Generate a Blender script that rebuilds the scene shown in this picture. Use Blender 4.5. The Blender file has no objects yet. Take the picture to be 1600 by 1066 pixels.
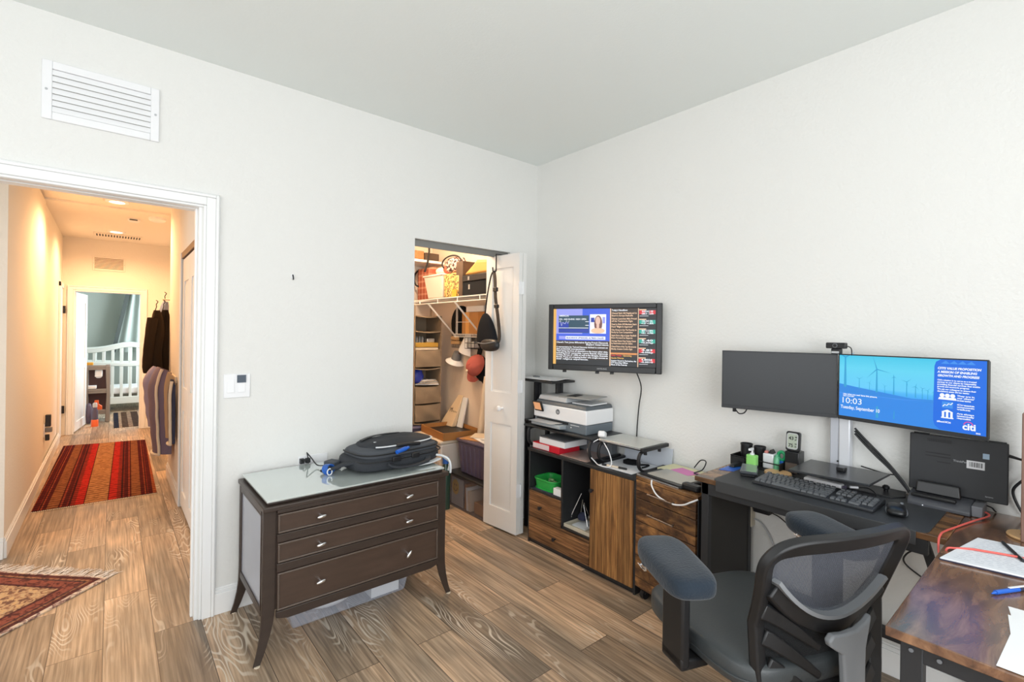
import bpy, bmesh, math, random
from mathutils import Matrix, Vector

# ------------------------------------------------------------------ camera, world, lights, exposure
SC = bpy.context.scene
COL = SC.collection
random.seed(7)

def srgb(h, a=1.0):
    h = h.lstrip('#'); c = [int(h[i:i+2], 16)/255 for i in (0, 2, 4)]
    return tuple((x/12.92 if x <= .04045 else ((x+.055)/1.055)**2.4) for x in c) + (a,)

cam_d = bpy.data.cameras.new('camera'); CAM = bpy.data.objects.new('camera', cam_d); COL.objects.link(CAM)
yaw, pit, rol = math.radians(50.296), math.radians(.0173), math.radians(.7804)
dv = Vector((math.cos(yaw)*math.cos(pit), math.sin(yaw)*math.cos(pit), math.sin(pit)))
rv = Vector((math.sin(yaw), -math.cos(yaw), 0)); uv = rv.cross(dv)
r2 = math.cos(rol)*rv + math.sin(rol)*uv; u2 = -math.sin(rol)*rv + math.cos(rol)*uv
Mc = Matrix((r2, u2, -dv)).transposed().to_4x4(); Mc.translation = (-2.588, -2.825, 1.44)
CAM.matrix_world = Mc
cam_d.sensor_width = 36; cam_d.sensor_fit = 'HORIZONTAL'; cam_d.lens = 16.947
cam_d.shift_y = -.00727; cam_d.clip_start = .02
SC.camera = CAM

W = bpy.data.worlds.new('sky'); SC.world = W; W.use_nodes = True
bg = W.node_tree.nodes['Background']; bg.inputs[0].default_value = (.95, .97, 1, 1); bg.inputs[1].default_value = 1.0
SC.view_settings.view_transform = 'Standard'; SC.view_settings.look = 'None'
SC.view_settings.exposure = 0.07; SC.view_settings.gamma = 1.0; SC.view_settings.use_curve_mapping = False

def area(name, loc, direction, sx, sy, power, color=(1, 1, 1), spread=180):
    l = bpy.data.lights.new(name, 'AREA'); l.shape = 'RECTANGLE'; l.size = sx; l.size_y = sy
    l.energy = power; l.color = color; l.spread = math.radians(spread)
    o = bpy.data.objects.new(name, l); COL.objects.link(o); o.location = loc
    o.rotation_euler = Vector(direction).to_track_quat('-Z', 'Y').to_euler(); return o
def spot(name, loc, power, color, size=.06, direction=(0, 0, -1), angle=150, blend=.6):
    l = bpy.data.lights.new(name, 'SPOT'); l.energy = power; l.color = color; l.shadow_soft_size = size
    l.spot_size = math.radians(angle); l.spot_blend = blend
    o = bpy.data.objects.new(name, l); COL.objects.link(o); o.location = loc
    o.rotation_euler = Vector(direction).to_track_quat('-Z', 'Y').to_euler(); return o
def point(name, loc, power, color, size=.08):
    l = bpy.data.lights.new(name, 'POINT'); l.energy = power; l.color = color; l.shadow_soft_size = size
    o = bpy.data.objects.new(name, l); COL.objects.link(o); o.location = loc; return o

DAY = (.952, .98, 1.0); WARM = (1.0, .57, .275); SOFT = (1.0, .79, .56)
# daylight lamps at two added, unseen windows (behind the camera and on the left)
area('added_window_light', (-2.45, -4.15, 1.55), (0.06, 1, .22), 2.4, 1.7, 67, DAY)
area('added_window_light', (-4.35, -2.3, 1.55), (1, .05, .25), 2.2, 1.7, 25, DAY)
# hall downlights, added foyer fill, closet lamp, nursery window
spot('hall_downlight_light', (-2.561, 3.272, 2.64), 115, WARM, angle=165)
spot('hall_downlight_light', (-2.555, 5.049, 2.64), 105, WARM, angle=165)
area('foyer_fill_light', (-5.1, .75, 1.3), (1, .1, 0), 1.2, 2.0, 24, (1, .97, .93))  # added lamp that brightens the foyer
point('closet_lamp_light', (-.72, .62, 2.45), 46, SOFT, .1)
area('nursery_daylight', (-1.3, 7.6, 1.5), (-1, .1, -.05), 1.6, 1.5, 78, (.86, .95, 1.0))

# ------------------------------------------------------------------ materials
def nodes_of(name):
    m = bpy.data.materials.new(name); m.use_nodes = True; nt = m.node_tree
    return m, nt, nt.nodes['Principled BSDF'], nt.links
def mat(name, hexc, rough=.5, metal=0.0, bump=0.0, bscale=60, var=0.0, vscale=6, spec=.5, coat=0, alpha=None, trans=0, stretch=(1, 1, 1)):
    m, nt, p, L = nodes_of(name)
    c = srgb(hexc); p.inputs['Base Color'].default_value = c; p.inputs['Roughness'].default_value = rough
    p.inputs['Metallic'].default_value = metal; p.inputs['Specular IOR Level'].default_value = spec
    if coat: p.inputs['Coat Weight'].default_value = coat; p.inputs['Coat Roughness'].default_value = .06
    if trans: p.inputs['Transmission Weight'].default_value = trans
    if alpha is not None: p.inputs['Alpha'].default_value = alpha
    tc = nt.nodes.new('ShaderNodeTexCoord'); mp = nt.nodes.new('ShaderNodeMapping'); mp.inputs['Scale'].default_value = stretch
    L.new(tc.outputs['Object'], mp.inputs[0])
    if var or not bump:
        n = nt.nodes.new('ShaderNodeTexNoise'); n.inputs['Scale'].default_value = vscale; n.inputs['Detail'].default_value = 4
        L.new(mp.outputs[0], n.inputs['Vector'])
        mx = nt.nodes.new('ShaderNodeMix'); mx.data_type = 'RGBA'
        v = var or .02
        mx.inputs[6].default_value = tuple(x*(1-v) for x in c[:3])+(1,); mx.inputs[7].default_value = tuple(min(1, x*(1+v)) for x in c[:3])+(1,)
        L.new(n.outputs['Fac'], mx.inputs[0]); L.new(mx.outputs[2], p.inputs['Base Color'])
    if bump:
        n = nt.nodes.new('ShaderNodeTexNoise'); n.inputs['Scale'].default_value = bscale; n.inputs['Detail'].default_value = 3
        L.new(mp.outputs[0], n.inputs['Vector'])
        b = nt.nodes.new('ShaderNodeBump'); b.inputs['Strength'].default_value = bump; b.inputs['Distance'].default_value = .01
        L.new(n.outputs['Fac'], b.inputs['Height']); L.new(b.outputs[0], p.inputs['Normal'])
    return m
def emit(name, hexc, k=1.0):
    m, nt, p, L = nodes_of(name); p.inputs['Base Color'].default_value = (0.01, .01, .01, 1)
    p.inputs['Emission Color'].default_value = srgb(hexc); p.inputs['Emission Strength'].default_value = k
    p.inputs['Roughness'].default_value = .35
    return m
def ramp_of(nt, stops):
    r = nt.nodes.new('ShaderNodeValToRGB'); e = r.color_ramp.elements
    while len(e) < len(stops): e.new(.5)
    for i, (pos, c) in enumerate(stops): e[i].position = pos; e[i].color = srgb(c) if isinstance(c, str) else c
    return r

def floor_material():
    m, nt, p, L = nodes_of('oak_plank_floor'); N = nt.nodes.new
    tc = N('ShaderNodeTexCoord'); mp = N('ShaderNodeMapping'); mp.inputs['Rotation'].default_value = (0, 0, math.pi/2)
    L.new(tc.outputs['Object'], mp.inputs[0])
    def brick(c1, c2, mort):
        b = N('ShaderNodeTexBrick'); b.offset = .37; b.inputs['Scale'].default_value = 1
        b.inputs['Brick Width'].default_value = 1.35; b.inputs['Row Height'].default_value = .186
        b.inputs['Mortar Size'].default_value = .0016; b.inputs['Mortar Smooth'].default_value = .1
        b.inputs['Color1'].default_value = c1; b.inputs['Color2'].default_value = c2; b.inputs['Mortar'].default_value = mort
        L.new(mp.outputs[0], b.inputs['Vector']); return b
    bt = brick((0, 0, 0, 1), (1, 1, 1, 1), (.5, .5, .5, 1))
    # per-plank offset so each plank has its own grain
    ofs = N('ShaderNodeVectorMath'); ofs.operation = 'MULTIPLY'; ofs.inputs[1].default_value = (7.3, 3.1, 5.7)
    L.new(bt.outputs['Color'], ofs.inputs[0])
    add = N('ShaderNodeVectorMath'); add.operation = 'ADD'; L.new(tc.outputs['Object'], add.inputs[0]); L.new(ofs.outputs[0], add.inputs[1])
    s1 = N('ShaderNodeMapping'); s1.inputs['Scale'].default_value = (7, .22, 1); L.new(add.outputs[0], s1.inputs[0])
    # cathedral grain: contour lines of a stretched noise
    n1 = N('ShaderNodeTexNoise'); n1.inputs['Scale'].default_value = .62; n1.inputs['Detail'].default_value = 2.2; n1.inputs['Roughness'].default_value = .45
    s1b = N('ShaderNodeMapping'); s1b.inputs['Scale'].default_value = (9, 1.7, 1); L.new(add.outputs[0], s1b.inputs[0]); L.new(s1b.outputs[0], n1.inputs['Vector'])
    mu = N('ShaderNodeMath'); mu.operation = 'MULTIPLY'; mu.inputs[1].default_value = 210; L.new(n1.outputs['Fac'], mu.inputs[0])
    si = N('ShaderNodeMath'); si.operation = 'SINE'; L.new(mu.outputs[0], si.inputs[0])
    lines = ramp_of(nt, [(.66, (0, 0, 0, 1)), (.94, (1, 1, 1, 1))])
    rm = N('ShaderNodeMapRange'); rm.inputs[1].default_value = -1; rm.inputs[2].default_value = 1; L.new(si.outputs[0], rm.inputs[0]); L.new(rm.outputs[0], lines.inputs[0])
    # where cerused lines show
    n2 = N('ShaderNodeTexNoise'); n2.inputs['Scale'].default_value = 1.1; n2.inputs['Detail'].default_value = 3; s2 = N('ShaderNodeMapping')
    s2.inputs['Scale'].default_value = (4.2, 1.3, 1); L.new(add.outputs[0], s2.inputs[0]); L.new(s2.outputs[0], n2.inputs['Vector'])
    msk = ramp_of(nt, [(.54, (0, 0, 0, 1)), (.66, (1, 1, 1, 1))]); L.new(n2.outputs['Fac'], msk.inputs[0])
    n3 = N('ShaderNodeTexNoise'); n3.inputs['Scale'].default_value = 14; n3.inputs['Detail'].default_value = 6; L.new(s1.outputs[0], n3.inputs['Vector'])
    base = ramp_of(nt, [(.28, '816e5d'), (.5, 'ad977f'), (.72, 'd0b9a0')]); L.new(n3.outputs['Fac'], base.inputs[0])
    n4 = N('ShaderNodeTexNoise'); n4.inputs['Scale'].default_value = 1.6; n4.inputs['Detail'].default_value = 3; s4 = N('ShaderNodeMapping'); s4.inputs['Scale'].default_value = (2.2, .7, 1); L.new(add.outputs[0], s4.inputs[0]); L.new(s4.outputs[0], n4.inputs['Vector'])
    gr = ramp_of(nt, [(.38, (.58, .61, .64, 1)), (.58, (1.08, 1.03, .98, 1))]); L.new(n4.outputs['Fac'], gr.inputs[0])
    b2 = N('ShaderNodeMix'); b2.data_type = 'RGBA'; b2.blend_type = 'MULTIPLY'; b2.inputs[0].default_value = 1; L.new(base.outputs[0], b2.inputs[6]); L.new(gr.outputs[0], b2.inputs[7])
    tone = N('ShaderNodeMix'); tone.data_type = 'RGBA'; tone.blend_type = 'MULTIPLY'; tone.inputs[0].default_value = 1
    tr = ramp_of(nt, [(0, (.68, .67, .66, 1)), (.35, (.88, .86, .84, 1)), (.7, (1.05, 1.02, 1, 1)), (1, (1.28, 1.24, 1.2, 1))]); L.new(bt.outputs['Color'], tr.inputs[0])
    L.new(b2.outputs[2], tone.inputs[6]); L.new(tr.outputs[0], tone.inputs[7])
    fm = N('ShaderNodeMath'); fm.operation = 'MULTIPLY'; L.new(lines.outputs[0], fm.inputs[0]); L.new(msk.outputs[0], fm.inputs[1])
    fm2 = N('ShaderNodeMath'); fm2.operation = 'MULTIPLY'; fm2.inputs[1].default_value = .8; L.new(fm.outputs[0], fm2.inputs[0])
    ce = N('ShaderNodeMix'); ce.data_type = 'RGBA'; ce.inputs[7].default_value = srgb('e2d6c4'); L.new(fm2.outputs[0], ce.inputs[0]); L.new(tone.outputs[2], ce.inputs[6])
    mo = N('ShaderNodeMix'); mo.data_type = 'RGBA'; mo.inputs[7].default_value = srgb('4a3a2e'); L.new(bt.outputs['Fac'], mo.inputs[0]); L.new(ce.outputs[2], mo.inputs[6])
    L.new(mo.outputs[2], p.inputs['Base Color']); p.inputs['Roughness'].default_value = .42
    b = N('ShaderNodeBump'); b.inputs['Strength'].default_value = .15; b.inputs['Distance'].default_value = .004; L.new(n3.outputs['Fac'], b.inputs['Height']); L.new(b.outputs[0], p.inputs['Normal'])
    return m

def wood(name, dark, mid, light, scale=(1, 12, 12), nscale=2.2, rough=.5, plank=None, streak=18, axis_dark=.35):
    """Boards with streaky grain; plank = (size, axis) draws butt lines between boards."""
    m, nt, p, L = nodes_of(name); N = nt.nodes.new
    tc = N('ShaderNodeTexCoord'); mp = N('ShaderNodeMapping'); mp.inputs['Scale'].default_value = scale; L.new(tc.outputs['Object'], mp.inputs[0])
    n1 = N('ShaderNodeTexNoise'); n1.inputs['Scale'].default_value = nscale; n1.inputs['Detail'].default_value = 7; n1.inputs['Roughness'].default_value = .62; n1.inputs['Distortion'].default_value = .6
    vec = mp.outputs[0]
    if plank:
        size, ax = plank
        sx = N('ShaderNodeSeparateXYZ'); L.new(tc.outputs['Object'], sx.inputs[0])
        dvd = N('ShaderNodeMath'); dvd.operation = 'DIVIDE'; dvd.inputs[1].default_value = size; L.new(sx.outputs[ax], dvd.inputs[0])
        fl = N('ShaderNodeMath'); fl.operation = 'FLOOR'; L.new(dvd.outputs[0], fl.inputs[0])
        wn = N('ShaderNodeTexWhiteNoise'); wn.noise_dimensions = '1D'; L.new(fl.outputs[0], wn.inputs['W'])
        sc = N('ShaderNodeVectorMath'); sc.operation = 'SCALE'; sc.inputs['Scale'].default_value = 9; L.new(wn.outputs['Color'], sc.inputs[0])
        ad = N('ShaderNodeVectorMath'); ad.operation = 'ADD'; L.new(vec, ad.inputs[0]); L.new(sc.outputs[0], ad.inputs[1]); vec = ad.outputs[0]
    L.new(vec, n1.inputs['Vector'])
    r = ramp_of(nt, [(.28, dark), (.48, mid), (.70, light)]); L.new(n1.outputs['Fac'], r.inputs[0]); col = r.outputs[0]
    if plank:
        t = ramp_of(nt, [(0, (.62, .62, .62, 1)), (1, (1.15, 1.12, 1.05, 1))]); L.new(wn.outputs['Value'], t.inputs[0])
        mx = N('ShaderNodeMix'); mx.data_type = 'RGBA'; mx.blend_type = 'MULTIPLY'; mx.inputs[0].default_value = 1; L.new(col, mx.inputs[6]); L.new(t.outputs[0], mx.inputs[7])
        fr = N('ShaderNodeMath'); fr.operation = 'FRACT'; L.new(dvd.outputs[0], fr.inputs[0])
        lt = N('ShaderNodeMath'); lt.operation = 'LESS_THAN'; lt.inputs[1].default_value = .035; L.new(fr.outputs[0], lt.inputs[0])
        mg = N('ShaderNodeMix'); mg.data_type = 'RGBA'; mg.inputs[7].default_value = srgb('2c1c12'); L.new(lt.outputs[0], mg.inputs[0]); L.new(mx.outputs[2], mg.inputs[6]); col = mg.outputs[2]
    L.new(col, p.inputs['Base Color']); p.inputs['Roughness'].default_value = rough
    b = N('ShaderNodeBump'); b.inputs['Strength'].default_value = .12; b.inputs['Distance'].default_value = .003; L.new(n1.outputs['Fac'], b.inputs['Height']); L.new(b.outputs[0], p.inputs['Normal'])
    return m

def rug_material(name, axis, period, cols, cross=15, ground=None):
    """Hand-woven runner: bands along one axis with a fine zigzag weave across."""
    m, nt, p, L = nodes_of(name); N = nt.nodes.new
    tc = N('ShaderNodeTexCoord'); sx = N('ShaderNodeSeparateXYZ'); L.new(tc.outputs['Object'], sx.inputs[0])
    u = sx.outputs[axis]; v = sx.outputs[1-axis]
    mr = N('ShaderNodeMapRange'); mr.inputs[1].default_value = -period/2; mr.inputs[2].default_value = period/2; L.new(u, mr.inputs[0])
    r = ramp_of(nt, cols); r.color_ramp.interpolation = 'CONSTANT'; L.new(mr.outputs[0], r.inputs[0])
    w1 = N('ShaderNodeTexWave'); w1.wave_type = 'BANDS'; w1.bands_direction = 'Y' if axis == 0 else 'X'; w1.inputs['Scale'].default_value = cross/6.28*2; w1.inputs['Distortion'].default_value = 3.5; w1.inputs['Detail'].default_value = 2; w1.inputs['Detail Scale'].default_value = 6
    L.new(tc.outputs['Object'], w1.inputs['Vector'])
    w2 = N('ShaderNodeTexWave'); w2.wave_type = 'BANDS'; w2.bands_direction = 'X' if axis == 0 else 'Y'; w2.inputs['Scale'].default_value = 14; w2.inputs['Distortion'].default_value = .4
    L.new(tc.outputs['Object'], w2.inputs['Vector'])
    mulm = N('ShaderNodeMath'); mulm.operation = 'MULTIPLY'; L.new(w1.outputs['Fac'], mulm.inputs[0]); L.new(w2.outputs['Fac'], mulm.inputs[1])
    rr = ramp_of(nt, [(.36, (.30, .22, .24, 1)), (.58, (.82, .76, .72, 1))]); L.new(w1.outputs['Fac'], rr.inputs[0])
    mx = N('ShaderNodeMix'); mx.data_type = 'RGBA'; mx.blend_type = 'MULTIPLY'; mx.inputs[0].default_value = .85; L.new(r.outputs[0], mx.inputs[6]); L.new(rr.outputs[0], mx.inputs[7])
    L.new(mx.outputs[2], p.inputs['Base Color']); p.inputs['Roughness'].default_value = .95; p.inputs['Specular IOR Level'].default_value = .1
    return m

M = {}
M['wall'] = mat('white_wall_paint', 'e8e8e5', .75, bump=.25, bscale=70, spec=.25)
M['ceil'] = mat('ceiling_paint', 'eef3f1', .85, bump=.1, bscale=90, spec=.2)
M['hall'] = mat('hall_wall_paint', 'efe9df', .75, bump=.2, bscale=70, spec=.25)
M['nurs'] = mat('nursery_wall_paint', 'b3bbb4', .8, bump=.1, spec=.2)
M['closet'] = mat('closet_wall_paint', 'ecdccb', .8, bump=.1, spec=.2)
M['trim'] = mat('white_trim_paint', 'f1f2f2', .35)
M['door'] = mat('white_door_paint', 'ebebe9', .4)
M['floor'] = floor_material()
M['black'] = mat('black_plastic', '1d1e21', .45)
M['blackgloss'] = mat('gloss_black_plastic', '16171a', .3)
M['dark'] = mat('dark_metal', '2a2a2d', .45, metal=.3)
M['darkmetal2'] = mat('black_powder_coated_metal', '28292c', .5)
M['grey'] = mat('grey_plastic', '73777c', .45)
M['lgrey'] = mat('light_grey_plastic', 'b9bcbf', .4)
M['white'] = mat('white_plastic', 'f0f1f3', .35)
M['paper'] = mat('white_paper', 'eef0f2', .8)
M['chrome'] = mat('brushed_chrome', 'e4e4e6', .22, metal=1)
M['silver'] = mat('silver_aluminium', 'c3c6c9', .3, metal=.7)
M['espresso'] = mat('espresso_stained_wood', '3b302a', .38, var=.22, vscale=5, stretch=(1, 6, 6), bump=.05, bscale=40)
M['espresso2'] = mat('espresso_drawer_wood', '4a3a31', .36, var=.25, vscale=5, stretch=(1.2, 6, 8), bump=.05, bscale=40)
M['sidepanel'] = mat('pale_reflective_side', 'a2a5b1', .2, var=.05)  # pale bluish reflection of the mirror-like side put into its base colour
M['edge'] = mat('espresso_edge_highlight', '5e524a', .25)  # lighter tone paints the highlight along the drawer beads
M['carcass'] = mat('black_oak_laminate', '2b2c2e', .45, var=.15, vscale=8, stretch=(8, 1, 8))
M['rustic_h'] = wood('rustic_brown_boards_horizontal', '33231a', '775235', 'b3855a', scale=(3, 1.6, 42), plank=(.043, 2))
M['rustic_v'] = wood('rustic_brown_boards_vertical', '4a301c', '8c6139', 'c8965a', scale=(45, 45, 1.6), plank=(.041, 1))
M['rustic_f'] = wood('rustic_brown_drawer_boards', '2a1e17', '66462e', 'b07f4c', scale=(3, 3, 8), nscale=3.2, plank=(.118, 2))
M['desktop'] = wood('rustic_brown_desk_board', '33241a', '6e4e34', 'a67c50', scale=(5, 1.8, 5), nscale=3.0, rough=.22)
M['desktop2'] = wood('rustic_brown_desk_board_long', '3a2a24', '6f4e3a', '9a7355', scale=(1.8, 7, 5), nscale=3.0, rough=.16)
_d2 = M['desktop2'].node_tree.nodes['Principled BSDF']; _d2.inputs['Coat Weight'].default_value = .7; _d2.inputs['Coat Roughness'].default_value = .22
M['card'] = mat('brown_cardboard', 'b58450', .85, var=.08)
M['card2'] = mat('tan_cardboard', 'a8743e', .8, var=.1)
M['wire'] = mat('white_coated_wire', 'f0ece6', .4)
M['bwire'] = mat('black_wire', '191919', .5)
M['taupe'] = mat('taupe_fabric', '93816c', .95, bump=.2, bscale=120, var=.12, spec=.1)
M['taupein'] = mat('dark_taupe_lining', '5a5148', .95, spec=.1)
M['navyf'] = mat('navy_velvet_fabric', '232d38', .85, bump=.25, bscale=140, var=.35, vscale=8, spec=.2)
M['navyf'].node_tree.nodes['Principled BSDF'].inputs['Sheen Weight'].default_value = .2
M['leather'] = mat('black_leatherette', '3d4143', .42, bump=.08, bscale=180)
M['chairp'] = mat('black_chair_plastic', '19191b', .45)
M['chairs'] = mat('grey_chair_plastic', '85888c', .35)
M['backpack'] = mat('charcoal_nylon', '33363b', .75, bump=.2, bscale=220, var=.18, vscale=9, spec=.3)
M['backpack2'] = mat('dark_grey_nylon', '4b4f55', .7, bump=.15, bscale=220, spec=.3)
M['webbing'] = mat('white_piping', 'dfe3e6', .5)
M['bluepl'] = mat('blue_plastic', '2a62b8', .35)
M['brightblue'] = mat('bright_blue_plastic', '1f62c8', .35)
M['pink'] = mat('dusty_pink_fabric', 'b9645c', .9, bump=.2, bscale=150, spec=.1)
M['blackcloth'] = mat('black_cloth', '202124', .9, spec=.1)
M['greenclear'] = mat('green_plastic', '2fa84c', .3)
M['lime'] = mat('lime_green_label', '8fd672', .35)
M['mint'] = mat('mint_green_plastic', '74c89c', .3, trans=.2)
M['emerald'] = mat('emerald_plastic', '1f9a62', .35)
M['red'] = mat('red_card', 'd22234', .4)
M['orange'] = mat('orange_plastic', 'ee6a34', .4)
M['purple'] = mat('purple_grey_plastic', '575066', .4)
M['cream'] = mat('cream_plastic', 'dfd0bb', .5)
M['clear'] = mat('clear_plastic', 'c9d2da', .12, alpha=.34)
M['cleardark'] = mat('smoky_clear_plastic', '77727a', .15, alpha=.26)
M['coral'] = mat('coral_red_cable', 'e4635a', .4)
M['bamboo'] = mat('pale_bamboo', 'd9b07e', .5, var=.1, vscale=10, stretch=(1, 10, 10))
M['beige'] = mat('beige_plastic', 'c9c2b0', .5)
M['notepad'] = mat('printed_paper', 'e6eaf0', .75, var=.05, vscale=30)
M['ink'] = mat('black_ink', '202225', .7)
M['greyink'] = mat('grey_print', '9aa4b4', .8)
M['whiteink'] = mat('white_print', 'e9ebee', .6)
M['yellow'] = mat('pale_yellow_paper', 'e7e3bd', .8)
M['pinkp'] = mat('pink_sticky_paper', 'e08cc4', .8)
M['glass_top'] = mat('glass_top', 'c8d2cf', .02, spec=1.0, coat=1)
g = M['glass_top'].node_tree.nodes['Principled BSDF']; g.inputs['IOR'].default_value = 2.2
M['tan'] = mat('tan_leather', 'c9954e', .6, var=.15)
M['brownbox'] = mat('dark_brown_card', '4d3d31', .7)
M['lamp'] = emit('lamp_glow', 'ffe9c8', 6)
M['crib'] = mat('white_crib_paint', 'd9ded8', .4)
M['greyplush'] = mat('grey_plastic_cart', '8b8580', .5)
M['curtain'] = mat('sheer_grey_curtain', 'a9b3ae', .9, spec=.1)
M['lav'] = mat('lavender_puffer_nylon', '9a95b2', .55, bump=.3, bscale=16, spec=.3)
M['plum'] = mat('plum_quilted_nylon', '6e6076', .6, bump=.3, bscale=40)
M['navy'] = mat('navy_cloth', '30344c', .85)
M['coat'] = mat('dark_brown_wool', '33291f', .95, bump=.2, bscale=120, spec=.1)
M['coat2'] = mat('black_wool', '241e1a', .95, bump=.2, bscale=120, spec=.1)
M['bronze'] = mat('bronze_handle', '6e625a', .35, metal=.6)
M['denim'] = mat('pale_blue_cloth', '8c98b4', .85)

def checker_cloth(name, a, b, scale, kind='leopard'):
    m, nt, p, L = nodes_of(name); N = nt.nodes.new; tc = N('ShaderNodeTexCoord')
    if kind == 'leopard':
        v = N('ShaderNodeTexVoronoi'); v.feature = 'F1'; v.inputs['Scale'].default_value = scale; L.new(tc.outputs['Object'], v.inputs['Vector'])
        r = ramp_of(nt, [(.18, a), (.3, b), (.42, b), (.5, a)]); L.new(v.outputs['Distance'], r.inputs[0]); L.new(r.outputs[0], p.inputs['Base Color'])
    elif kind == 'zebra':
        v = N('ShaderNodeTexWave'); v.inputs['Scale'].default_value = scale; v.inputs['Distortion'].default_value = 9; v.inputs['Detail Scale'].default_value = 1.5; L.new(tc.outputs['Object'], v.inputs['Vector'])
        r = ramp_of(nt, [(.45, a), (.55, b)]); L.new(v.outputs['Fac'], r.inputs[0]); L.new(r.outputs[0], p.inputs['Base Color'])
    else:
        s = N('ShaderNodeSeparateXYZ'); L.new(tc.outputs['Object'], s.inputs[0]); acc = None
        for ax in (1, 2):
            mu = N('ShaderNodeMath'); mu.operation = 'MULTIPLY'; mu.inputs[1].default_value = scale; L.new(s.outputs[ax], mu.inputs[0])
            fr = N('ShaderNodeMath'); fr.operation = 'FRACT'; L.new(mu.outputs[0], fr.inputs[0])
            lt = N('ShaderNodeMath'); lt.operation = 'LESS_THAN'; lt.inputs[1].default_value = .3; L.new(fr.outputs[0], lt.inputs[0])
            if acc is None: acc = lt.outputs[0]
            else:
                ad = N('ShaderNodeMath'); ad.operation = 'ADD'; L.new(acc, ad.inputs[0]); L.new(lt.outputs[0], ad.inputs[1]); acc = ad.outputs[0]
        hv = N('ShaderNodeMath'); hv.operation = 'MULTIPLY'; hv.inputs[1].default_value = .5; L.new(acc, hv.inputs[0])
        r = ramp_of(nt, [(0, a), (1, b)]); L.new(hv.outputs[0], r.inputs[0]); L.new(r.outputs[0], p.inputs['Base Color'])
    p.inputs['Roughness'].default_value = .8
    return m
M['leopard'] = checker_cloth('leopard_print', 'd8b06a', '2f2118', 46)
M['zebra'] = checker_cloth('pink_zebra_print', 'd9b3a8', '3a2a2c', 22, 'zebra')
M['plaid'] = checker_cloth('red_plaid', 'a8573f', 'd9a287', 16, 'plaid')

def mesh_weave():
    m, nt, p, L = nodes_of('chair_mesh_weave'); N = nt.nodes.new
    p.inputs['Base Color'].default_value = srgb('585c66'); p.inputs['Roughness'].default_value = .7
    tc = N('ShaderNodeTexCoord'); ck = N('ShaderNodeTexChecker'); ck.inputs['Scale'].default_value = 330; L.new(tc.outputs['Object'], ck.inputs['Vector'])
    mr = N('ShaderNodeMapRange'); mr.inputs[3].default_value = .38; mr.inputs[4].default_value = .72; L.new(ck.outputs['Fac'], mr.inputs[0]); L.new(mr.outputs[0], p.inputs['Alpha'])
    return m
M['weave'] = mesh_weave()
def screen_sky():
    m, nt, p, L = nodes_of('lock_screen_sky'); N = nt.nodes.new
    tc = N('ShaderNodeTexCoord'); s = N('ShaderNodeSeparateXYZ'); L.new(tc.outputs['Generated'], s.inputs[0])
    r = ramp_of(nt, [(0, '2a8fe6'), (.35, '2f97ee'), (.46, '49b4f2'), (.5, '62c8f4'), (.8, '5fd0ee'), (1, '3fc3e4')]); L.new(s.outputs[2], r.inputs[0])
    p.inputs['Base Color'].default_value = (.01, .01, .01, 1); L.new(r.outputs[0], p.inputs['Emission Color']); p.inputs['Emission Strength'].default_value = 1; p.inputs['Roughness'].default_value = .35
    return m
M['scrsky'] = screen_sky()
M['scrwater'] = emit('screen_water_blue', '2b86e2', 1)
M['scrhill'] = emit('screen_hill_blue', '2a86dd', 1)
M['scrmill'] = emit('screen_turbine_blue', '2f9fd2', 1)
M['scrpanel'] = emit('screen_panel_blue', '0e6be0', 1)
M['scrpanel2'] = emit('screen_panel_light_blue', '3d8fe8', 1)
M['scrwhite'] = emit('screen_white', 'f4f8ff', 1)
M['scrblack'] = emit('screen_black', '15191f', 1)
M['scrdark'] = emit('screen_dark_slate', '24495e', 1)
M['scrblue'] = emit('screen_royal_blue', '3a5fe0', 1)
M['scrlav'] = emit('screen_lavender', '9aa0f0', 1)
M['scrdeep'] = emit('screen_deep_blue', '1c3aa8', 1)
M['scryel'] = emit('screen_amber', 'eab45c', 1)
M['scrbrown'] = emit('screen_brown', '3a2a20', 1)
M['scrred'] = emit('screen_red', 'd8202c', 1)
M['scrteal'] = emit('screen_teal', '1fa894', 1)
M['scrskin'] = emit('screen_skin', 'e8c0ae', 1)
M['scrhair'] = emit('screen_hair', '7a4a42', 1)
M['scrpeach'] = emit('screen_peach', 'f0c8a4', 1)
M['scrpink'] = emit('screen_magenta', 'd04a9a', 1)
M['scrorange'] = emit('screen_orange', 'e0904e', 1)
M['lcd'] = mat('grey_lcd', 'aeb8a8', .3)
M['monoff'] = mat('matt_black_screen', '2a2d31', .32, spec=.5)

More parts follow.
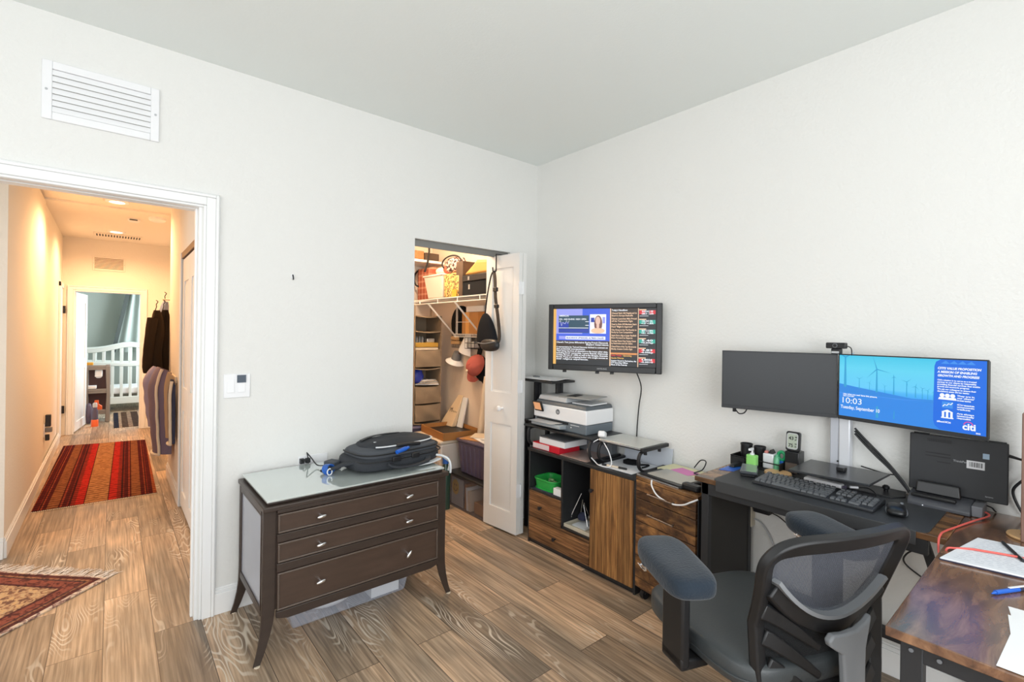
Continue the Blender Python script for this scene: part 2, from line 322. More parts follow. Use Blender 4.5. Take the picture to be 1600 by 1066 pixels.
# ------------------------------------------------------------------ mesh builder
class MB:
    def __init__(s): s.v = []; s.f = []; s.m = []; s.M = Matrix.Identity(4); s.mi = 0
    def add(s, vs, fs, mi=None):
        b = len(s.v); s.v += [tuple(s.M @ Vector(v)) for v in vs]
        mi = s.mi if mi is None else mi
        for f in fs: s.f.append([b+i for i in f]); s.m.append(mi)
    def box(s, x0, x1, y0, y1, z0, z1, mi=None):
        if x0 > x1: x0, x1 = x1, x0
        if y0 > y1: y0, y1 = y1, y0
        if z0 > z1: z0, z1 = z1, z0
        s.add([(x, y, z) for z in (z0, z1) for y in (y0, y1) for x in (x0, x1)],
              [(0, 2, 3, 1), (4, 5, 7, 6), (0, 1, 5, 4), (2, 6, 7, 3), (0, 4, 6, 2), (1, 3, 7, 5)], mi); return s
    def hexa(s, bot, top, mi=None):
        s.add(list(bot)+list(top), [(3, 2, 1, 0), (4, 5, 6, 7), (0, 1, 5, 4), (1, 2, 6, 5), (2, 3, 7, 6), (3, 0, 4, 7)], mi); return s
    def prism(s, poly, d0, d1, axis='z', mi=None):
        def P(a, b, d): return {'z': (a, b, d), 'y': (a, d, b), 'x': (d, a, b)}[axis]
        n = len(poly); vs = [P(a, b, d0) for a, b in poly]+[P(a, b, d1) for a, b in poly]
        fs = [tuple(range(n))[::-1], tuple(range(n, 2*n))]+[(i, (i+1) % n, n+(i+1) % n, n+i) for i in range(n)]
        s.add(vs, fs, mi); return s
    def cyl(s, p0, p1, r0, r1=None, n=16, mi=None, cap=True):
        p0, p1 = Vector(p0), Vector(p1); r1 = r0 if r1 is None else r1
        d = (p1-p0).normalized(); a = d.orthogonal().normalized(); b = d.cross(a)
        vs = []
        for p, r in ((p0, r0), (p1, r1)):
            for i in range(n):
                t = 2*math.pi*i/n; vs.append(tuple(p+(a*math.cos(t)+b*math.sin(t))*r))
        fs = [(i, (i+1) % n, n+(i+1) % n, n+i) for i in range(n)]
        if cap: fs += [tuple(range(n))[::-1], tuple(range(n, 2*n))]
        s.add(vs, fs, mi); return s
    def tube(s, pts, r, n=8, mi=None, closed=False):
        pts = [Vector(p) for p in pts]; N_ = len(pts); vs = []; prev = None
        for i, p in enumerate(pts):
            if closed: t = pts[(i+1) % N_]-pts[i-1]
            else: t = pts[min(i+1, N_-1)]-pts[max(i-1, 0)]
            t.normalize()
            if prev is None: a = t.orthogonal().normalized()
            else:
                a = prev-t*prev.dot(t)
                a = a.normalized() if a.length > 1e-6 else t.orthogonal().normalized()
            prev = a; b = t.cross(a); rr = r[i] if isinstance(r, (list, tuple)) else r
            for k in range(n):
                q = 2*math.pi*k/n; vs.append(tuple(p+(a*math.cos(q)+b*math.sin(q))*rr))
        fs = []
        for i in range(N_ if closed else N_-1):
            j = (i+1) % N_
            for k in range(n): fs.append((i*n+k, i*n+(k+1) % n, j*n+(k+1) % n, j*n+k))
        if not closed: fs += [tuple(range(n))[::-1], tuple(range((N_-1)*n, N_*n))]
        s.add(vs, fs, mi); return s
    def lathe(s, prof, c=(0, 0, 0), n=24, mi=None):
        vs = []; k = len(prof)
        for r, z in prof:
            for i in range(n):
                t = 2*math.pi*i/n; vs.append((c[0]+r*math.cos(t), c[1]+r*math.sin(t), c[2]+z))
        fs = []
        for j in range(k-1):
            for i in range(n): fs.append((j*n+i, j*n+(i+1) % n, (j+1)*n+(i+1) % n, (j+1)*n+i))
        if prof[0][0] > 1e-5 and prof[-1][0] > 1e-5:              # a ring: join the profile's ends
            for i in range(n): fs.append(((k-1)*n+i, (k-1)*n+(i+1) % n, (i+1) % n, i))
        elif prof[0][0] > 1e-5: fs.append(tuple(range(n))[::-1])
        elif prof[-1][0] > 1e-5: fs.append(tuple(range((k-1)*n, k*n)))
        s.add(vs, fs, mi); return s
    def ribbon(s, pts, nrm, w, t, mi=None, closed=False):
        """Flat bar along pts; nrm = thickness direction(s); w, t widths (number or list)."""
        pts = [Vector(p) for p in pts]; N_ = len(pts); vs = []
        for i, p in enumerate(pts):
            tg = (pts[(i+1) % N_]-pts[i-1]) if closed else pts[min(i+1, N_-1)]-pts[max(i-1, 0)]
            tg.normalize(); n_ = Vector(nrm[i] if isinstance(nrm, list) else nrm); n_ = (n_-tg*n_.dot(tg)).normalized(); b = tg.cross(n_)
            ww = (w[i] if isinstance(w, list) else w)/2; tt = (t[i] if isinstance(t, list) else t)/2
            for a_, c_ in ((-1, -1), (1, -1), (1, 1), (-1, 1)): vs.append(tuple(p+b*ww*a_+n_*tt*c_))
        fs = []
        for i in range(N_ if closed else N_-1):
            j = (i+1) % N_
            for k in range(4): fs.append((i*4+k, i*4+(k+1) % 4, j*4+(k+1) % 4, j*4+k))
        if not closed: fs += [(3, 2, 1, 0), tuple((N_-1)*4+k for k in range(4))]
        s.add(vs, fs, mi); return s
    def blob(s, c, r, e1=1.0, e2=1.0, nu=28, nv=14, fn=None, mi=None):
        """Super-ellipsoid; fn(x,y,z unit) -> displaced unit point."""
        def sg(w, e): return math.copysign(abs(w)**e, w)
        vs = []; fs = []
        for j in range(nv+1):
            ph = -math.pi/2+math.pi*j/nv
            for i in range(nu):
                th = 2*math.pi*i/nu
                p = (sg(math.cos(ph), e1)*sg(math.cos(th), e2), sg(math.cos(ph), e1)*sg(math.sin(th), e2), sg(math.sin(ph), e1))
                if fn: p = fn(*p)
                vs.append((c[0]+p[0]*r[0], c[1]+p[1]*r[1], c[2]+p[2]*r[2]))
        for j in range(nv):
            for i in range(nu): fs.append((j*nu+i, j*nu+(i+1) % nu, (j+1)*nu+(i+1) % nu, (j+1)*nu+i))
        s.add(vs, fs, mi); return s
    def sheet(s, fn, nu, nv, t=.004, mi=None):
        """Thin curved sheet fn(u,v)->point with real thickness t."""
        P = [[Vector(fn(i/nu, j/nv)) for i in range(nu+1)] for j in range(nv+1)]
        vs = []; off = []
        for j in range(nv+1):
            for i in range(nu+1):
                a = P[j][min(i+1, nu)]-P[j][max(i-1, 0)]; b = P[min(j+1, nv)][i]-P[max(j-1, 0)][i]
                n = a.cross(b); n = n.normalized() if n.length > 1e-9 else Vector((0, 0, 1))
                vs.append(tuple(P[j][i])); off.append(tuple(P[j][i]-n*t))
        vs = vs+off; K = (nu+1)*(nv+1); fs = []
        q = lambda i, j: j*(nu+1)+i
        for j in range(nv):
            for i in range(nu):
                fs.append((q(i, j), q(i+1, j), q(i+1, j+1), q(i, j+1))); fs.append((K+q(i, j+1), K+q(i+1, j+1), K+q(i+1, j), K+q(i, j)))
        for i in range(nu): fs.append((q(i+1, 0), q(i, 0), K+q(i, 0), K+q(i+1, 0))); fs.append((q(i, nv), q(i+1, nv), K+q(i+1, nv), K+q(i, nv)))
        for j in range(nv): fs.append((q(0, j), q(0, j+1), K+q(0, j+1), K+q(0, j))); fs.append((q(nu, j+1), q(nu, j), K+q(nu, j), K+q(nu, j+1)))
        s.add(vs, fs, mi); return s

def wm(o):
    m = o.matrix_basis.copy()
    while o.parent: o = o.parent; m = o.matrix_basis @ m
    return m
def build(name, mb, mats, parent=None, bevel=0, seg=2, smooth=35, sub=0, loc=None, label=None):
    """Link the builder's mesh as ONE object; world coordinates are moved into the parent's frame."""
    if not isinstance(mats, (list, tuple)): mats = [mats]
    me = bpy.data.meshes.new(name)
    inv = None
    if parent is not None: inv = wm(parent).inverted()
    elif loc is not None: inv = Matrix.Translation(-Vector(loc))
    vs = mb.v if inv is None else [tuple(inv @ Vector(v)) for v in mb.v]
    me.from_pydata(vs, [], mb.f)
    for k in mats: me.materials.append(M[k] if isinstance(k, str) else k)
    for p, i in zip(me.polygons, mb.m): p.material_index = i
    bm = bmesh.new(); bm.from_mesh(me); bmesh.ops.recalc_face_normals(bm, faces=bm.faces); bm.to_mesh(me); bm.free()
    if smooth: me.shade_smooth(); me.set_sharp_from_angle(angle=math.radians(smooth))
    o = bpy.data.objects.new(name, me); COL.objects.link(o)
    if parent is not None: o.parent = parent
    elif loc is not None: o.location = loc
    if sub:
        md = o.modifiers.new('sub', 'SUBSURF'); md.levels = sub; md.render_levels = sub
    if bevel:
        md = o.modifiers.new('bevel', 'BEVEL'); md.width = bevel; md.segments = seg; md.limit_method = 'ANGLE'; md.angle_limit = math.radians(40)
    if label: o['label'] = label
    return o
def tag(o, label, cat, group=None, kind=None):
    o['label'] = label; o['category'] = cat
    if group: o['group'] = group
    if kind: o['kind'] = kind
    return o
def thing(name, label, cat, loc=(0, 0, 0), rz=0, group=None):
    o = bpy.data.objects.new(name, None); COL.objects.link(o); o.empty_display_size = .05
    o.location = loc; o.rotation_euler = (0, 0, rz); return tag(o, label, cat, group)
def solo(name, label, cat, mb, mats, group=None, kind=None, **k):
    """A thing that is one mesh; its origin goes to the middle of its base."""
    xs = [v[0] for v in mb.v]; ys = [v[1] for v in mb.v]; zs = [v[2] for v in mb.v]
    loc = ((min(xs)+max(xs))/2, (min(ys)+max(ys))/2, min(zs))
    return tag(build(name, mb, mats, loc=loc, **k), label, cat, group, kind)
def struct(name, mb, mats, label=None, parent=None, **k):
    o = build(name, mb, mats, parent=parent, **k)
    if parent is None: o['kind'] = 'structure'
    if label: o['label'] = label
    return o
def dup(o, loc, rz=None, label=None, parent=None):
    c = o.copy(); COL.objects.link(c); c.location = loc
    if rz is not None: c.rotation_euler = (0, 0, rz)
    if parent: c.parent = parent
    if label: c['label'] = label
    for ch in list(o.children):
        d = ch.copy(); COL.objects.link(d); d.parent = c
        for g_ in list(ch.children):
            e = g_.copy(); COL.objects.link(e); e.parent = d
    return c
def text_mb(mb, s, M4, size, mi, w=None, h=.0004, align='LEFT', shear=0, spacing=1.0, bold=0):
    """Append lettering as mesh; M4 places the text's XY plane. w: stretch to this width."""
    cu = bpy.data.curves.new('lettering', 'FONT'); cu.body = s; cu.size = size; cu.align_x = align; cu.shear = shear; cu.space_character = spacing
    cu.fill_mode = 'FRONT'; cu.offset = bold; cu.resolution_u = 3
    ob = bpy.data.objects.new('lettering', cu); COL.objects.link(ob)
    dg = bpy.context.evaluated_depsgraph_get(); me = bpy.data.meshes.new_from_object(ob.evaluated_get(dg))
    vs = [v.co.copy() for v in me.vertices]; fs = [list(p.vertices) for p in me.polygons]
    bpy.data.objects.remove(ob); bpy.data.curves.remove(cu); bpy.data.meshes.remove(me)
    if not vs: return
    kx = 1
    if w:
        x0 = min(v.x for v in vs); x1 = max(v.x for v in vs); kx = w/max(1e-6, x1-x0)
    old = mb.M; mb.M = old @ M4
    mb.add([(v.x*kx, v.y, h) for v in vs], fs, mi); mb.M = old
def face_frame(L, R, z0):
    """Frame on an upright plane: X to the viewer's right, Y up, Z to the viewer. Origin at L's foot."""
    X = Vector((R[0]-L[0], R[1]-L[1], 0)); w = X.length; X.normalize(); Y = Vector((0, 0, 1)); Z = X.cross(Y)
    m = Matrix((X, Y, Z)).transposed().to_4x4(); m.translation = (L[0], L[1], z0); return m, w
def T(x, y, z=0): return Matrix.Translation((x, y, z))
def curve_pts(P, n=8):
    """Catmull-Rom through points."""
    P = [Vector(p) for p in P]; out = []
    for i in range(len(P)-1):
        p0 = P[max(i-1, 0)]; p1 = P[i]; p2 = P[i+1]; p3 = P[min(i+2, len(P)-1)]
        for k in range(n):
            t = k/n; out.append(.5*((2*p1)+(-p0+p2)*t+(2*p0-5*p1+4*p2-p3)*t*t+(-p0+3*p1-3*p2+p3)*t**3))
    out.append(P[-1]); return out
def rrect(w, h, r, n=5):
    out = []
    for cx, cy, a0 in ((w/2-r, h/2-r, 0), (-w/2+r, h/2-r, 90), (-w/2+r, -h/2+r, 180), (w/2-r, -h/2+r, 270)):
        for i in range(n+1):
            a = math.radians(a0+90*i/n); out.append((cx+r*math.cos(a), cy+r*math.sin(a)))
    return out
# ------------------------------------------------------------------ setting: room shell
H = 2.772; HH = 2.66
b = MB(); b.box(-5.3, .12, -4.3, 9.4, -.08, 0); struct('floor', b, 'floor', smooth=0)
b = MB(); b.box(-4.5, .12, -4.3, .12, H, H+.1); struct('ceiling', b, 'ceil', smooth=0)
# back wall with the hall doorway and the closet opening
b = MB()
b.box(-4.5, -3.15, 0, .12, 0, H); b.box(-3.15, -2.25, 0, .12, 2.047, H); b.box(-2.25, -1.075, 0, .12, 0, H)
b.box(-1.075, -.27, 0, .12, 2.055, H); b.box(-.27, 0, 0, .12, 0, H)
struct('wall_back', b, 'wall', smooth=0)
b = MB(); b.box(0, .12, -4.3, .12, 0, H); struct('wall_right', b, 'wall', smooth=0)
def wall_with_window(name, wn, axis, c0, c1, a0, a1, w0, w1, z0, z1):
    b = MB()
    def bx(p, q, zz0, zz1):
        if axis == 'y': b.box(p, q, c0, c1, zz0, zz1)
        else: b.box(c0, c1, p, q, zz0, zz1)
    bx(a0, w0, 0, H); bx(w1, a1, 0, H); bx(w0, w1, 0, z0); bx(w0, w1, z1, H)
    struct(name, b, 'wall', smooth=0)
    f = MB(); old = b; b = f; e = .05
    bx(w0, w0+e, z0, z1); bx(w1-e, w1, z0, z1); bx(w0, w1, z0, z0+e); bx(w0, w1, z1-e, z1); m_ = (w0+w1)/2; bx(m_-.02, m_+.02, z0, z1)
    struct(wn, f, 'trim', smooth=0)
wall_with_window('wall_front', 'added_window_1', 'y', -4.3, -4.2, -4.5, 0, -3.7, -1.2, .7, 2.4)  # this window and the next are unseen, added to light the room
wall_with_window('wall_left', 'added_window_2', 'x', -4.5, -4.4, -4.2, 0, -3.4, -1.2, .7, 2.4)
# baseboards with a small moulded top
def baseboard(name, segs):
    b = MB()
    for (x0, y0, x1, y1, nx, ny) in segs:
        if abs(x1-x0) > abs(y1-y0):
            b.box(x0, x1, y0, y0+ny*.014, 0, .105); b.box(x0, x1, y0, y0+ny*.009, .105, .122); b.box(x0, x1, y0, y0+ny*.005, .122, .132)
        else:
            b.box(x0, x0+nx*.014, y0, y1, 0, .105); b.box(x0, x0+nx*.009, y0, y1, .105, .122); b.box(x0, x0+nx*.005, y0, y1, .122, .132)
    struct(name, b, 'trim', bevel=.002)
baseboard('baseboard_back', [(-2.178, 0, -1.075, 0, 0, -1), (-4.4, 0, -3.23, 0, 0, -1)])
baseboard('baseboard_right', [(0, -4.2, 0, 0, -1, 0)])
# casing of the hall doorway: stepped profile, jamb and stop
b = MB()
for k, (o0, o1, t) in enumerate([(0, .012, .012), (.012, .052, .018), (.052, .066, .022), (.066, .072, .014)]):
    b.box(-2.244+o0, -2.244+o1, -t, 0, 0, 2.045+o1); b.box(-3.156-o1, -3.156-o0, -t, 0, 0, 2.045+o1); b.box(-3.156-o0, -2.244+o0, -t, 0, 2.045+o0, 2.045+o1)
struct('trim_1', b, 'trim', bevel=.003)
b = MB(); b.box(-2.262, -2.25, 0, .12, 0, 2.047); b.box(-3.15, -3.138, 0, .12, 0, 2.047); b.box(-3.138, -2.262, 0, .12, 2.0445, 2.047)
b.box(-2.272, -2.262, .045, .075, 0, 2.0445); b.box(-3.138, -2.272, .045, .075, 2.0415, 2.0445)
struct('trim_2', b, 'trim', bevel=.002)
# ------------------------------------------------------------------ hall
b = MB(); b.box(-3.21, -3.09, 1.48, 3.65, 0, HH); b.box(-3.225, -3.102, 3.65, 5.95, 0, HH); struct('wall_hall_left', b, 'hall', smooth=0)
b = MB(); b.box(-5.3, -3.21, 1.48, 1.6, 0, HH); struct('wall_foyer_back', b, 'hall', smooth=0)
b = MB(); b.box(-5.3, -5.2, .12, 1.48, 0, HH); struct('wall_foyer_left', b, 'hall', smooth=0)
b = MB(); b.box(-2.15, -2.03, .12, .93, 0, HH); b.box(-2.15, -2.03, .93, 1.90, 2.06, HH); b.box(-2.15, -2.03, 1.90, 2.98, 0, HH)
b.box(-1.62, -1.5, 2.98, 5.95, 0, HH); b.box(-2.03, -1.5, 2.86, 2.98, 0, HH); struct('wall_hall_right', b, 'hall', smooth=0)
b = MB(); b.box(-2.03, -1.45, .80, .93, 0, HH); b.box(-2.03, -1.45, 1.90, 2.02, 0, HH); b.box(-1.45, -1.38, .8, 2.02, 0, HH); struct('wall_hall_closet', b, 'hall', smooth=0)
b = MB(); b.box(-5.3, -1.38, .12, 3.55, HH+.02, HH+.1); b.box(-3.3, -1.38, 3.55, 6.07, HH, HH+.1); struct('ceiling_hall', b, 'hall', smooth=0)
b = MB(); b.box(-3.225, -2.974, 5.95, 6.07, 0, HH); b.box(-2.273, -1.5, 5.95, 6.07, 0, HH); b.box(-2.974, -2.273, 5.95, 6.07, 1.935, HH); struct('wall_hall_end', b, 'hall', smooth=0)
b = MB()
for o0, o1, t in ((0, .02, .012), (.02, .06, .018), (.06, .075, .024)):
    b.box(-2.974-o1, -2.974-o0, 5.95-t, 5.95, 0, 1.935+o1); b.box(-2.273+o0, -2.273+o1, 5.95-t, 5.95, 0, 1.935+o1); b.box(-2.974-o0, -2.273+o0, 5.95-t, 5.95, 1.935+o0, 1.935+o1)
struct('trim_3', b, 'trim', bevel=.003)
baseboard('baseboard_hall', [(-3.09, 1.48, -3.09, 5.40, 1, 0), (-2.15, 1.98, -2.15, 2.98, -1, 0), (-5.2, 1.48, -3.09, 1.48, 0, -1), (-2.198, 5.95, -1.62, 5.95, 0, -1)])
# side door at the end of the hall's left wall (closed, seen edge-on)
b = MB(); b.box(-3.102, -3.078, 5.40, 5.47, 0, 2.02); b.box(-3.102, -3.078, 5.40, 5.93, 1.96, 2.02); struct('trim_4', b, 'trim', bevel=.004)
d = build('door_3', MB().box(-3.101, -3.09, 5.47, 5.93, .01, 1.96), 'door'); d['kind'] = 'structure'
b = MB()
for z in (.3, 1.63):
    b.box(-3.089, -3.072, 5.885, 5.915, z, z+.1); b.cyl((-3.07, 5.90, z), (-3.07, 5.90, z+.1), .008)
build('door_hinge', b, 'dark', parent=d)
# nursery beyond the end door
b = MB(); b.box(-4.3, -1.1, 9.0, 9.12, 0, HH); struct('wall_nursery_back', b, 'nurs', smooth=0)
b = MB(); b.box(-4.3, -4.2, 6.07, 9.0, 0, HH); struct('wall_nursery_left', b, 'nurs', smooth=0)
b = MB(); b.box(-1.2, -1.1, 6.07, 9.0, 0, HH); struct('wall_nursery_right', b, 'nurs', smooth=0)
b = MB(); b.box(-4.3, -1.1, 6.07, 9.12, HH, HH+.1); struct('ceiling_nursery', b, 'nurs', smooth=0)
b = MB(); b.box(-1.1, -1.098, 6.9, 8.3, .75, 2.25); struct('window_3', b, emit('nursery_window_sky', 'dfeaf2', 1.5), smooth=0)
# panelled leaf helper: raised panels on both faces. (p, q) foot corners of one face, t thickness towards the left of p->q
def panel_leaf(name, p, q, t, z0, z1, panels, material, parent=None, kind=None):
    X = Vector((q[0]-p[0], q[1]-p[1], 0)); w = X.length; X.normalize(); Y = Vector((-X.y, X.x, 0))
    b = MB(); b.M = Matrix((X, Y, Vector((0, 0, 1)))).transposed().to_4x4(); b.M.translation = (p[0], p[1], 0)
    xs = sorted({0, w} | {c for P_ in panels for c in P_[:2]}); zs = sorted({z0, z1} | {c for P_ in panels for c in P_[2:]})
    hole = lambda x, z: any(P_[0] <= x <= P_[1] and P_[2] <= z <= P_[3] for P_ in panels)
    for i in range(len(xs)-1):
        for j in range(len(zs)-1):
            x, z = (xs[i]+xs[i+1])/2, (zs[j]+zs[j+1])/2
            if not hole(x, z): b.box(xs[i], xs[i+1], 0, t, zs[j], zs[j+1])
    for (a0, a1, c0, c1) in panels:
        g0 = .010; sl = .028
        b.box(a0, a1, g0, t-g0, c0, c1)
        for s_, e_ in ((g0, .003), (t-g0, t-.003)):
            b.hexa([(a0+.012, s_, c0+.012), (a1-.012, s_, c0+.012), (a1-.012, s_, c1-.012), (a0+.012, s_, c1-.012)],
                   [(a0+.012+sl, e_, c0+.012+sl), (a1-.012-sl, e_, c0+.012+sl), (a1-.012-sl, e_, c1-.012-sl), (a0+.012+sl, e_, c1-.012-sl)])
    return build(name, b, material, parent=parent, smooth=25)
# white panel door opened into the nursery
nd = panel_leaf('door_2', (-2.965, 6.02), (-2.868, 6.715), .035, .02, 1.925, [(.10, .60, .14, .86), (.10, .60, 1.0, 1.80)], 'door'); nd['kind'] = 'structure'
# hall closet folding door on the right wall
fd = thing('bifold_door', 'closed white folding closet door on the right wall of the hall', 'door', (-2.15, 1.415, 0))
for k, (y0, y1) in enumerate(((1.885, 1.43), (1.425, .945))):
    lf = panel_leaf('door_leaf', (-2.148, y0), (-2.148, y1), .03, .03, 2.0, [(.09, abs(y1-y0)-.09, .15, .80), (.09, abs(y1-y0)-.09, .98, 1.82)], 'door', parent=fd)
    if k == 1: build('door_knob', MB().lathe([(0, 0), (.008, 0), (.008, .02), (.016, .028), (.014, .036), (0, .04)], n=14), 'white', parent=lf).matrix_local = Matrix.Translation((-.001, 1.38-1.415, .92)) @ Matrix.Rotation(-math.pi/2, 4, 'Y')
b = MB(); b.box(-2.158, -2.13, .93, 1.90, 2.01, 2.06, 0); struct('trim_5', b, mat('bronze_track', '7a5a3e', .45, metal=.3), bevel=.003)
b = MB(); b.box(-2.163, -2.15, 1.90, 1.975, 0, 2.06); struct('trim_6', b, 'trim', bevel=.003)
# hall ceiling fittings
for (x, y, z, lab) in ((-2.561, 3.272, HH+.02, 'round recessed downlight nearer the doorway on the hall ceiling'), (-2.555, 5.049, HH, 'round recessed downlight just before the ceiling air slot at the hall end')):
    t = thing('recessed_light', lab, 'ceiling light', (x, y, z), group='hall ceiling downlights')
    build('trim_ring', MB().lathe([(.062, -.012), (.092, -.010), (.098, 0), (.062, 0)], (x, y, z), 32), 'white', parent=t)
    build('lens', MB().lathe([(0, -.006), (.058, -.006), (.062, -.002), (0, -.001)], (x, y, z), 28), 'lamp', parent=t)
t = thing('smoke_detector', 'small round detector with a dark slot on the hall ceiling left of the other', 'detector', (-2.41, 4.03, HH))
build('housing', MB().lathe([(0, -.03), (.04, -.03), (.055, -.018), (.06, 0), (0, 0)], (-2.41, 4.03, HH), 28), 'white', parent=t)
build('slot', MB().box(-2.45, -2.38, 3.965, 3.975, HH-.022, HH-.012), 'black', parent=t)
b = MB().lathe([(0, -.042), (.06, -.04), (.078, -.025), (.082, 0), (0, 0)], (-2.214, 3.77, HH), 30)
solo('smoke_alarm', 'larger round white alarm near the right side of the hall ceiling', 'detector', b, 'white')
t = thing('ceiling_vent', 'narrow slotted air vent in the hall ceiling close to the end wall', 'vent', (-2.534, 5.41, HH))
build('frame', MB().box(-2.78, -2.29, 5.27, 5.50, HH-.012, HH), 'hall', parent=t, bevel=.003)
for i in range(16): build('slat', MB().box(-2.755+i*.029, -2.741+i*.029, 5.30, 5.48, HH-.0135, HH-.011), 'ink', parent=t)
def grille(name, lab, x0, x1, y, z0, z1, n, mframe, mslat, mdark, fr, gp=.94):
    t = thing(name, lab, 'vent', ((x0+x1)/2, y, z0))
    b = MB(); b.box(x0, x0+fr, y-.012, y, z0, z1); b.box(x1-fr, x1, y-.012, y, z0, z1); b.box(x0+fr, x1-fr, y-.012, y, z0, z0+fr); b.box(x0+fr, x1-fr, y-.012, y, z1-fr, z1)
    f_ = build('frame', b, mframe, parent=t, bevel=.003)
    for sx_ in (x0+fr*.45, x1-fr*.45): build('screw', MB().cyl((sx_, y-.012, (z0+z1)/2), (sx_, y-.014, (z0+z1)/2), .005, n=10), 'lgrey', parent=f_)
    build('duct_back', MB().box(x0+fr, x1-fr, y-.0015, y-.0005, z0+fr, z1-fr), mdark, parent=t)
    h = (z1-z0-2*fr)/n
    for i in range(n):
        zz = z0+fr+i*h
        b = MB(); b.hexa([(x0+fr, y-.012, zz), (x1-fr, y-.012, zz), (x1-fr, y-.009, zz), (x0+fr, y-.009, zz)],
                         [(x0+fr, y-.006, zz+h*gp), (x1-fr, y-.006, zz+h*gp), (x1-fr, y-.003, zz+h*gp), (x0+fr, y-.003, zz+h*gp)])
        build('louver', b, mslat, parent=t)
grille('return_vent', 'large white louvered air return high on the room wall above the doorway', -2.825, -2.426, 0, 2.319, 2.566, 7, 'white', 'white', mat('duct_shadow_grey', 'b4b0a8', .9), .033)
grille('wall_vent', 'small louvered vent on the hall end wall above the nursery door', -2.80, -2.45, 5.95, 2.235, 2.43, 8, 'hall', 'hall', mat('duct_brown', '7a5c42', .9), .02, .62)
# night light plugged in low on the hall's left wall
t = thing('plug_in_light', 'black plug-in night light on the low outlet of the hall left wall', 'night light', (-3.09, 3.9, .38))
build('outlet_plate', MB().box(-3.102, -3.093, 3.86, 3.94, .34, .47), 'white', parent=t, bevel=.002)
build('plug_body', MB().box(-3.093, -3.05, 3.875, 3.925, .44, .56), 'black', parent=t, bevel=.006)
build('lower_plug', MB().box(-3.093, -3.06, 3.88, 3.92, .30, .36), 'black', parent=t, bevel=.006)
build('sensor', MB().box(-3.093, -3.04, 3.87, 3.93, .385, .43), 'grey', parent=t, bevel=.006)
# rugs
def rug(name, lab, corners, material, fringe, group=None, t=.008):
    """corners counter-clockwise A,B,C,D; local x runs A->B, y runs A->D. fringe on edges A-B / C-D."""
    A, B, C_, D = [Vector((*c, 0)) for c in corners]
    X = (B-A); w = X.length; X.normalize(); Y = Vector((-X.y, X.x, 0)); hh = (D-A).dot(Y); skew = [(A, B), (D, C_)]
    c = (A+B+C_+D)/4
    root = thing(name, lab, 'rug', (c.x, c.y, 0), math.atan2(X.y, X.x), group)
    b = MB(); nx, ny = 14, 24
    def top(u, v):
        p = (A*(1-u)+B*u)*(1-v)+(D*(1-u)+C_*u)*v; p.z = t+.0015*math.sin(u*9+v*13); return p
    b.sheet(top, nx, ny, t*.9); build('pile', b, material, parent=root, smooth=60)
    b = MB()
    for e0, e1, s_ in fringe:
        P, Q = {'AB': (A, B), 'CD': (C_, D), 'BC': (B, C_), 'DA': (D, A)}[e0]; out = (P-Q).cross(Vector((0, 0, 1))).normalized()*-1
        if out.dot(P-c) < 0: out = -out
        n = int((Q-P).length/.011); rnd = random.Random(3)
        for i in range(n):
            a = P+(Q-P)*((i+.5)/n); sp = (Q-P).normalized()
            l = e1*(.7+.5*rnd.random()); k = (rnd.random()-.5)*s_
            q0 = a; q1 = a+out*l+sp*k*l
            b.add([tuple(q0-sp*.004+Vector((0, 0, .006))), tuple(q0+sp*.004+Vector((0, 0, .006))), tuple(q1+sp*.003+Vector((0, 0, .002))), tuple(q1-sp*.003+Vector((0, 0, .002)))], [(0, 1, 2, 3)])
    if fringe:
        f_ = build('fringe', b, 'cream' if name != 'accent_rug' else mat('ivory_fringe', 'ece6e0', .95), parent=root); f_['kind'] = 'stuff'
    return root
M['rugred'] = rug_material('red_bokhara_weave', 0, .79, [(0, '4a1416'), (0.012, 'b0603c'), (0.022, '5a1618'), (0.06, '8a3224'), (0.07, '3a1014'), (0.08, 'a04a30'), (0.09, '561618'), (0.125, '96603e'), (0.21, '4a1416'), (0.222, '9a4430'), (0.235, '561618'), (0.27, '7e2a20'), (0.285, '3a1014'), (0.3, '8e2c22'), (0.335, 'c22c24'), (0.4, '4e1518'), (0.41, 'bd8a5c'), (0.59, '4e1518'), (0.6, 'c22c24'), (0.665, '8e2c22'), (0.7, '3a1014'), (0.715, '7e2a20'), (0.73, '561618'), (0.765, '9a4430'), (0.778, '4a1416'), (0.79, '96603e'), (0.875, '561618'), (0.91, 'a04a30'), (0.92, '3a1014'), (0.93, '8a3224'), (0.94, '5a1618'), (0.978, 'b0603c')])
rug('runner_rug', 'red patterned runner rug lying lengthwise on the hall floor', [(-3.055, 2.415), (-2.269, 2.398), (-2.24, 4.979), (-3.023, 5.119)], M['rugred'], [('AB', .012, .3)])
M['rugnur'] = rug_material('brown_kilim_weave', 0, .9, [(0, '2a2c3a'), (.12, 'b09a80'), (.16, '5a4636'), (.24, '9c8670'), (.30, '4a3a30'), (.40, 'b5a088'), (.46, '6a5342'), (.55, 'a58f78'), (.62, '54443a'), (.72, 'a8937c'), (.80, '4c3d34'), (.9, '9c8a76')], cross=10)
rug('patterned_rug', 'brown geometric rug with a navy end on the nursery floor before the crib', [(-2.55, 6.12), (-1.75, 6.12), (-1.75, 7.75), (-2.55, 7.75)], M['rugnur'], [('AB', .04, .4)])
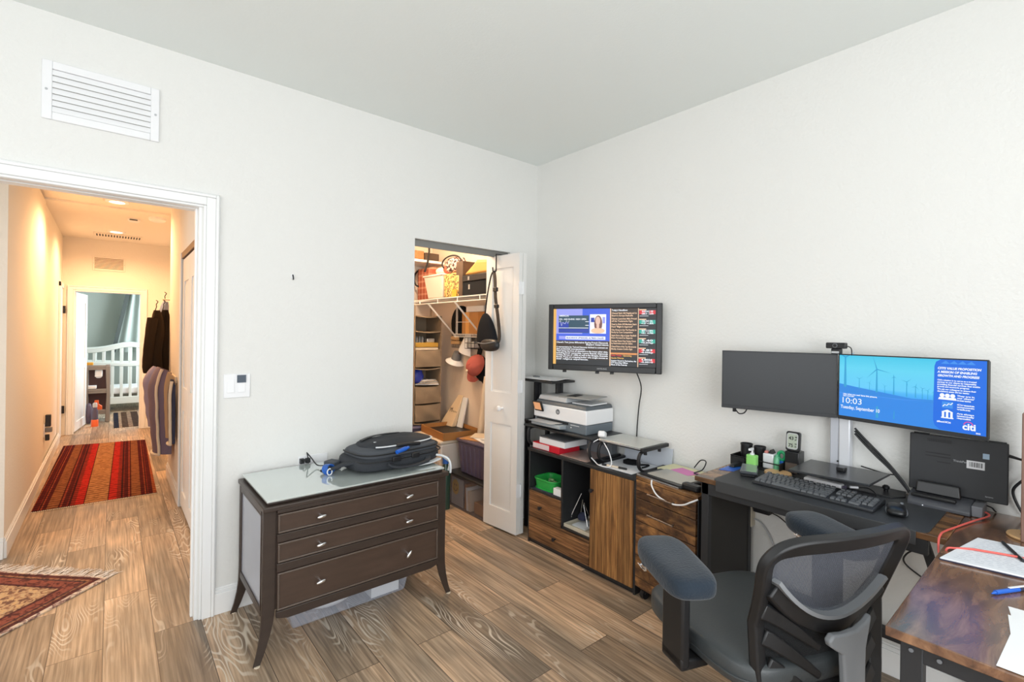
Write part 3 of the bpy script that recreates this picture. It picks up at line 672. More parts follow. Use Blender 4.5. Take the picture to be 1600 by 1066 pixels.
def medallion():
    m, nt, p, L = nodes_of('ornate_red_cream_pile'); N = nt.nodes.new
    tc = N('ShaderNodeTexCoord'); s = N('ShaderNodeSeparateXYZ'); L.new(tc.outputs['Object'], s.inputs[0])
    # distance to nearest edge of the 0.9 x 0.9 field drives the borders
    def edge(o, half):
        a = N('ShaderNodeMath'); a.operation = 'ABSOLUTE'; L.new(o, a.inputs[0]); q = N('ShaderNodeMath'); q.operation = 'SUBTRACT'; q.inputs[0].default_value = half; L.new(a.outputs[0], q.inputs[1]); return q.outputs[0]
    mn = N('ShaderNodeMath'); mn.operation = 'MINIMUM'; L.new(edge(s.outputs[0], .45), mn.inputs[0]); L.new(edge(s.outputs[1], .45), mn.inputs[1])
    mr = N('ShaderNodeMapRange'); mr.inputs[1].default_value = 0; mr.inputs[2].default_value = .4; L.new(mn.outputs[0], mr.inputs[0])
    r = ramp_of(nt, [(0, 'd8cabb'), (.025, '5c2622'), (.09, '9a6a4a'), (.13, '4a2a2c'), (.16, '8a4a3a'), (.30, '5a2524'), (.34, 'b99a76'), (.40, 'c6a882'), (.75, 'b58a64')]); r.color_ramp.interpolation = 'CONSTANT'; L.new(mr.outputs[0], r.inputs[0])
    v = N('ShaderNodeTexVoronoi'); v.inputs['Scale'].default_value = 26; L.new(tc.outputs['Object'], v.inputs['Vector'])
    n = N('ShaderNodeTexNoise'); n.inputs['Scale'].default_value = 34; n.inputs['Detail'].default_value = 4; n.inputs['Distortion'].default_value = 1.2; L.new(tc.outputs['Object'], n.inputs['Vector'])
    rr = ramp_of(nt, [(.40, (.26, .14, .16, 1)), (.47, (.75, .5, .42, 1)), (.53, (1, 1, 1, 1)), (.64, (1.2, 1.05, .85, 1))]); L.new(n.outputs['Fac'], rr.inputs[0])
    mx = N('ShaderNodeMix'); mx.data_type = 'RGBA'; mx.blend_type = 'MULTIPLY'; mx.inputs[0].default_value = .9; L.new(r.outputs[0], mx.inputs[6]); L.new(rr.outputs[0], mx.inputs[7])
    L.new(mx.outputs[2], p.inputs['Base Color']); p.inputs['Roughness'].default_value = .95; return m
q = .68
A_ = (-2.591, .775); d1 = Vector((-.715, .70)).normalized(); d2 = Vector((-.71, -.70)).normalized()
def off(a, d, l): return (a[0]+d.x*l, a[1]+d.y*l)
L1 = .92; L2 = .90
rug('accent_rug', 'ornate red and cream rug with long white fringe at the foyer side', [off(off(A_, d1, L1), d2, L2), off(A_, d2, L2), A_, off(A_, d1, L1)], medallion(), [('CD', .09, .9)])
# coats in the hall alcove
rod = MB().cyl((-2.20, 3.12, 1.735), (-1.62, 3.12, 1.735), .008); rod.box(-2.02, -1.62, 3.0, 3.3, 1.80, 1.825)
solo('coat_rail', 'wooden shelf and rail the dark coats hang from in the hall alcove', 'rail', rod, 'cream')
def garment(name, lab, x0, x1, y, z0, z1, material, cat, ph, hem=0, sl=True, group=None):
    """Garment hanging side-on; hook, hanger and folded body."""
    t = thing(name, lab, cat, ((x0+x1)/2, y, z0), group=group)
    w = x1-x0; b = MB()
    def f(u, v):
        a = 2*math.pi*u; z = z1+(z0-z1)*v
        wd = w*(.30+.70*min(1, v*2.2)**.6)/2; dp = .055*(.5+.5*min(1, v*3))
        rip = 1+.10*math.sin(5*a+ph+v*2)
        return ((x0+x1)/2-.015*v+wd*math.cos(a)*rip+.012*math.sin(v*6+ph), y+dp*math.sin(a)*rip, z+hem*math.cos(a)*v)
    b.sheet(f, 26, 14, .006); build('body', b, material, parent=t, smooth=60)
    b = MB(); b.tube(curve_pts([(x0+w*.35, y, z1-.03), ((x0+x1)/2, y, z1+.03), ((x0+x1)/2, y, z1+.06), ((x0+x1)/2+.012, y, z1+.085), ((x0+x1)/2-.004, y, z1+.10)], 5), .004)
    build('hanger', b, 'dark', parent=t)
    if sl:
        b = MB(); b.tube(curve_pts([(x0+w*.25, y-.04, z1-.08), (x0+w*.06, y-.07, z1-.28), (x0-.01, y-.06, z1-.52), (x0-.005, y-.05, z1-.60)], 5), [.045, .045, .045, .045, .042, .042, .042, .042, .04, .04, .038, .038, .036, .036, .034, .034], n=12)
        build('sleeve', b, material, parent=t, smooth=60)
    return t
garment('coat', 'long dark brown coat hanging nearest in the hall alcove', -2.315, -2.195, 3.02, 1.06, 1.62, 'coat', 'coat', .4, group='coats on the hall rail')
garment('coat', 'black coat hanging behind the dark brown one in the hall alcove', -2.25, -2.13, 3.13, .96, 1.63, 'coat2', 'coat', 1.7, sl=False, group='coats on the hall rail')
garment('shirt', 'pale blue shirt collar showing above the dark coats in the hall', -2.22, -2.12, 3.28, 1.15, 1.72, 'denim', 'shirt', 2.7, sl=False)
# jackets heaped over wall hooks on the hall pier
t = thing('wall_hooks', 'wooden peg bar behind the jackets heaped on the hall wall', 'hooks', (-2.15, 2.55, 1.0))
build('bar', MB().box(-2.165, -2.151, 2.2, 2.95, .97, 1.03), 'cream', parent=t, bevel=.003)
for yy in (2.3, 2.55, 2.8): build('peg', MB().cyl((-2.165, yy, 1.0), (-2.215, yy, 1.03), .009), 'cream', parent=t)
def heap(name, lab, y0, y1, prot, z0, z1, material, cat, lean, edge=None):
    t = thing(name, lab, cat, (-2.2, (y0+y1)/2, z0))
    b = MB()
    def f(u, v):
        a = -math.pi*.5+math.pi*u                                   # bulges away from the wall
        z = z1+(z0-z1)*v; k = min(1, .35+3.2*v)**.5*(1-.25*v*v)
        bul = prot*k*(1+.018*math.sin(v*26))
        y = (y0+y1)/2+(y1-y0)/2*math.sin(a)*(.72+.28*min(1, v*2.2))+lean*v
        return (-2.168-bul*math.cos(a)-.004, y, z+.05*math.cos(a)*(1-v))
    b.sheet(f, 18, 22, .02); build('body', b, material, parent=t, smooth=60)
    if edge:
        b = MB(); b.tube([Vector(f(.22, k/20))+Vector((-.006, -.006, 0)) for k in range(21)]+[Vector(f(.22+.6*k/12, 1))+Vector((-.006, 0, -.004)) for k in range(13)], .012, n=8)
        build('piping', b, edge, parent=t, smooth=60)
heap('puffer_jacket', 'lavender puffer jacket heaped furthest back on the hall pegs', 2.74, 2.93, .19, .52, 1.04, 'lav', 'jacket', .02)
heap('quilted_jacket', 'plum quilted jacket with pale piping hanging lowest from the hall pegs', 2.36, 2.74, .165, .34, 1.05, 'plum', 'jacket', -.02, 'cream')
heap('tan_jacket', 'tan jacket hanging between the quilted one and the hall closet', 2.24, 2.34, .065, .50, 1.02, mat('tan_cotton', 'b59878', .9), 'jacket', 0)
heap('navy_jacket', 'navy jacket with pale edge nearest the hall closet door', 2.06, 2.22, .05, .48, .97, 'navy', 'jacket', 0, 'cream')
t = thing('storage_box', 'white storage box on the floor below the hall coats', 'box', (-2.12, 4.35, 0))
build('box_body', MB().box(-2.20, -1.95, 4.15, 4.6, .002, .17), 'white', parent=t, bevel=.01)
build('lid', MB().box(-2.21, -1.94, 4.14, 4.61, .17, .195), 'white', parent=t, bevel=.006)
# ------------------------------------------------------------------ nursery furniture
t = thing('crib', 'white wooden crib with arched top rail in the nursery', 'crib', (-2.3, 8.3, 0))
x0, x1, yf, yb = -3.0, -1.66, 7.9, 8.6
def arch(x): return 1.09+.10*math.exp(-((x+2.33)/.30)**2)
xs = [x0+(x1-x0)*i/24 for i in range(25)]
for yy in (yf, yb):
    b = MB(); b.ribbon([(x, yy, arch(x)-.035) for x in xs], (0, 1, 0), .075, .05); build('top_rail', b, 'crib', parent=t, bevel=.008)
    b = MB(); b.ribbon([(x, yy, .845-.035*math.exp(-((x+2.33)/.35)**2)) for x in xs], (0, 1, 0), .055, .035); build('middle_rail', b, 'crib', parent=t, bevel=.006)
    build('bottom_rail', MB().box(x0, x1, yy-.02, yy+.02, .14, .26), 'crib', parent=t, bevel=.006)
    for i in range(11):
        x = x0+.07+i*(x1-x0-.14)/10
        build('slat', MB().box(x-.021, x+.021, yy-.009, yy+.009, .26, .82).box(x-.021, x+.021, yy-.009, yy+.009, .84, arch(x)-.06), 'crib', parent=t, bevel=.003)
    for x in (x0, x1): build('post', MB().box(x-.03, x+.03, yy-.03, yy+.03, 0, 1.09), 'crib', parent=t, bevel=.008)
build('mattress', MB().box(x0+.03, x1-.03, yf+.03, yb-.03, .30, .42), 'white', parent=t, bevel=.03, seg=3)
# utility cart with things on it
t = thing('utility_cart', 'grey two-shelf plastic cart beside the nursery crib', 'cart', (-2.75, 7.0, 0))
for x in (-2.885, -2.625):
    for y in (6.88, 7.22): build('leg', MB().ribbon([(x, y, 0), (x*1.0+.008, y, .45), (x, y, .86)], (0, 1, 0), [.06, .045, .06], .045), 'greyplush', parent=t, bevel=.008)
for z in (.12, .44, .80): build('shelf', MB().box(-2.9, -2.61, 6.87, 7.23, z, z+.03).box(-2.9, -2.61, 6.87, 6.885, z+.03, z+.07), 'greyplush', parent=t, bevel=.006)
build('back_panel', MB().box(-2.9, -2.61, 7.215, 7.225, .15, .80), mat('dark_red_bin', '5a3a34', .7), parent=t)
t = thing('baby_monitor', 'white baby monitor on the top shelf of the grey nursery cart', 'monitor', (-2.735, 6.93, .83))
build('body', MB().blob((-2.735, 6.93, .75), (.045, .02, .08), .7, .7), 'white', parent=t); build('base', MB().box(-2.78, -2.69, 6.84, 6.868, .70, .72), 'white', parent=t, bevel=.004)
solo('yellow_box', 'yellow box on the top shelf of the nursery cart beside the door', 'box', MB().box(-2.9, -2.80, 6.92, 7.06, .871, .91), mat('yellow_card', 'e0a63a', .6), bevel=.004)
solo('toy_block', 'orange toy block on the lower shelf of the nursery cart', 'toy', MB().prism([(-2.78, .15), (-2.69, .15), (-2.69, .24), (-2.73, .27), (-2.73, .33), (-2.78, .33)], 6.9, 6.98, 'y'), 'orange', bevel=.006)
solo('white_tray', 'white tray on the middle shelf of the nursery cart', 'tray', MB().box(-2.89, -2.76, 6.90, 7.1, .511, .55), 'white', bevel=.005)
t = thing('water_bottle', 'dark bottle with orange base on the nursery floor beside the door', 'bottle', (-2.765, 6.5, 0))
build('bottle_body', MB().lathe([(.036, .09), (.036, .22), (.026, .26), (.024, .29), (0, .29)], (-2.765, 6.5, 0), 20), 'purple', parent=t)
build('bottle_base', MB().lathe([(0, 0), (.042, 0), (.042, .09), (.036, .1)], (-2.765, 6.5, 0), 20), 'orange', parent=t)
build('cap', MB().lathe([(.027, .28), (.027, .33), (.018, .345), (0, .345)], (-2.765, 6.5, 0), 18), 'lgrey', parent=t)
b = MB().blob((-2.84, 6.76, .16), (.045, .075, .155), .8, .8, fn=lambda x, y, z: (x*(1+.1*math.sin(7*z)), y*(1+.1*math.sin(5*z+2)), z))
solo('dark_bag', 'dark purple bag standing on the nursery floor against the open door', 'bag', b, 'purple', smooth=60)
t = thing('canopy_curtain', 'sheer grey canopy curtain hanging over the right side of the crib', 'curtain', (-2.1, 8.75, 1.2))
b = MB(); b.sheet(lambda u, v: (-2.22+(-.30*v-.04)+u*(.18+.5*v), 8.72+.035*math.sin(u*22), 2.655-1.655*v), 30, 12, .004); build('drape', b, 'curtain', parent=t, smooth=60)
build('edge_band', MB().ribbon([(-2.262-.30*v, 8.70, 2.655-1.655*v) for v in (0, .25, .5, .75, 1)], (0, 1, 0), .06, .01), mat('dark_grey_band', '4c5250', .9), parent=t)
# ------------------------------------------------------------------ walk-in closet behind the back wall
CZ = 2.50
b = MB(); b.box(0, .12, .12, 1.74, 0, CZ); struct('wall_closet_right', b, 'closet', smooth=0)
b = MB(); b.box(-1.38, 0, 1.62, 1.74, 0, CZ); struct('wall_closet_back', b, 'closet', smooth=0)
b = MB(); b.box(-1.378, -1.26, .12, 1.62, 0, CZ); struct('wall_closet_left', b, 'closet', smooth=0)
b = MB(); b.box(-1.38, .12, .12, 1.74, CZ, CZ+.1); struct('ceiling_closet', b, 'closet', smooth=0)
b = MB(); b.box(-1.075, -.27, .03, .075, 2.02, 2.055); b.box(-1.075, -.27, .028, .032, 2.008, 2.055); struct('trim_7', b, mat('grey_track_metal', '8d8c8a', .35, metal=.7), bevel=.002)
# bifold leaf folded flat against the opening
bd = thing('bifold_door', 'white panelled folding door standing open at the closet beside the cabinet', 'door', (-.355, -.06, 0))
lf = panel_leaf('door_leaf', (-.408, .112), (-.376, -.233), .033, .014, 2.015, [(.066, .286, .16, .78), (.066, .286, 1.01, 1.92)], 'door', parent=bd)
kb = MB(); kb.M = Matrix.Translation((-.388, -.08, .896)) @ Matrix.Rotation(-math.pi/2, 4, 'Y'); kb.lathe([(0, 0), (.009, 0), (.009, .022), (.019, .03), (.021, .04), (.014, .05), (0, .052)], n=20)
build('door_knob', kb, 'white', parent=lf)
lf2 = panel_leaf('door_leaf', (-.371, .112), (-.339, -.233), .033, .014, 2.015, [(.066, .286, .16, .78), (.066, .286, 1.01, 1.92)], 'door', parent=bd)
for z in (.28, 1.02, 1.72):
    build('hinge', MB().box(-.382, -.330, -.2375, -.233, z, z+.09).cyl((-.3405, -.238, z), (-.3405, -.238, z+.09), .005, n=8), 'white', parent=bd)
# cross-body bag on an over-door hook
t = thing('over_door_hook', 'dark metal hook over the top of the open closet door', 'hook', (-.40, -.01, 1.95))
b = MB(); b.ribbon([(-.37, -.02, 1.985), (-.37, -.02, 2.019), (-.414, -.016, 2.019), (-.416, -.016, 1.90), (-.43, -.016, 1.885), (-.446, -.016, 1.90), (-.448, -.016, 1.925)], (0, 0, 1), .018, .003)
b = MB(); b.tube([(-.345, -.018, 1.99), (-.345, -.018, 2.024), (-.416, -.016, 2.024), (-.416, -.016, 1.90), (-.43, -.016, 1.885), (-.446, -.016, 1.90), (-.448, -.016, 1.925)], .005); build('hook_bar', b, 'dark', parent=t)
cb = thing('crossbody_bag', 'black sling bag hanging by its strap from the open closet door', 'bag', (-.44, .02, 1.31))
def tri(x, y, z):                                                  # teardrop, wide at the foot
    k = .30+.70*(.5-.5*z)**.75
    return (x*(.55+.45*k), y*k+(.20*(1+z)*.5), z)
b = MB(); b.blob((-.455, .025, 1.455), (.035, .145, .135), .75, .8, 32, 18, tri); build('bag_body', b, 'blackcloth', parent=cb, smooth=60)
b = MB(); b.blob((-.475, -.03, 1.355), (.03, .105, .045), .8, .8, 24, 10); build('front_pocket', b, 'black', parent=cb, smooth=60)
b = MB(); b.tube(curve_pts([(-.49, .10, 1.37), (-.505, .0, 1.365), (-.50, -.11, 1.38)], 6), .004); build('zipper', b, 'grey', parent=cb)
b = MB(); b.ribbon([tuple(p) for p in curve_pts([(-.455, .06, 1.575), (-.448, .045, 1.72), (-.437, .018, 1.86), (-.432, -.006, 1.897)], 6)], (1, 0, 0), .012, .004); build('thin_strap', b, 'blackcloth', parent=cb)
b = MB(); b.ribbon([tuple(p) for p in curve_pts([(-.432, -.010, 1.897), (-.436, -.03, 1.84), (-.44, -.045, 1.70), (-.442, -.08, 1.55), (-.452, -.112, 1.42), (-.462, -.10, 1.365)], 6)], (1, 0, 0), .03, .006); build('shoulder_strap', b, 'black', parent=cb)
build('buckle', MB().box(-.452, -.43, -.064, -.026, 1.745, 1.775), 'chairp', parent=cb, bevel=.004)
build('slider', MB().box(-.452, -.43, -.078, -.04, 1.625, 1.65), 'chairp', parent=cb, bevel=.004)
# wire shelf along the closet's right wall
ws = thing('wire_shelf', 'long white wire shelf along the right wall of the closet', 'shelf', (-.18, .85, 1.74))
b = MB()
for x, z in ((-.36, 1.742), (-.36, 1.704), (-.19, 1.742), (-.012, 1.742)): b.cyl((x, .14, z), (x, 1.61, z), .0045, n=6)
build('rails', b, 'wire', parent=ws, smooth=60)
b = MB()
for i in range(58): y = .15+i*.0252; b.cyl((-.36, y, 1.745), (-.012, y, 1.745), .0018, n=4)
w_ = build('deck_wires', b, 'wire', parent=ws, smooth=0); w_['kind'] = 'stuff'
for y in (.26, .58, .90, 1.22, 1.54): build('lip_tie', MB().cyl((-.36, y, 1.742), (-.36, y, 1.704), .0045, n=6), 'wire', parent=ws)
for y in (.62, 1.06): build('brace', MB().ribbon([(-.36, y, 1.70), (-.008, y+.01, 1.36)], (0, 1, 0), .014, .006), 'wire', parent=ws)
# things on the wire shelf
SZ = 1.7475
t = thing('plaid_bag', 'tall red plaid bag at the far end of the wire shelf', 'bag', (-.13, 1.42, SZ))
build('bag_body', MB().box(-.22, -.06, 1.275, 1.54, SZ, 2.08), 'plaid', parent=t, bevel=.025, seg=3)
build('handle', MB().tube(curve_pts([(-.222, 1.50, 1.90), (-.245, 1.535, 1.93), (-.24, 1.55, 2.02), (-.20, 1.53, 2.075)], 6), .008), 'dark', parent=t)
t = thing('storage_bin', 'translucent white plastic bin in front of the plaid bag on the wire shelf', 'bin', (-.26, 1.0, SZ))
b = MB(); b.hexa([(-.345, .85, SZ), (-.20, .85, SZ), (-.20, 1.10, SZ), (-.345, 1.10, SZ)], [(-.362, .825, 1.955), (-.19, .825, 1.955), (-.19, 1.155, 1.955), (-.362, 1.155, 1.955)])
build('bin_body', b, mat('milky_plastic', 'e6d8cc', .4, alpha=.8), parent=t, bevel=.012)
build('rim', MB().box(-.368, -.185, .82, 1.16, 1.948, 1.962), mat('milky_rim', 'f0e6da', .4), parent=t, bevel=.005)
t = thing('soft_toy', 'small cream and red soft toy on top of the white plastic bin', 'toy', (-.26, .95, 1.962))
build('body', MB().blob((-.27, .98, 2.0), (.05, .075, .038), 1, 1), 'cream', parent=t, smooth=60)
build('head', MB().blob((-.26, .88, 2.01), (.05, .05, .046), 1, 1), mat('toy_red', 'c4503c', .9), parent=t, smooth=60)
solo('leopard_bag', 'leopard print gift bag standing on the wire shelf beside the bin', 'bag', MB().box(-.35, -.20, .665, .815, SZ, 1.955).box(-.345, -.20, .60, .66, SZ, 1.93), 'leopard', bevel=.012, seg=2)
b = MB().box(-.356, -.352, .605, .675, SZ, 1.81)
solo('yellow_carton', 'yellow carton edge leaning before the leopard print bag', 'carton', b, mat('amber_card', 'dc9a34', .6))
t = thing('cosmetic_pouch', 'pink zebra print pouch with dark trim above the leopard print bag', 'pouch', (-.18, .86, 1.956))
b = MB(); b.blob((-.27, .76, 2.04), (.04, .15, .07), .7, .8, 24, 12); build('pouch_body', b, 'zebra', parent=t, smooth=60)
build('piping', MB().tube([(-.312, .76+.15*math.cos(a), 2.055+.06*math.sin(a)) for a in [math.pi*k/14 for k in range(-3, 18)]], .007), 'dark', parent=t)
solo('photo_box', 'tall dark brown box standing upright in the middle of the wire shelf', 'box', MB().box(-.335, -.03, .545, .645, SZ, 2.045), 'brownbox', bevel=.004)
t = thing('lidded_box', 'low black box with metal label holder under the tan bag', 'box', (-.19, .365, SZ))
build('box_body', MB().box(-.335, -.06, .19, .54, SZ, 1.865), 'blackcloth', parent=t, bevel=.003)
build('lid', MB().box(-.342, -.055, .184, .543, 1.867, 1.918), 'black', parent=t, bevel=.003)
build('label_holder', MB().box(-.3385, -.335, .435, .455, 1.80, 1.84), 'silver', parent=t); build('lid_tab', MB().box(-.345, -.342, .435, .455, 1.875, 1.905), 'silver', parent=t)
b = MB(); b.prism([(.20, 1.92), (.545, 1.925), (.43, 1.99), (.36, 2.035), (.20, 2.02)], -.33, -.10, 'x')
solo('tan_bag', 'folded tan leather bag lying on the black lidded box', 'bag', b, 'tan', bevel=.02, seg=3)
solo('kraft_box', 'tan carton at the left end behind the closet wire shelf', 'box', MB().box(-.56, -.40, 1.36, 1.6, 1.748, 1.93), 'card', bevel=.004)
sh = MB().box(-.62, -.36, 1.34, 1.615, 1.725, 1.745); solo('side_shelf', 'short white shelf carrying the tan carton at the closet back', 'shelf', sh, 'white')
# upper board shelf on the back wall
us = thing('board_shelf', 'white board shelf high on the closet back wall', 'shelf', (-.66, 1.45, 2.10))
build('board', MB().box(-1.258, -.06, 1.28, 1.618, 2.115, 2.14), 'trim', parent=us, bevel=.003)
build('cleat', MB().box(-1.258, -.06, 1.60, 1.618, 2.05, 2.114), 'trim', parent=us)
solo('wicker_box', 'brown woven box on the high closet shelf', 'box', MB().box(-.46, -.275, 1.30, 1.55, 2.1405, 2.225), mat('woven_reed', '9a7048', .9, bump=.6, bscale=90, var=.3, vscale=60), bevel=.008)
solo('slate_box', 'dark grey box beside the woven box on the high closet shelf', 'box', MB().box(-.265, -.11, 1.30, 1.55, 2.1405, 2.215), 'brownbox', bevel=.006)
b = MB(); b.ribbon([(-.245, 1.265, 2.40), (-.245, 1.262, 2.22), (-.262, 1.262, 2.10), (-.29, 1.262, 2.02)], (0, 1, 0), .018, .004); b.tube([(-.245, 1.27, 2.40), (-.245, 1.3, 2.46), (-.245, 1.3, 2.499)], .004)
solo('hanging_strap', 'black webbing strap hanging down in front of the high closet shelf', 'strap', b, 'black')
# hanging fabric organizer
og = thing('hanging_organizer', 'taupe fabric organizer hanging in the closet with open cubbies and drawers', 'organizer', (-.30, 1.3, .60))
x0, x1, y0, y1 = -.445, -.165, 1.15, 1.44
zs = [1.60, 1.457, 1.283, 1.11, .937, .77, .60]
b = MB()
for x in (x0, x1): b.box(x-.004, x+.004, y0, y1, .60, 1.60)
b.box(x0, x1, y1-.006, y1, .60, 1.60); build('side_walls', b, 'taupe', parent=og)
for z in zs: build('cubby_floor', MB().sheet(lambda u, v, z=z: (x0+(x1-x0)*u, y0-.002+(y1-y0)*v, z-.012*math.sin(math.pi*u)*(1-v)), 10, 3, .010), 'taupe', parent=og, smooth=60)
for x in (x0+.05, x1-.05): build('hanging_strap', MB().box(x-.012, x+.012, 1.26, 1.264, 1.60, 1.70), 'taupe', parent=og)
for z0, z1 in ((1.118, 1.272), (.778, .930), (.612, .762)):
    b = MB(); b.sheet(lambda u, v: (x0+.008+(x1-x0-.016)*u, y0-.006-.010*math.sin(math.pi*u)*math.sin(math.pi*v)-.003*math.sin(9*u+7*v+z0*30), z0+(z1-z0)*v), 16, 10, .006)
    d_ = build('fabric_drawer', b, 'taupe', parent=og, smooth=60)
CU = dict(x0=x0+.012, x1=x1-.012)
solo('mustard_box', 'flat mustard box in the top cubby of the hanging organizer', 'box', MB().box(-.43, -.19, 1.16, 1.40, 1.302, 1.345), mat('mustard_card', 'b8913c', .7), bevel=.004)
solo('white_carton', 'cream carton under the mustard box in the organizer', 'carton', MB().box(-.428, -.188, 1.165, 1.4, 1.276, 1.300), 'cream', bevel=.003)
for k, x in enumerate((-.40, -.37, -.34)): solo('spice_jar', ['leftmost', 'middle', 'rightmost'][k]+' of three small glass jars on the mustard box', 'jar', MB().lathe([(0, 0), (.013, 0), (.013, .045), (.009, .05), (.009, .058), (0, .058)], (x, 1.20, 1.346), 12), 'grey', group='small jars on the mustard box')
solo('silver_case', 'small silver case beside the jars on the mustard box', 'case', MB().box(-.30, -.22, 1.18, 1.26, 1.3455, 1.385), 'silver', bevel=.006)
solo('orange_carton', 'small orange cardboard box in the second organizer cubby', 'box', MB().box(-.375, -.225, 1.162, 1.32, 1.122, 1.180), mat('orange_card', 'cf9048', .8), bevel=.003)
b = MB().lathe([(0, 0), (.02, 0), (.022, .02), (.016, .035), (0, .04)], (-.31, 1.21, 1.181), 14); solo('trinket', 'small pale trinket on the orange cardboard box', 'trinket', b, 'cream')
b = MB(); b.hexa([(-.225, 1.2, 1.122), (-.185, 1.2, 1.122), (-.185, 1.22, 1.122), (-.225, 1.22, 1.122)], [(-.265, 1.2, 1.26), (-.225, 1.2, 1.26), (-.225, 1.22, 1.26), (-.265, 1.22, 1.26)]); solo('booklet', 'pink booklet leaning at the right of the second organizer cubby', 'booklet', b, mat('pale_pink_card', 'd8b3a6', .8))
b = MB().blob((-.375, 1.24, 1.03), (.06, .06, .072), .8, .8, fn=lambda x, y, z: (x*(1+.12*math.sin(6*z+2)), y, z*(1+.06*math.sin(5*x)))); solo('blue_bag', 'crumpled blue plastic bag in the third organizer cubby', 'bag', b, mat('royal_blue_film', '2b3fae', .4), smooth=60)
for k in range(5):
    b = MB(); a = .2*(k-2); b.M = Matrix.Translation((-.285, 1.21, .948+.010*k)) @ Matrix.Rotation(a, 4, 'Z'); b.box(-.11+.01*k, .11-.008*k, -.05, .06, 0, .006)
    solo('magazine', ['bottom', 'second lowest', 'middle', 'second highest', 'topmost'][k]+' magazine of the loose pile in the organizer', 'magazine', b, ['paper', 'cream', 'lgrey', 'cream', 'paper'][k], group='magazines in the organizer')
# small wall shelf with boxes, basket and hats on the right wall
t = thing('small_wire_shelf', 'small white wire shelf hung on the closet wall below the long one', 'shelf', (-.07, .77, 1.42))
b = MB()
for z in (1.405, 1.43): b.cyl((-.13, .56, z), (-.13, .985, z), .003, n=6)
for i in range(24): y = .565+i*.018; b.cyl((-.13, y, 1.405), (-.13, y, 1.43), .002, n=4); b.cyl((-.13, y, 1.43), (-.006, y, 1.43), .002, n=4)
build('deck', b, 'wire', parent=t, smooth=0)
build('hanger_frame', MB().cyl((-.128, .95, 1.43), (-.128, .95, 1.70), .003, n=6).cyl((-.128, .93, 1.43), (-.128, .93, 1.70), .003, n=6).cyl((-.128, .72, 1.54), (-.128, .95, 1.54), .0025, n=6), 'wire', parent=t)
t = thing('cardboard_box', 'orange-brown cardboard box with tape on the small wire shelf', 'box', (-.07, .68, 1.434))
build('box_body', MB().box(-.125, -.01, .50, .86, 1.4345, 1.628), 'card', parent=t, bevel=.003)
build('tape', MB().box(-.127, -.125, .745, .80, 1.4345, 1.628), mat('parcel_tape', 'e0a860', .4), parent=t)
build('side_band', MB().box(-.1265, -.125, .505, .605, 1.436, 1.626), 'card2', parent=t)
solo('white_box', 'long flat white box lying on the cardboard box', 'box', MB().box(-.122, -.02, .53, .80, 1.629, 1.682), 'white', bevel=.003)
b = MB(); b.M = Matrix.Translation((-.03, 1.01, 1.53)) @ Matrix.Rotation(-math.pi/2, 4, 'Y'); b.lathe([(.0, .075), (.05, .07), (.10, .045), (.125, .012), (.17, .006), (.17, 0), (0, 0)], n=32)
solo('black_hat', 'round black hat hanging flat on the closet wall behind the cardboard box', 'hat', b, 'blackcloth', smooth=60)
t = thing('wire_basket', 'black wire grid basket hung below the small white shelf', 'basket', (-.03, .95, 1.29))
b = MB()
for k in range(8): z = 1.30+k*.03; b.cyl((-.012, .72, z), (-.012, 1.20, z), .0022, n=5)
for k in range(17): y = .72+k*.03; b.cyl((-.012, y, 1.30), (-.012, y, 1.51), .0022, n=5)
build('grid', b, 'bwire', parent=t, smooth=0)
b = MB()
for z in (1.30, 1.35, 1.40): b.tube([(-.014, .71, z), (-.09, .71, z), (-.09, .80, z), (-.09, .86, z), (-.014, .86, z)], .0025, n=5)
for y in (.71, .76, .81, .86): b.cyl((-.09, y, 1.30), (-.09, y, 1.40), .0025, n=5); b.cyl((-.09, y, 1.30), (-.014, y, 1.30), .0025, n=5)
build('tray', b, 'bwire', parent=t, smooth=0)
b = MB().box(-.085, -.02, .725, .85, 1.305, 1.365); solo('grey_case', 'grey case inside the black wire basket tray', 'case', b, 'lgrey', bevel=.01)
solo('folded_cloth', 'folded tan cloth tucked in the black wire grid', 'cloth', MB().box(-.05, -.016, 1.02, 1.17, 1.33, 1.365).box(-.055, -.016, 1.03, 1.16, 1.37, 1.41), mat('tan_cloth', 'c9a578', .9), bevel=.008)
def cap_hat(name, lab, c, r, mats, tilt, deep=.95):
    """Baseball cap hung by the back strap: crown with button and a curved brim."""
    t = thing(name, lab, 'cap', c)
    R_ = Matrix.Translation(c) @ tilt
    b = MB(); b.M = R_; b.sheet(lambda u, v: (r*math.cos(2*math.pi*u)*math.cos(v*math.pi/2*.98)*.92, r*math.sin(2*math.pi*u)*math.cos(v*math.pi/2*.98)*1.08, r*deep*math.sin(v*math.pi/2*.98)), 24, 8, .003); build('crown', b, mats[0], parent=t, smooth=60)
    b = MB(); b.M = R_; b.sheet(lambda u, v: ((-1+2*u)*r*.86*(1-.22*v*v), -r*1.0-(r*.75)*v*(1-.35*(2*u-1)**2)+r*.16*(2*u-1)**2, -.006-.018*(1-(2*u-1)**2)*v-.03*(2*u-1)**2), 12, 6, .004); build('brim', b, mats[1], parent=t, smooth=60)
    b = MB(); b.M = R_; b.blob((0, 0, r*deep), (.008, .008, .004)); build('button', b, mats[0], parent=t)
    return t
hang = lambda a, roll=0: Matrix.Rotation(roll, 4, 'X') @ Matrix.Rotation(a, 4, 'Y')
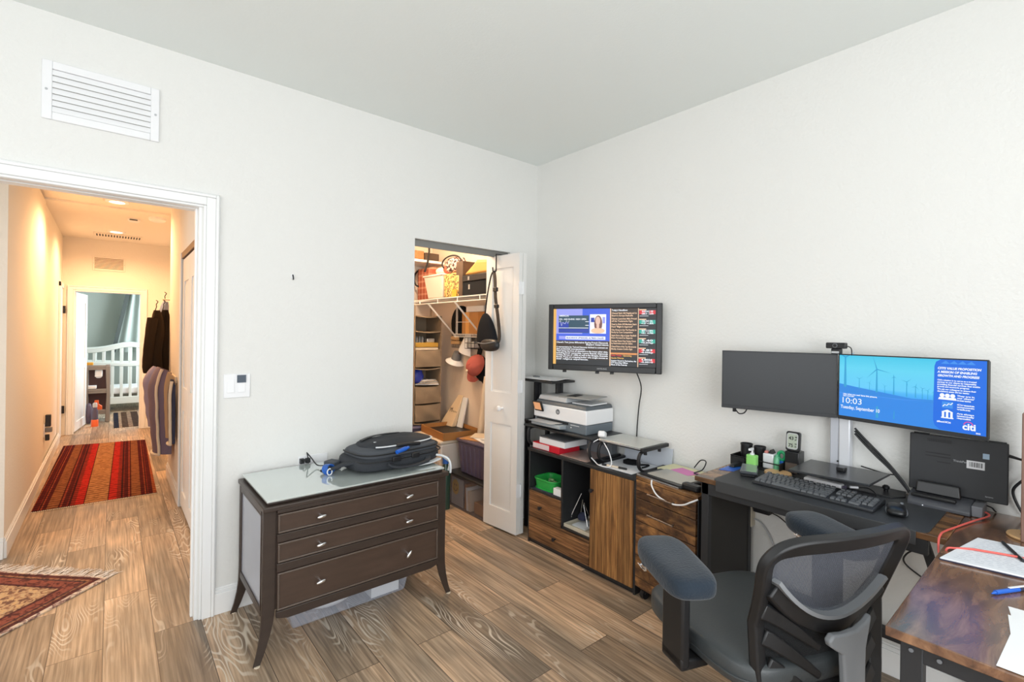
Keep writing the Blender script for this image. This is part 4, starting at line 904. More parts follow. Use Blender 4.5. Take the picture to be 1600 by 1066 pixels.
# crown faces into the room (-x), brim points down
dn = Matrix(((0, 0, -1), (1, 0, 0), (0, 1, 0))).to_4x4()         # local z -> -x, local y -> +z (brim -y hangs down)
cap_hat('baseball_hat', 'dusty pink baseball cap hanging on the closet wall', (-.062, .71, 1.15), .098, ('pink', 'pink'), Matrix.Rotation(.62, 4, 'X') @ Matrix.Rotation(.25, 4, 'Y') @ dn)
cap_hat('dark_baseball_hat', 'black baseball cap hanging behind the pink one on the closet wall', (-.010, .70, 1.12), .110, ('blackcloth', 'blackcloth'), Matrix.Rotation(-.25, 4, 'X') @ dn, .38)
build('logo_patch', MB().blob((-.150, .735, 1.105), (.006, .016, .012)), 'cream', parent=bpy.data.objects['baseball_hat'])
b = MB(); b.ribbon([(-.03, .70, 1.30), (-.045, .695, 1.25), (-.05, .70, 1.215)], (1, 0, 0), [.05, .045, .012], .02); b.tube([(-.03, .70, 1.29), (-.02, .70, 1.36), (-.012, .70, 1.40)], .008)
solo('umbrella', 'short black folded umbrella hanging above the pink cap', 'umbrella', b, 'blackcloth')
b = MB(); b.M = Matrix.Translation((-.05, .87, 1.37)) @ Matrix.Rotation(.35, 4, 'X'); b.sheet(lambda u, v: (-.05*math.sin(math.pi*u)*(.4+.6*v)-.004, (.5-u)*(.05+.15*v), .10-.22*v), 14, 10, .004)
solo('sun_hat', 'crumpled white cloth cap hanging from the black wire basket', 'cap', b, 'paper', smooth=60)
t = thing('bucket_hat', 'grey hat with white rings on the brim hanging lowest on the closet wall', 'hat', (-.06, 1.08, 1.17))
R_ = Matrix.Translation((-.055, 1.06, 1.19)) @ Matrix.Rotation(.42, 4, 'X')
b = MB(); b.M = R_; b.lathe([(.0, .075), (.038, .072), (.046, .0)], n=24); build('crown', b, 'grey', parent=t)
b = MB(); b.M = R_; b.lathe([(.046, .0), (.09, -.03), (.093, -.032), (.088, -.034), (.044, -.004)], n=28); build('brim', b, 'white', parent=t)
b = MB(); b.M = R_; b.lathe([(.064, -.0125), (.070, -.0165), (.070, -.0185), (.064, -.0145)], n=28); build('ring', b, 'grey', parent=t)
b = MB(); b.M = R_; b.tube(curve_pts([(0, -.03, .07), (0, -.035, .10), (.0, -.05, .13)], 4), .010); build('strap', b, mat('brown_leather', '5c3d2a', .6), parent=t)
# boxes on the closet floor
ct = thing('clear_tote', 'clear storage tote with black lid on the closet floor', 'tote', (-.23, .36, 0))
b = MB(); b.box(-.392, -.388, .13, .625, .003, .265); b.box(-.03, -.026, .13, .625, .003, .265); b.box(-.392, -.026, .621, .625, .003, .265); b.box(-.392, -.026, .13, .134, .003, .265); b.box(-.392, -.026, .13, .625, .001, .006)
build('tote_body', b, 'cleardark', parent=ct)
build('lid', MB().box(-.405, -.015, .115, .640, .266, .285), 'black', parent=ct, bevel=.006)
t = thing('smiley_card', 'yellow smiley picture inside the clear tote', 'picture', (-.38, .52, .01))
b = MB(); b.M = Matrix(((0, 0, -1), (-1, 0, 0), (0, 1, 0))).to_4x4(); b.M.translation = (-.372, .55, .16)
b.prism([(.048*math.cos(k*.2618), .062*math.sin(k*.2618)) for k in range(24)], 0, .002, 'z'); build('face', b, mat('smiley_yellow', 'd8b65a', .6), parent=t)
b = MB(); b.M = Matrix(((0, 0, -1), (-1, 0, 0), (0, 1, 0))).to_4x4(); b.M.translation = (-.3745, .55, .16)
for ex in (-.014, .014): b.prism([(ex+.005*math.cos(k), .018+.009*math.sin(k)) for k in (0, .78, 1.57, 2.36, 3.14, 3.93, 4.71, 5.5)], 0, .001, 'z')
b.tube([(.026*math.cos(a), -.006+.026*math.sin(a), 0) for a in [math.pi+math.pi*k/10 for k in range(11)]], .0025, n=6); build('smile', b, 'brownbox', parent=t)
build('backing', MB().box(-.371, -.366, .44, .615, .012, .235), 'lgrey', parent=t)
solo('brown_book_box', 'brown box inside the clear tote beside the smiley picture', 'box', MB().box(-.36, -.10, .40, .435, .012, .21), 'card2', bevel=.002)
for k, (y, w, m_, lb) in enumerate(((.385, .02, 'paper', 'white book upright in the clear tote beside the smiley'), (.355, .022, 'cream', 'cream book leaning next to the white one in the clear tote'))):
    b = MB(); b.hexa([(-.375, y-w, .012), (-.16, y-w, .012), (-.16, y, .012), (-.375, y, .012)], [(-.375, y-w+.014, .19-.02*k), (-.16, y-w+.014, .19-.02*k), (-.16, y+.014, .19-.02*k), (-.375, y+.014, .19-.02*k)]); solo('book', lb, 'book', b, m_)
solo('amber_box', 'orange-brown box lying at the right inside the clear tote', 'box', MB().box(-.36, -.08, .16, .30, .012, .10), 'card', bevel=.003)
pt = thing('purple_tote', 'purple-grey ribbed plastic tote on the black lid', 'tote', (-.2, .30, .285))
b = MB(); b.hexa([(-.345, .10, .286), (-.04, .10, .286), (-.04, .52, .286), (-.345, .52, .286)], [(-.362, .07, .545), (-.025, .07, .545), (-.025, .545, .545), (-.362, .545, .545)]); build('tote_body', b, 'purple', parent=pt, bevel=.01)
for i in range(7): build('rib', MB().ribbon([(-.348, .13+i*.058, .30), (-.361, .12+i*.062, .52)], (1, 0, 0), .016, .01), 'purple', parent=pt, bevel=.003)
build('lid', MB().box(-.372, -.018, .06, .555, .545, .568), 'purple', parent=pt, bevel=.008)
rnd = random.Random(5)
for k, (cx_, cy_, a, w, l, m_, lb) in enumerate(((-.24, .40, .3, .2, .27, 'card', 'brown envelope at the bottom of the papers on the purple tote'), (-.22, .30, -.25, .19, .24, 'paper', 'white letter lying over the brown envelope on the purple tote'), (-.17, .42, .7, .18, .22, 'cream', 'cream sheet across the letters on the purple tote'), (-.20, .24, .15, .15, .2, 'paper', 'topmost white envelope on the purple tote'))):
    b = MB(); b.M = Matrix.Translation((cx_, cy_, .569+.0045*k)) @ Matrix.Rotation(a, 4, 'Z'); b.box(-w/2, w/2, -l/2, l/2, 0, .0035); solo('paper_sheet', lb, 'paper', b, m_)
wb = thing('latch_bin', 'cream plastic bin with black latches under the wooden tray', 'bin', (-.28, .9, 0))
b = MB(); b.hexa([(-.44, .67, .002), (-.09, .67, .002), (-.09, 1.12, .002), (-.44, 1.12, .002)], [(-.458, .655, .50), (-.075, .655, .50), (-.075, 1.135, .50), (-.458, 1.135, .50)]); build('bin_body', b, mat('milky_bin', 'ddd2c8', .35), parent=wb, bevel=.015)
build('lid', MB().box(-.468, -.065, .645, 1.145, .50, .528), 'cream', parent=wb, bevel=.01)
for y in (.76, 1.02): build('latch', MB().box(-.478, -.455, y-.045, y+.045, .475, .52), 'black', parent=wb, bevel=.006)
for y in (.70, .86): build('side_rib', MB().box(-.462, -.44, y, y+.015, .02, .48), mat('milky_rib', 'c9bcae', .4), parent=wb)
tr = thing('wooden_tray', 'brown open cardboard tray lying on the cream latch bin', 'tray', (-.22, .85, .53))
b = MB(); b.M = Matrix.Translation((-.235, .86, .53)) @ Matrix.Rotation(-.12, 4, 'Z')
b.box(-.18, .18, -.24, .24, 0, .006); b.box(-.18, -.174, -.24, .24, .006, .065); b.box(.174, .18, -.24, .24, .006, .065); b.box(-.174, .174, -.24, -.234, .006, .065); b.box(-.174, .174, .234, .24, .006, .065)
build('tray_body', b, 'card2', parent=tr)
b = MB(); b.M = Matrix.Translation((-.235, .86, .53)) @ Matrix.Rotation(-.12, 4, 'Z'); b.box(-.172, .172, -.232, .232, .0065, .03); build('black_liner', b, 'black', parent=tr)
pb = thing('paper_bag', 'tapered beige paper bag with black writing leaning on the closet wall', 'bag', (-.09, 1.1, .57))
b = MB(); b.hexa([(-.14, .985, .562), (-.09, .985, .562), (-.09, 1.20, .562), (-.14, 1.20, .562)], [(-.02, .985, .845), (-.01, .985, .845), (-.01, 1.06, .845), (-.02, 1.06, .845)]); build('bag_body', b, mat('beige_paper', 'e2caa8', .8), parent=pb, bevel=.004)
b = MB(); F4 = Matrix(((0, .37, -.93), (-1, 0, 0), (0, .93, .37))).to_4x4(); F4.translation = (-.0905, 1.105, .69)
text_mb(b, 'M', F4, .06, 0, h=.002); text_mb(b, 'Mobility', F4 @ T(.055, -.0), .022, 0, h=.002); build('lettering', b, 'ink', parent=pb)
solo('white_folder', 'white folder standing beside the beige paper bag', 'folder', MB().hexa([(-.09, .90, .562), (-.075, .90, .562), (-.075, .98, .562), (-.09, .98, .562)], [(-.02, .91, .83), (-.008, .91, .83), (-.008, .98, .83), (-.02, .98, .83)]), 'paper')
t = thing('purple_crate', 'purple plastic crate behind the cream latch bin below the organizer', 'crate', (-.35, 1.33, 0))
build('crate_body', MB().box(-.52, -.16, 1.17, 1.5, .002, .545), 'purple', parent=t, bevel=.012); build('lid', MB().box(-.53, -.15, 1.16, 1.51, .546, .575), mat('pale_purple_lid', '8f86a0', .4), parent=t, bevel=.008)
t = thing('spray_bottle', 'green bottle with blue cap on the floor between dresser and closet tote', 'bottle', (-.47, .56, 0))
build('bottle_body', MB().lathe([(0, 0), (.040, .002), (.042, .30), (.022, .35), (.018, .38), (0, .38)], (-.47, .555, 0), 20), mat('dark_green_glass', '2f4a40', .2), parent=t)
build('cap', MB().lathe([(.022, .37), (.026, .37), (.026, .42), (0, .425)], (-.47, .555, 0), 18), 'bluepl', parent=t)
# long roll and patterned cloth at the closet's right
solo('paper_roll', 'tall beige paper roll standing at the closet wall behind the open door', 'roll', MB().cyl((-.10, .585, .57), (-.055, .56, 1.06), .028, n=16), 'cream')
# ------------------------------------------------------------------ wall fittings in the room
t = thing('light_switch', 'white double rocker switch plate with dark sticker by the hall doorway', 'light switch', (-2.086, 0, 1.09))
build('wall_plate', MB().box(-2.148, -2.026, -.007, -.0005, 1.09, 1.213), 'white', parent=t, bevel=.004)
for x in (-2.117, -2.067): build('rocker', MB().hexa([(x-.017, -.012, 1.118), (x+.017, -.012, 1.118), (x+.017, -.006, 1.118), (x-.017, -.006, 1.118)], [(x-.017, -.008, 1.185), (x+.017, -.008, 1.185), (x+.017, -.006, 1.185), (x-.017, -.006, 1.185)]), 'white', parent=t, bevel=.001)
build('sticker', MB().box(-2.088, -2.047, -.013, -.0095, 1.168, 1.207), mat('slate_label', '4c5866', .5), parent=t)
t = thing('wall_hook', 'small white adhesive hook alone on the wall between the doorways', 'hook', (-1.823, 0, 1.72))
build('hook_base', MB().box(-1.832, -1.814, -.005, -.0005, 1.725, 1.752), 'white', parent=t, bevel=.002)
build('hook_tip', MB().tube([(-1.823, -.005, 1.748), (-1.823, -.014, 1.738), (-1.823, -.018, 1.728), (-1.823, -.016, 1.72)], .0035), 'dark', parent=t)
t = thing('wall_outlet', 'white outlet plate low on the wall just above the dresser top', 'outlet', (-1.70, 0, .66))
build('outlet_plate', MB().box(-1.78, -1.62, -.006, -.0005, .66, .74), 'white', parent=t, bevel=.003)
# ------------------------------------------------------------------ dresser
X0, X1, Y0, Y1, ZT = -2.078, -1.157, -.565, -.035, .672
dr = thing('dresser', 'dark espresso three-drawer dresser with glass top and splayed legs against the wall', 'dresser', (-1.617, -.30, 0))
b = MB(); b.box(X0+.012, X1-.012, Y0+.02, Y1, .215, .66); build('carcass', b, 'espresso', parent=dr, bevel=.003)
build('top_board', MB().box(X0-.004, X1+.004, Y0-.006, Y1, .655, .677).box(X0+.02, X1-.02, Y0+.022, Y1-.01, .677, .690), 'espresso', parent=dr, bevel=.004)
b = MB(); b.box(X0+.055, X1-.055, Y0, Y0+.02, .640, .655); b.box(X0+.055, X1-.055, Y0, Y0+.02, .513, .549); b.box(X0+.055, X1-.055, Y0, Y0+.02, .382, .420)
b.prism([(X0+.055, .212), (X0+.055, .185), (X0+.10, .172), (X1-.10, .172), (X1-.055, .185), (X1-.055, .212)], Y0, Y0+.02, 'y'); build('front_rails', b, 'espresso', parent=dr, bevel=.002)
# side frames with inset mirror-like panels
for sx, xo in ((-1, X0), (1, X1)):
    xi = xo-sx*.018
    for za_, zb_ in ((.635, .655), (.19, .215)): build('side_rail', MB().box(xo, xi, Y0+.05, Y1-.05, za_, zb_), 'espresso', parent=dr, bevel=.002)
    b = MB(); b.box(xo-sx*.006, xo-sx*.014, Y0+.052, Y1-.052, .215, .635); sp = build('side_panel', b, 'sidepanel', parent=dr)
    b = MB()
    for (ya, yb_, za, zb) in ((Y0+.05, Y0+.06, .215, .635), (Y1-.06, Y1-.05, .215, .635), (Y0+.06, Y1-.06, .215, .225), (Y0+.06, Y1-.06, .625, .635)): b.box(xo, xo-sx*.013, ya, yb_, za, zb)
    build('moulding', b, 'espresso', parent=sp, bevel=.002)
def leg_post(x, y, dx, dy):
    """Square post that tapers and splays towards the floor."""
    b = MB(); L_ = []
    for z, o, w in ((.66, 0, .054), (.24, 0, .054), (.17, .002, .05), (.11, .008, .042), (.05, .020, .034), (0, .034, .028)):
        cx, cy = x+dx*o, y+dy*o; s_ = w/2; ix, iy = x-dx*.027+dx*w/2, y-dy*.027+dy*w/2
        ex, ey = x+dx*(.027), y+dy*(.027)                                   # keep the outer faces in line, taper the inner ones
        L_.append([(ex+dx*o-dx*w, ey+dy*o-dy*w, z), (ex+dx*o, ey+dy*o-dy*w, z), (ex+dx*o, ey+dy*o, z), (ex+dx*o-dx*w, ey+dy*o, z)])
    vs = [v for l in L_ for v in l]; n = len(L_); fs = [(0, 1, 2, 3), tuple((n-1)*4+k for k in (3, 2, 1, 0))]
    for i in range(n-1):
        for k in range(4): fs.append((i*4+k, i*4+(k+1) % 4, (i+1)*4+(k+1) % 4, (i+1)*4+k))
    b.add(vs, fs); return b
for x, dx in ((X0+.027, -1), (X1-.027, 1)):
    for y, dy in ((Y0+.027, -1), (Y1-.027, 1)):
        lg = build('leg', leg_post(x, y, dx, dy*.35), 'espresso', parent=dr, bevel=.003)
        build('glide', MB().cyl((x+dx*.045, y+dy*.02, 0), (x+dx*.045, y+dy*.02, .004), .012, n=14), 'cream', parent=lg)
for k, (z0, z1) in enumerate(((.549, .640), (.420, .513), (.212, .382))):
    df = build('drawer', MB().box(X0+.058, X1-.058, Y0+.004, Y0+.016, z0+.004, z1-.004), 'espresso2', parent=dr, bevel=.002)
    b = MB(); e = .008
    b.box(X0+.058, X1-.058, Y0-.002, Y0+.004, z0+.004, z0+.004+e); b.box(X0+.058, X1-.058, Y0-.002, Y0+.004, z1-.004-e, z1-.004)
    b.box(X0+.058, X0+.058+e, Y0-.002, Y0+.004, z0+.004+e, z1-.004-e); b.box(X1-.058-e, X1-.058, Y0-.002, Y0+.004, z0+.004+e, z1-.004-e)
    build('bead', b, 'edge', parent=df, bevel=.002)
    zc = (z0+z1)/2
    for j, x in enumerate((-1.841, -1.397)):
        b = MB(); b.cyl((x, Y0+.004, zc), (x, Y0-.018, zc), .006, .008, n=12); a = (.1, .25, .15, .1, .2, .9)[k*2+j]
        b.M = Matrix.Translation((x, Y0-.022, zc)) @ Matrix.Rotation(-a, 4, 'Y'); b.blob((0, 0, 0), (.022, .008, .008), .9, .8, 16, 8); build('knob', b, 'chrome', parent=df, smooth=60)
gt = build('glass_top', MB().box(X0+.014, X1-.014, Y0+.014, Y1-.004, .6905, .6985), 'glass_top', parent=dr, bevel=.001)
# clear storage bin under the dresser
t = thing('underbed_bin', 'low translucent storage bin on the floor under the dresser', 'bin', (-1.6, -.28, 0))
b = MB(); b.hexa([(-1.905, -.385, .003), (-1.315, -.385, .003), (-1.315, -.12, .003), (-1.905, -.12, .003)], [(-1.925, -.40, .105), (-1.295, -.40, .105), (-1.295, -.10, .105), (-1.925, -.10, .105)]); build('bin_body', b, mat('frosted_plastic', 'dbe4f6', .25, alpha=.3), parent=t, bevel=.012)
build('lid', MB().box(-1.935, -1.285, -.41, -.09, .106, .128), mat('clear_white_lid', 'eceff4', .3, alpha=.55), parent=t, bevel=.008)
b = MB().blob((-1.70, -.26, .055), (.14, .10, .045)); solo('white_linens', 'white folded linens inside the bin under the dresser', 'linens', b, 'white', smooth=60)
solo('paper_stack', 'stack of white papers inside the bin under the dresser', 'papers', MB().box(-1.50, -1.34, -.36, -.15, .006, .09), 'paper')
# ------------------------------------------------------------------ backpack lying on the dresser
ZB = .6995
bp = thing('backpack', 'large charcoal laptop backpack lying on the dresser glass', 'backpack', (-1.35, -.28, ZB))
BM = Matrix.Translation((-1.365, -.295, ZB)) @ Matrix.Rotation(.12, 4, 'Z')
def bb(): q_ = MB(); q_.M = BM; return q_
def lump(x, y, z):
    return (x*(1-.06*max(0, z)), y*(1-.10*max(0, z)), z*(1+.07*math.sin(5*x+1)+.06*math.sin(7*y+3*x)+.05*math.sin(11*x-6*y)))
b = bb(); b.blob((0, 0, .046), (.272, .172, .046), .55, .45, 44, 16, lambda x, y, z: (x*(1-.10*(x > .2)*abs(y)), y*(1-.14*max(0, -x)), z)); build('back_compartment', b, 'backpack', parent=bp, smooth=60)
b = bb(); b.blob((.01, .005, .088), (.252, .155, .038), .6, .5, 44, 14, lump); build('main_compartment', b, 'backpack2', parent=bp, smooth=60)
b = bb(); b.blob((.03, .012, .118), (.215, .128, .030), .75, .6, 40, 14, lump); build('front_pocket', b, 'backpack', parent=bp, smooth=60)
def ring(c, rx, ry, e, z, a0, a1, n=30):
    sg = lambda w: math.copysign(abs(w)**e, w)
    return [(c[0]+rx*sg(math.cos(a0+(a1-a0)*k/n)), c[1]+ry*sg(math.sin(a0+(a1-a0)*k/n)), z) for k in range(n+1)]
for z, rx, ry, e, nm in ((.066, .266, .168, .48, 'zipper'), (.098, .252, .156, .5, 'zipper')):
    b = bb(); b.tube(ring((.005, 0), rx, ry, e, z, math.pi*.9, math.pi*2.2), .0045, n=6); build(nm, b, 'black', parent=bp)
b = bb(); b.tube(ring((.03, .01), .212, .130, .6, .126, math.pi*1.22, math.pi*1.93), .004, n=6); build('reflective_piping', b, 'webbing', parent=bp)
b = bb(); b.ribbon([tuple(p) for p in curve_pts([(-.12, -.165, .050), (-.09, -.195, .034), (0, -.205, .026), (.10, -.198, .032), (.13, -.168, .048)], 6)], (0, 0, 1), .03, .012); build('carry_handle', b, 'backpack', parent=bp, bevel=.004)
b = bb(); b.ribbon([tuple(p) for p in curve_pts([(-.25, -.05, .06), (-.30, -.02, .05), (-.335, .02, .03), (-.35, .08, .012)], 6)], (0, 0, 1), .055, .014); build('shoulder_strap', b, 'backpack', parent=bp, bevel=.004)
for xx in (-.10, .02): 
    b = bb(); b.box(xx, xx+.05, -.178, -.166, .055, .082); build('compression_buckle', b, 'black', parent=bp, bevel=.004)
b = bb(); b.tube(curve_pts([(.10, -.13, .118), (.02, -.14, .128), (-.05, -.138, .13)], 5), .010); build('pocket_opening', b, 'black', parent=bp)
for s_ in (0, 1):
    b = bb(); b.tube(curve_pts([(.20, -.15, .04), (.235, -.16, .03), (.262+.0*s_, -.185+.03*s_, .012), (.265+.03*s_, -.205+.045*s_, -.02), (.262+.02*s_, -.208+.045*s_, -.065)], 6), .0065, n=8); build('white_webbing', b, 'webbing', parent=bp, smooth=60)
b = bb(); b.ribbon([tuple(p) for p in curve_pts([(.06, -.172, .012), (.14, -.178, .014), (.21, -.168, .02)], 6)], (0, 0, 1), .03, .006); build('white_strap', b, 'webbing', parent=bp)
b = bb(); b.ribbon([tuple(p) for p in curve_pts([(-.16, .05, .142), (-.08, .075, .150), (.02, .085, .150), (.10, .07, .148)], 5)], (0, 0, 1), .02, .004); build('top_seam', b, 'black', parent=bp)
b = bb(); b.box(-.13, -.09, -.04, -.03, .139, .1425); build('brand_tab', b, 'webbing', parent=bp)
b = bb(); b.cyl((-.075, -.172, .104), (-.01, -.160, .112), .011, .012, n=14); b.cyl((-.01, -.160, .112), (.01, -.156, .114), .008, n=12)
solo('blue_marker', 'bright blue marker poking from the open backpack pocket', 'marker', b, 'brightblue')
t = thing('charger_brick', 'grey laptop charger brick leaning on the left end of the backpack', 'charger', (-1.70, -.24, ZB))
b = MB(); b.M = Matrix.Translation((-1.672, -.235, ZB)) @ Matrix.Rotation(.5, 4, 'Z'); b.box(-.03, .03, -.035, .035, .001, .05); build('body', b, 'backpack2', parent=t, bevel=.006)
build('cord', MB().tube(curve_pts([(-1.70, -.22, ZB+.025), (-1.72, -.14, ZB+.012), (-1.735, -.09, ZB+.04), (-1.75, -.06, ZB+.065), (-1.745, -.04, ZB+.06), (-1.735, -.025, ZB+.03), (-1.735, -.012, ZB+.012)], 8), .0032, n=6), 'black', parent=t)
build('plug', MB().box(-1.748, -1.722, -.032, -.008, ZB+.002, ZB+.028), 'black', parent=t, bevel=.004)
solo('plug_adapter', 'small black plug in the outlet left of the charger cord', 'plug', MB().box(-1.776, -1.755, -.03, -.0065, ZB+.002, ZB+.028).tube(curve_pts([(-1.765, -.03, ZB+.015), (-1.765, -.05, ZB+.03), (-1.75, -.055, ZB+.02), (-1.74, -.05, ZB+.006)], 5), .003, n=6), 'black')
t = thing('tape_reel', 'small blue coil with white clip on the dresser glass left of the charger', 'coil', (-1.715, -.30, ZB))
b = MB(); b.M = Matrix.Translation((-1.712, -.30, ZB+.026)) @ Matrix.Rotation(1.1, 4, 'X') @ Matrix.Rotation(.4, 4, 'Y')
for k in range(5): b.tube([((.032-.002*k)*math.cos(a), (.026-.002*k)*math.sin(a), -.012+.006*k) for a in [2*math.pi*j/20 for j in range(20)]], .0045, n=6, closed=True)
build('coil', b, 'bluepl', parent=t, smooth=60)
build('clip', MB().tube([(-1.722+.012*math.cos(a), -.336, ZB+.020+.016*math.sin(a)) for a in [2*math.pi*j/14 for j in range(14)]], .003, n=6, closed=True), 'webbing', parent=t)
# ------------------------------------------------------------------ wall television
tv = thing('television', 'small black flat television showing a news page mounted on the right wall', 'television', (-.225, -.87, 1.21))
FM, FW = face_frame((-.385, -.545), (-.083, -1.197), 1.21); FH = .425
b = MB(); b.M = FM; bz = .034; hz = .03
b.box(0, bz, 0, FH, -.03, 0); b.box(FW-bz, FW, 0, FH, -.03, 0); b.box(bz, FW-bz, 0, .038, -.03, 0); b.box(bz, FW-bz, FH-hz, FH, -.03, 0); build('bezel', b, 'blackgloss', parent=tv, bevel=.004)
b = MB(); b.M = FM; b.box(.01, FW-.01, .008, FH-.008, -.045, -.012); build('back_shell', b, 'black', parent=tv, bevel=.008)
b = MB(); b.M = FM; b.box(bz, FW-bz, .038, FH-hz, -.012, -.004); build('screen', b, 'scrblack', parent=tv)
b = MB(); b.M = FM; text_mb(b, 'SAMSUNG', T(FW/2+.0, .014), .013, 0, h=.0006, align='CENTER', spacing=1.1); build('maker_lettering', b, 'lgrey', parent=tv)
for xx in (.10, FW*.44, FW*.57):
    b = MB(); b.M = FM; b.box(xx, xx+.022, -.014, 0, -.02, -.004); build('foot_tab', b, 'black', parent=tv, bevel=.002)
arm = MB(); c_ = FM @ Vector((FW*.55, .22, -.045)); arm.box(-.012, -.002, c_.y-.12, c_.y+.10, c_.z-.11, c_.z+.11); arm.cyl((c_.x, c_.y, c_.z), (-.01, c_.y-.05, c_.z), .02, n=10); build('wall_bracket', arm, 'dark', parent=tv)
# the picture on the screen
names = ['scrlav', 'scrblue', 'scrdark', 'scrdeep', 'scrwhite', 'scrskin', 'scrhair', 'scryel', 'scrbrown', 'scrorange', 'scrpeach', 'scrred', 'scrteal', 'scrblack']
ix = {n: i for i, n in enumerate(names)}
b = MB(); SWd = FW-2*bz; SHt = FH-.038-hz; b.M = FM @ T(bz, .038, -.0036)
def R2(x0, x1, y0, y1, m_, h=0): b.add([(x0*SWd, y0*SHt, h), (x1*SWd, y0*SHt, h), (x1*SWd, y1*SHt, h), (x0*SWd, y1*SHt, h)], [(0, 1, 2, 3)], ix[m_])
def TX(s_, x, y, sz, m_, w=None, bold=.0004): text_mb(b, s_, T(x*SWd, y*SHt), sz, ix[m_], w=w*SWd if w else None, h=.0012, bold=bold)
R2(0, .03, 0, 1, 'scryel', .0002); R2(.03, .57, .43, 1, 'scrblue', .0002); R2(.03, .30, .55, 1, 'scrlav', .0003)
R2(.055, .365, .57, .88, 'scrdark', .0004); R2(.055, .16, .66, .76, 'scrdeep', .0006); R2(.055, .36, .652, .662, 'scrwhite', .0006); R2(.055, .36, .58, .64, 'scrdeep', .0006)
b.ribbon([(SWd*(.06+.013*k), SHt*(.76-.05*(k > 1)+.035*math.sin(2.4*k)+.008*k), .0009) for k in range(9)], (0, 0, 1), .0022, .0002, ix['scrwhite'])
R2(.33, .365, .70, .71, 'scrwhite', .0007); R2(.33, .365, .765, .775, 'scrwhite', .0007)
TX('AMERICAS', .06, .862, .014, 'scrwhite'); TX('VOL  AGG IN-RNG  HIGH  OPEN', .06, .80, .014, 'scrwhite', .28)
R2(.375, .535, .56, .90, 'scrwhite', .0004); R2(.385, .42, .76, .84, 'scrdeep', .0006); R2(.50, .525, .74, .85, 'scrlav', .0006)
def EL(cx_, cy_, rx, ry, m_, h): b.prism([(SWd*(cx_+rx*math.cos(k*.3927)), SHt*(cy_+ry*math.sin(k*.3927))) for k in range(16)], h-.0001, h, 'z', ix[m_])
EL(.458, .735, .040, .145, 'scrhair', .0008); EL(.455, .61, .068, .05, 'scrpeach', .0010); EL(.455, .70, .014, .06, 'scrskin', .0012); EL(.455, .785, .024, .075, 'scrskin', .0014)
R2(.06, .53, .452, .51, 'scrwhite', .0005); TX('BLACKROCK UPGRADED, ALTMAN CALLED', .14, .466, .014, 'scrdeep', .375); R2(.06, .13, .452, .51, 'scrlav', .0007)
R2(.03, .57, 0, .43, 'scrbrown', .0002); R2(.03, .57, 0, .10, 'scrblack', .0003)
for k, (s_, w_) in enumerate((("Chanel's Tied, Jones Billionaires Buying French Diamonds", .52), ('Expert Interviews', .22), ('A representative for Tod and Hennessy declined to comment on', .52), ('the potential transactions.', .30), ("That's along way from all elsewhere in the luxury other sites,", .52), ('including Jones' + "' ownership, Luxury Brands, Diamonds", .52), ('Outlets, Europe of 1,000s as well as the Burgess, Emeralds', .52), ('Brands. Prices are wrapping further who sought success as', .52), ('their religious experiences.', .33))):
    TX(s_, (.035 if k != 1 else .34), .385-.036*k-.012*(k > 1), .0135, 'scrwhite', w_)
R2(.572, .582, 0, 1, 'scrpeach', .0004); R2(.582, .83, 0, 1, 'scrbrown', .0002); R2(.582, .83, .0, .17, 'scrblack', .0003); R2(.582, .83, .205, .235, 'scrorange', .0004)
TX("Today's Newsflows", .588, .955, .0145, 'scrwhite', .15)
HL = ('Chanel Said AB Replaced in', 'Board in Europe Reshuffle', 'Disney Launches Mini Priced', 'off the Trademarks Fight', 'Deal in Risk-Off Markets Start', 'Fund "Might It Approval"', 'Chip Group to Use The Foundry to', 'Rocky by Cost Competition', 'Apple Parts a Big at Larger Backlash', 'from Forward to Reports', 'Average Patent Fees Facing Closer', 'by Restriction and Lift Claims', 'Chanel Point of the Top Movements', 'Monday, Investors Confirm Right')
for k, s_ in enumerate(HL): TX(s_, .588, .905-.042*k-.012*(k//2), .0135, 'scrpeach', .235 if k % 2 == 0 else .20)
TX('Later Today', .588, .175, .0135, 'scrred', .10); TX('Upcoming', .70, .175, .0135, 'scryel', .08); TX('Stocks Warren', .588, .13, .0135, 'scryel', .12)
TX('Investor Round in Derivatives, the', .588, .085, .0125, 'scrwhite', .235); TX('ETF Securities Officer', .588, .05, .0125, 'scrwhite', .16); TX('Most of the Futures', .588, .015, .0125, 'scrwhite', .15)
R2(.835, .842, 0, 1, 'scrpeach', .0004)
for k, (m_, s1_, s2_) in enumerate((('scrred', 'NASDAQ 100', '-288.31 -1.53%'), ('scrteal', 'CRUDE OIL', '+1.27 +1.85%'), ('scrteal', 'BITCOIN', '+55.1 +0.78%'), ('scrteal', '5.40', '+0.07bp'), ('scrred', '4.83', '-0.05bp'), ('scrred', '4.8026', '-0.0010'))):
    y0 = 1-.163*(k+1)+.015
    R2(.845, .995, y0, y0+.135, 'scrblack', .0004); R2(.847, .885 if k > 2 else .90, y0+.045, y0+.11, m_, .0006); R2(.955 if k > 2 else .94, .993, y0+.045, y0+.11, m_, .0006); R2(.845, .91, y0+.112, y0+.13, 'scrpeach', .0006)
    TX(s1_, .87, y0+.078, .015, 'scrwhite', .10); TX(s2_, .865, y0+.04, .013, 'scrwhite', .11); R2(.85, .93, y0+.012, y0+.018, 'scrwhite', .0006)
build('news_page', b, names, parent=tv, smooth=0)
cpts = curve_pts([FM @ Vector((FW*.78, .02, -.03)), (-.045, -1.03, 1.12), (-.022, -1.0, 1.0), (-.016, -.985, .88), (-.012, -.975, .74), (-.012, -.97, .68)], 8)
solo('tv_cord', 'black power cord hanging from the television down the wall', 'cord', MB().tube(cpts, .0038, n=7), 'black')
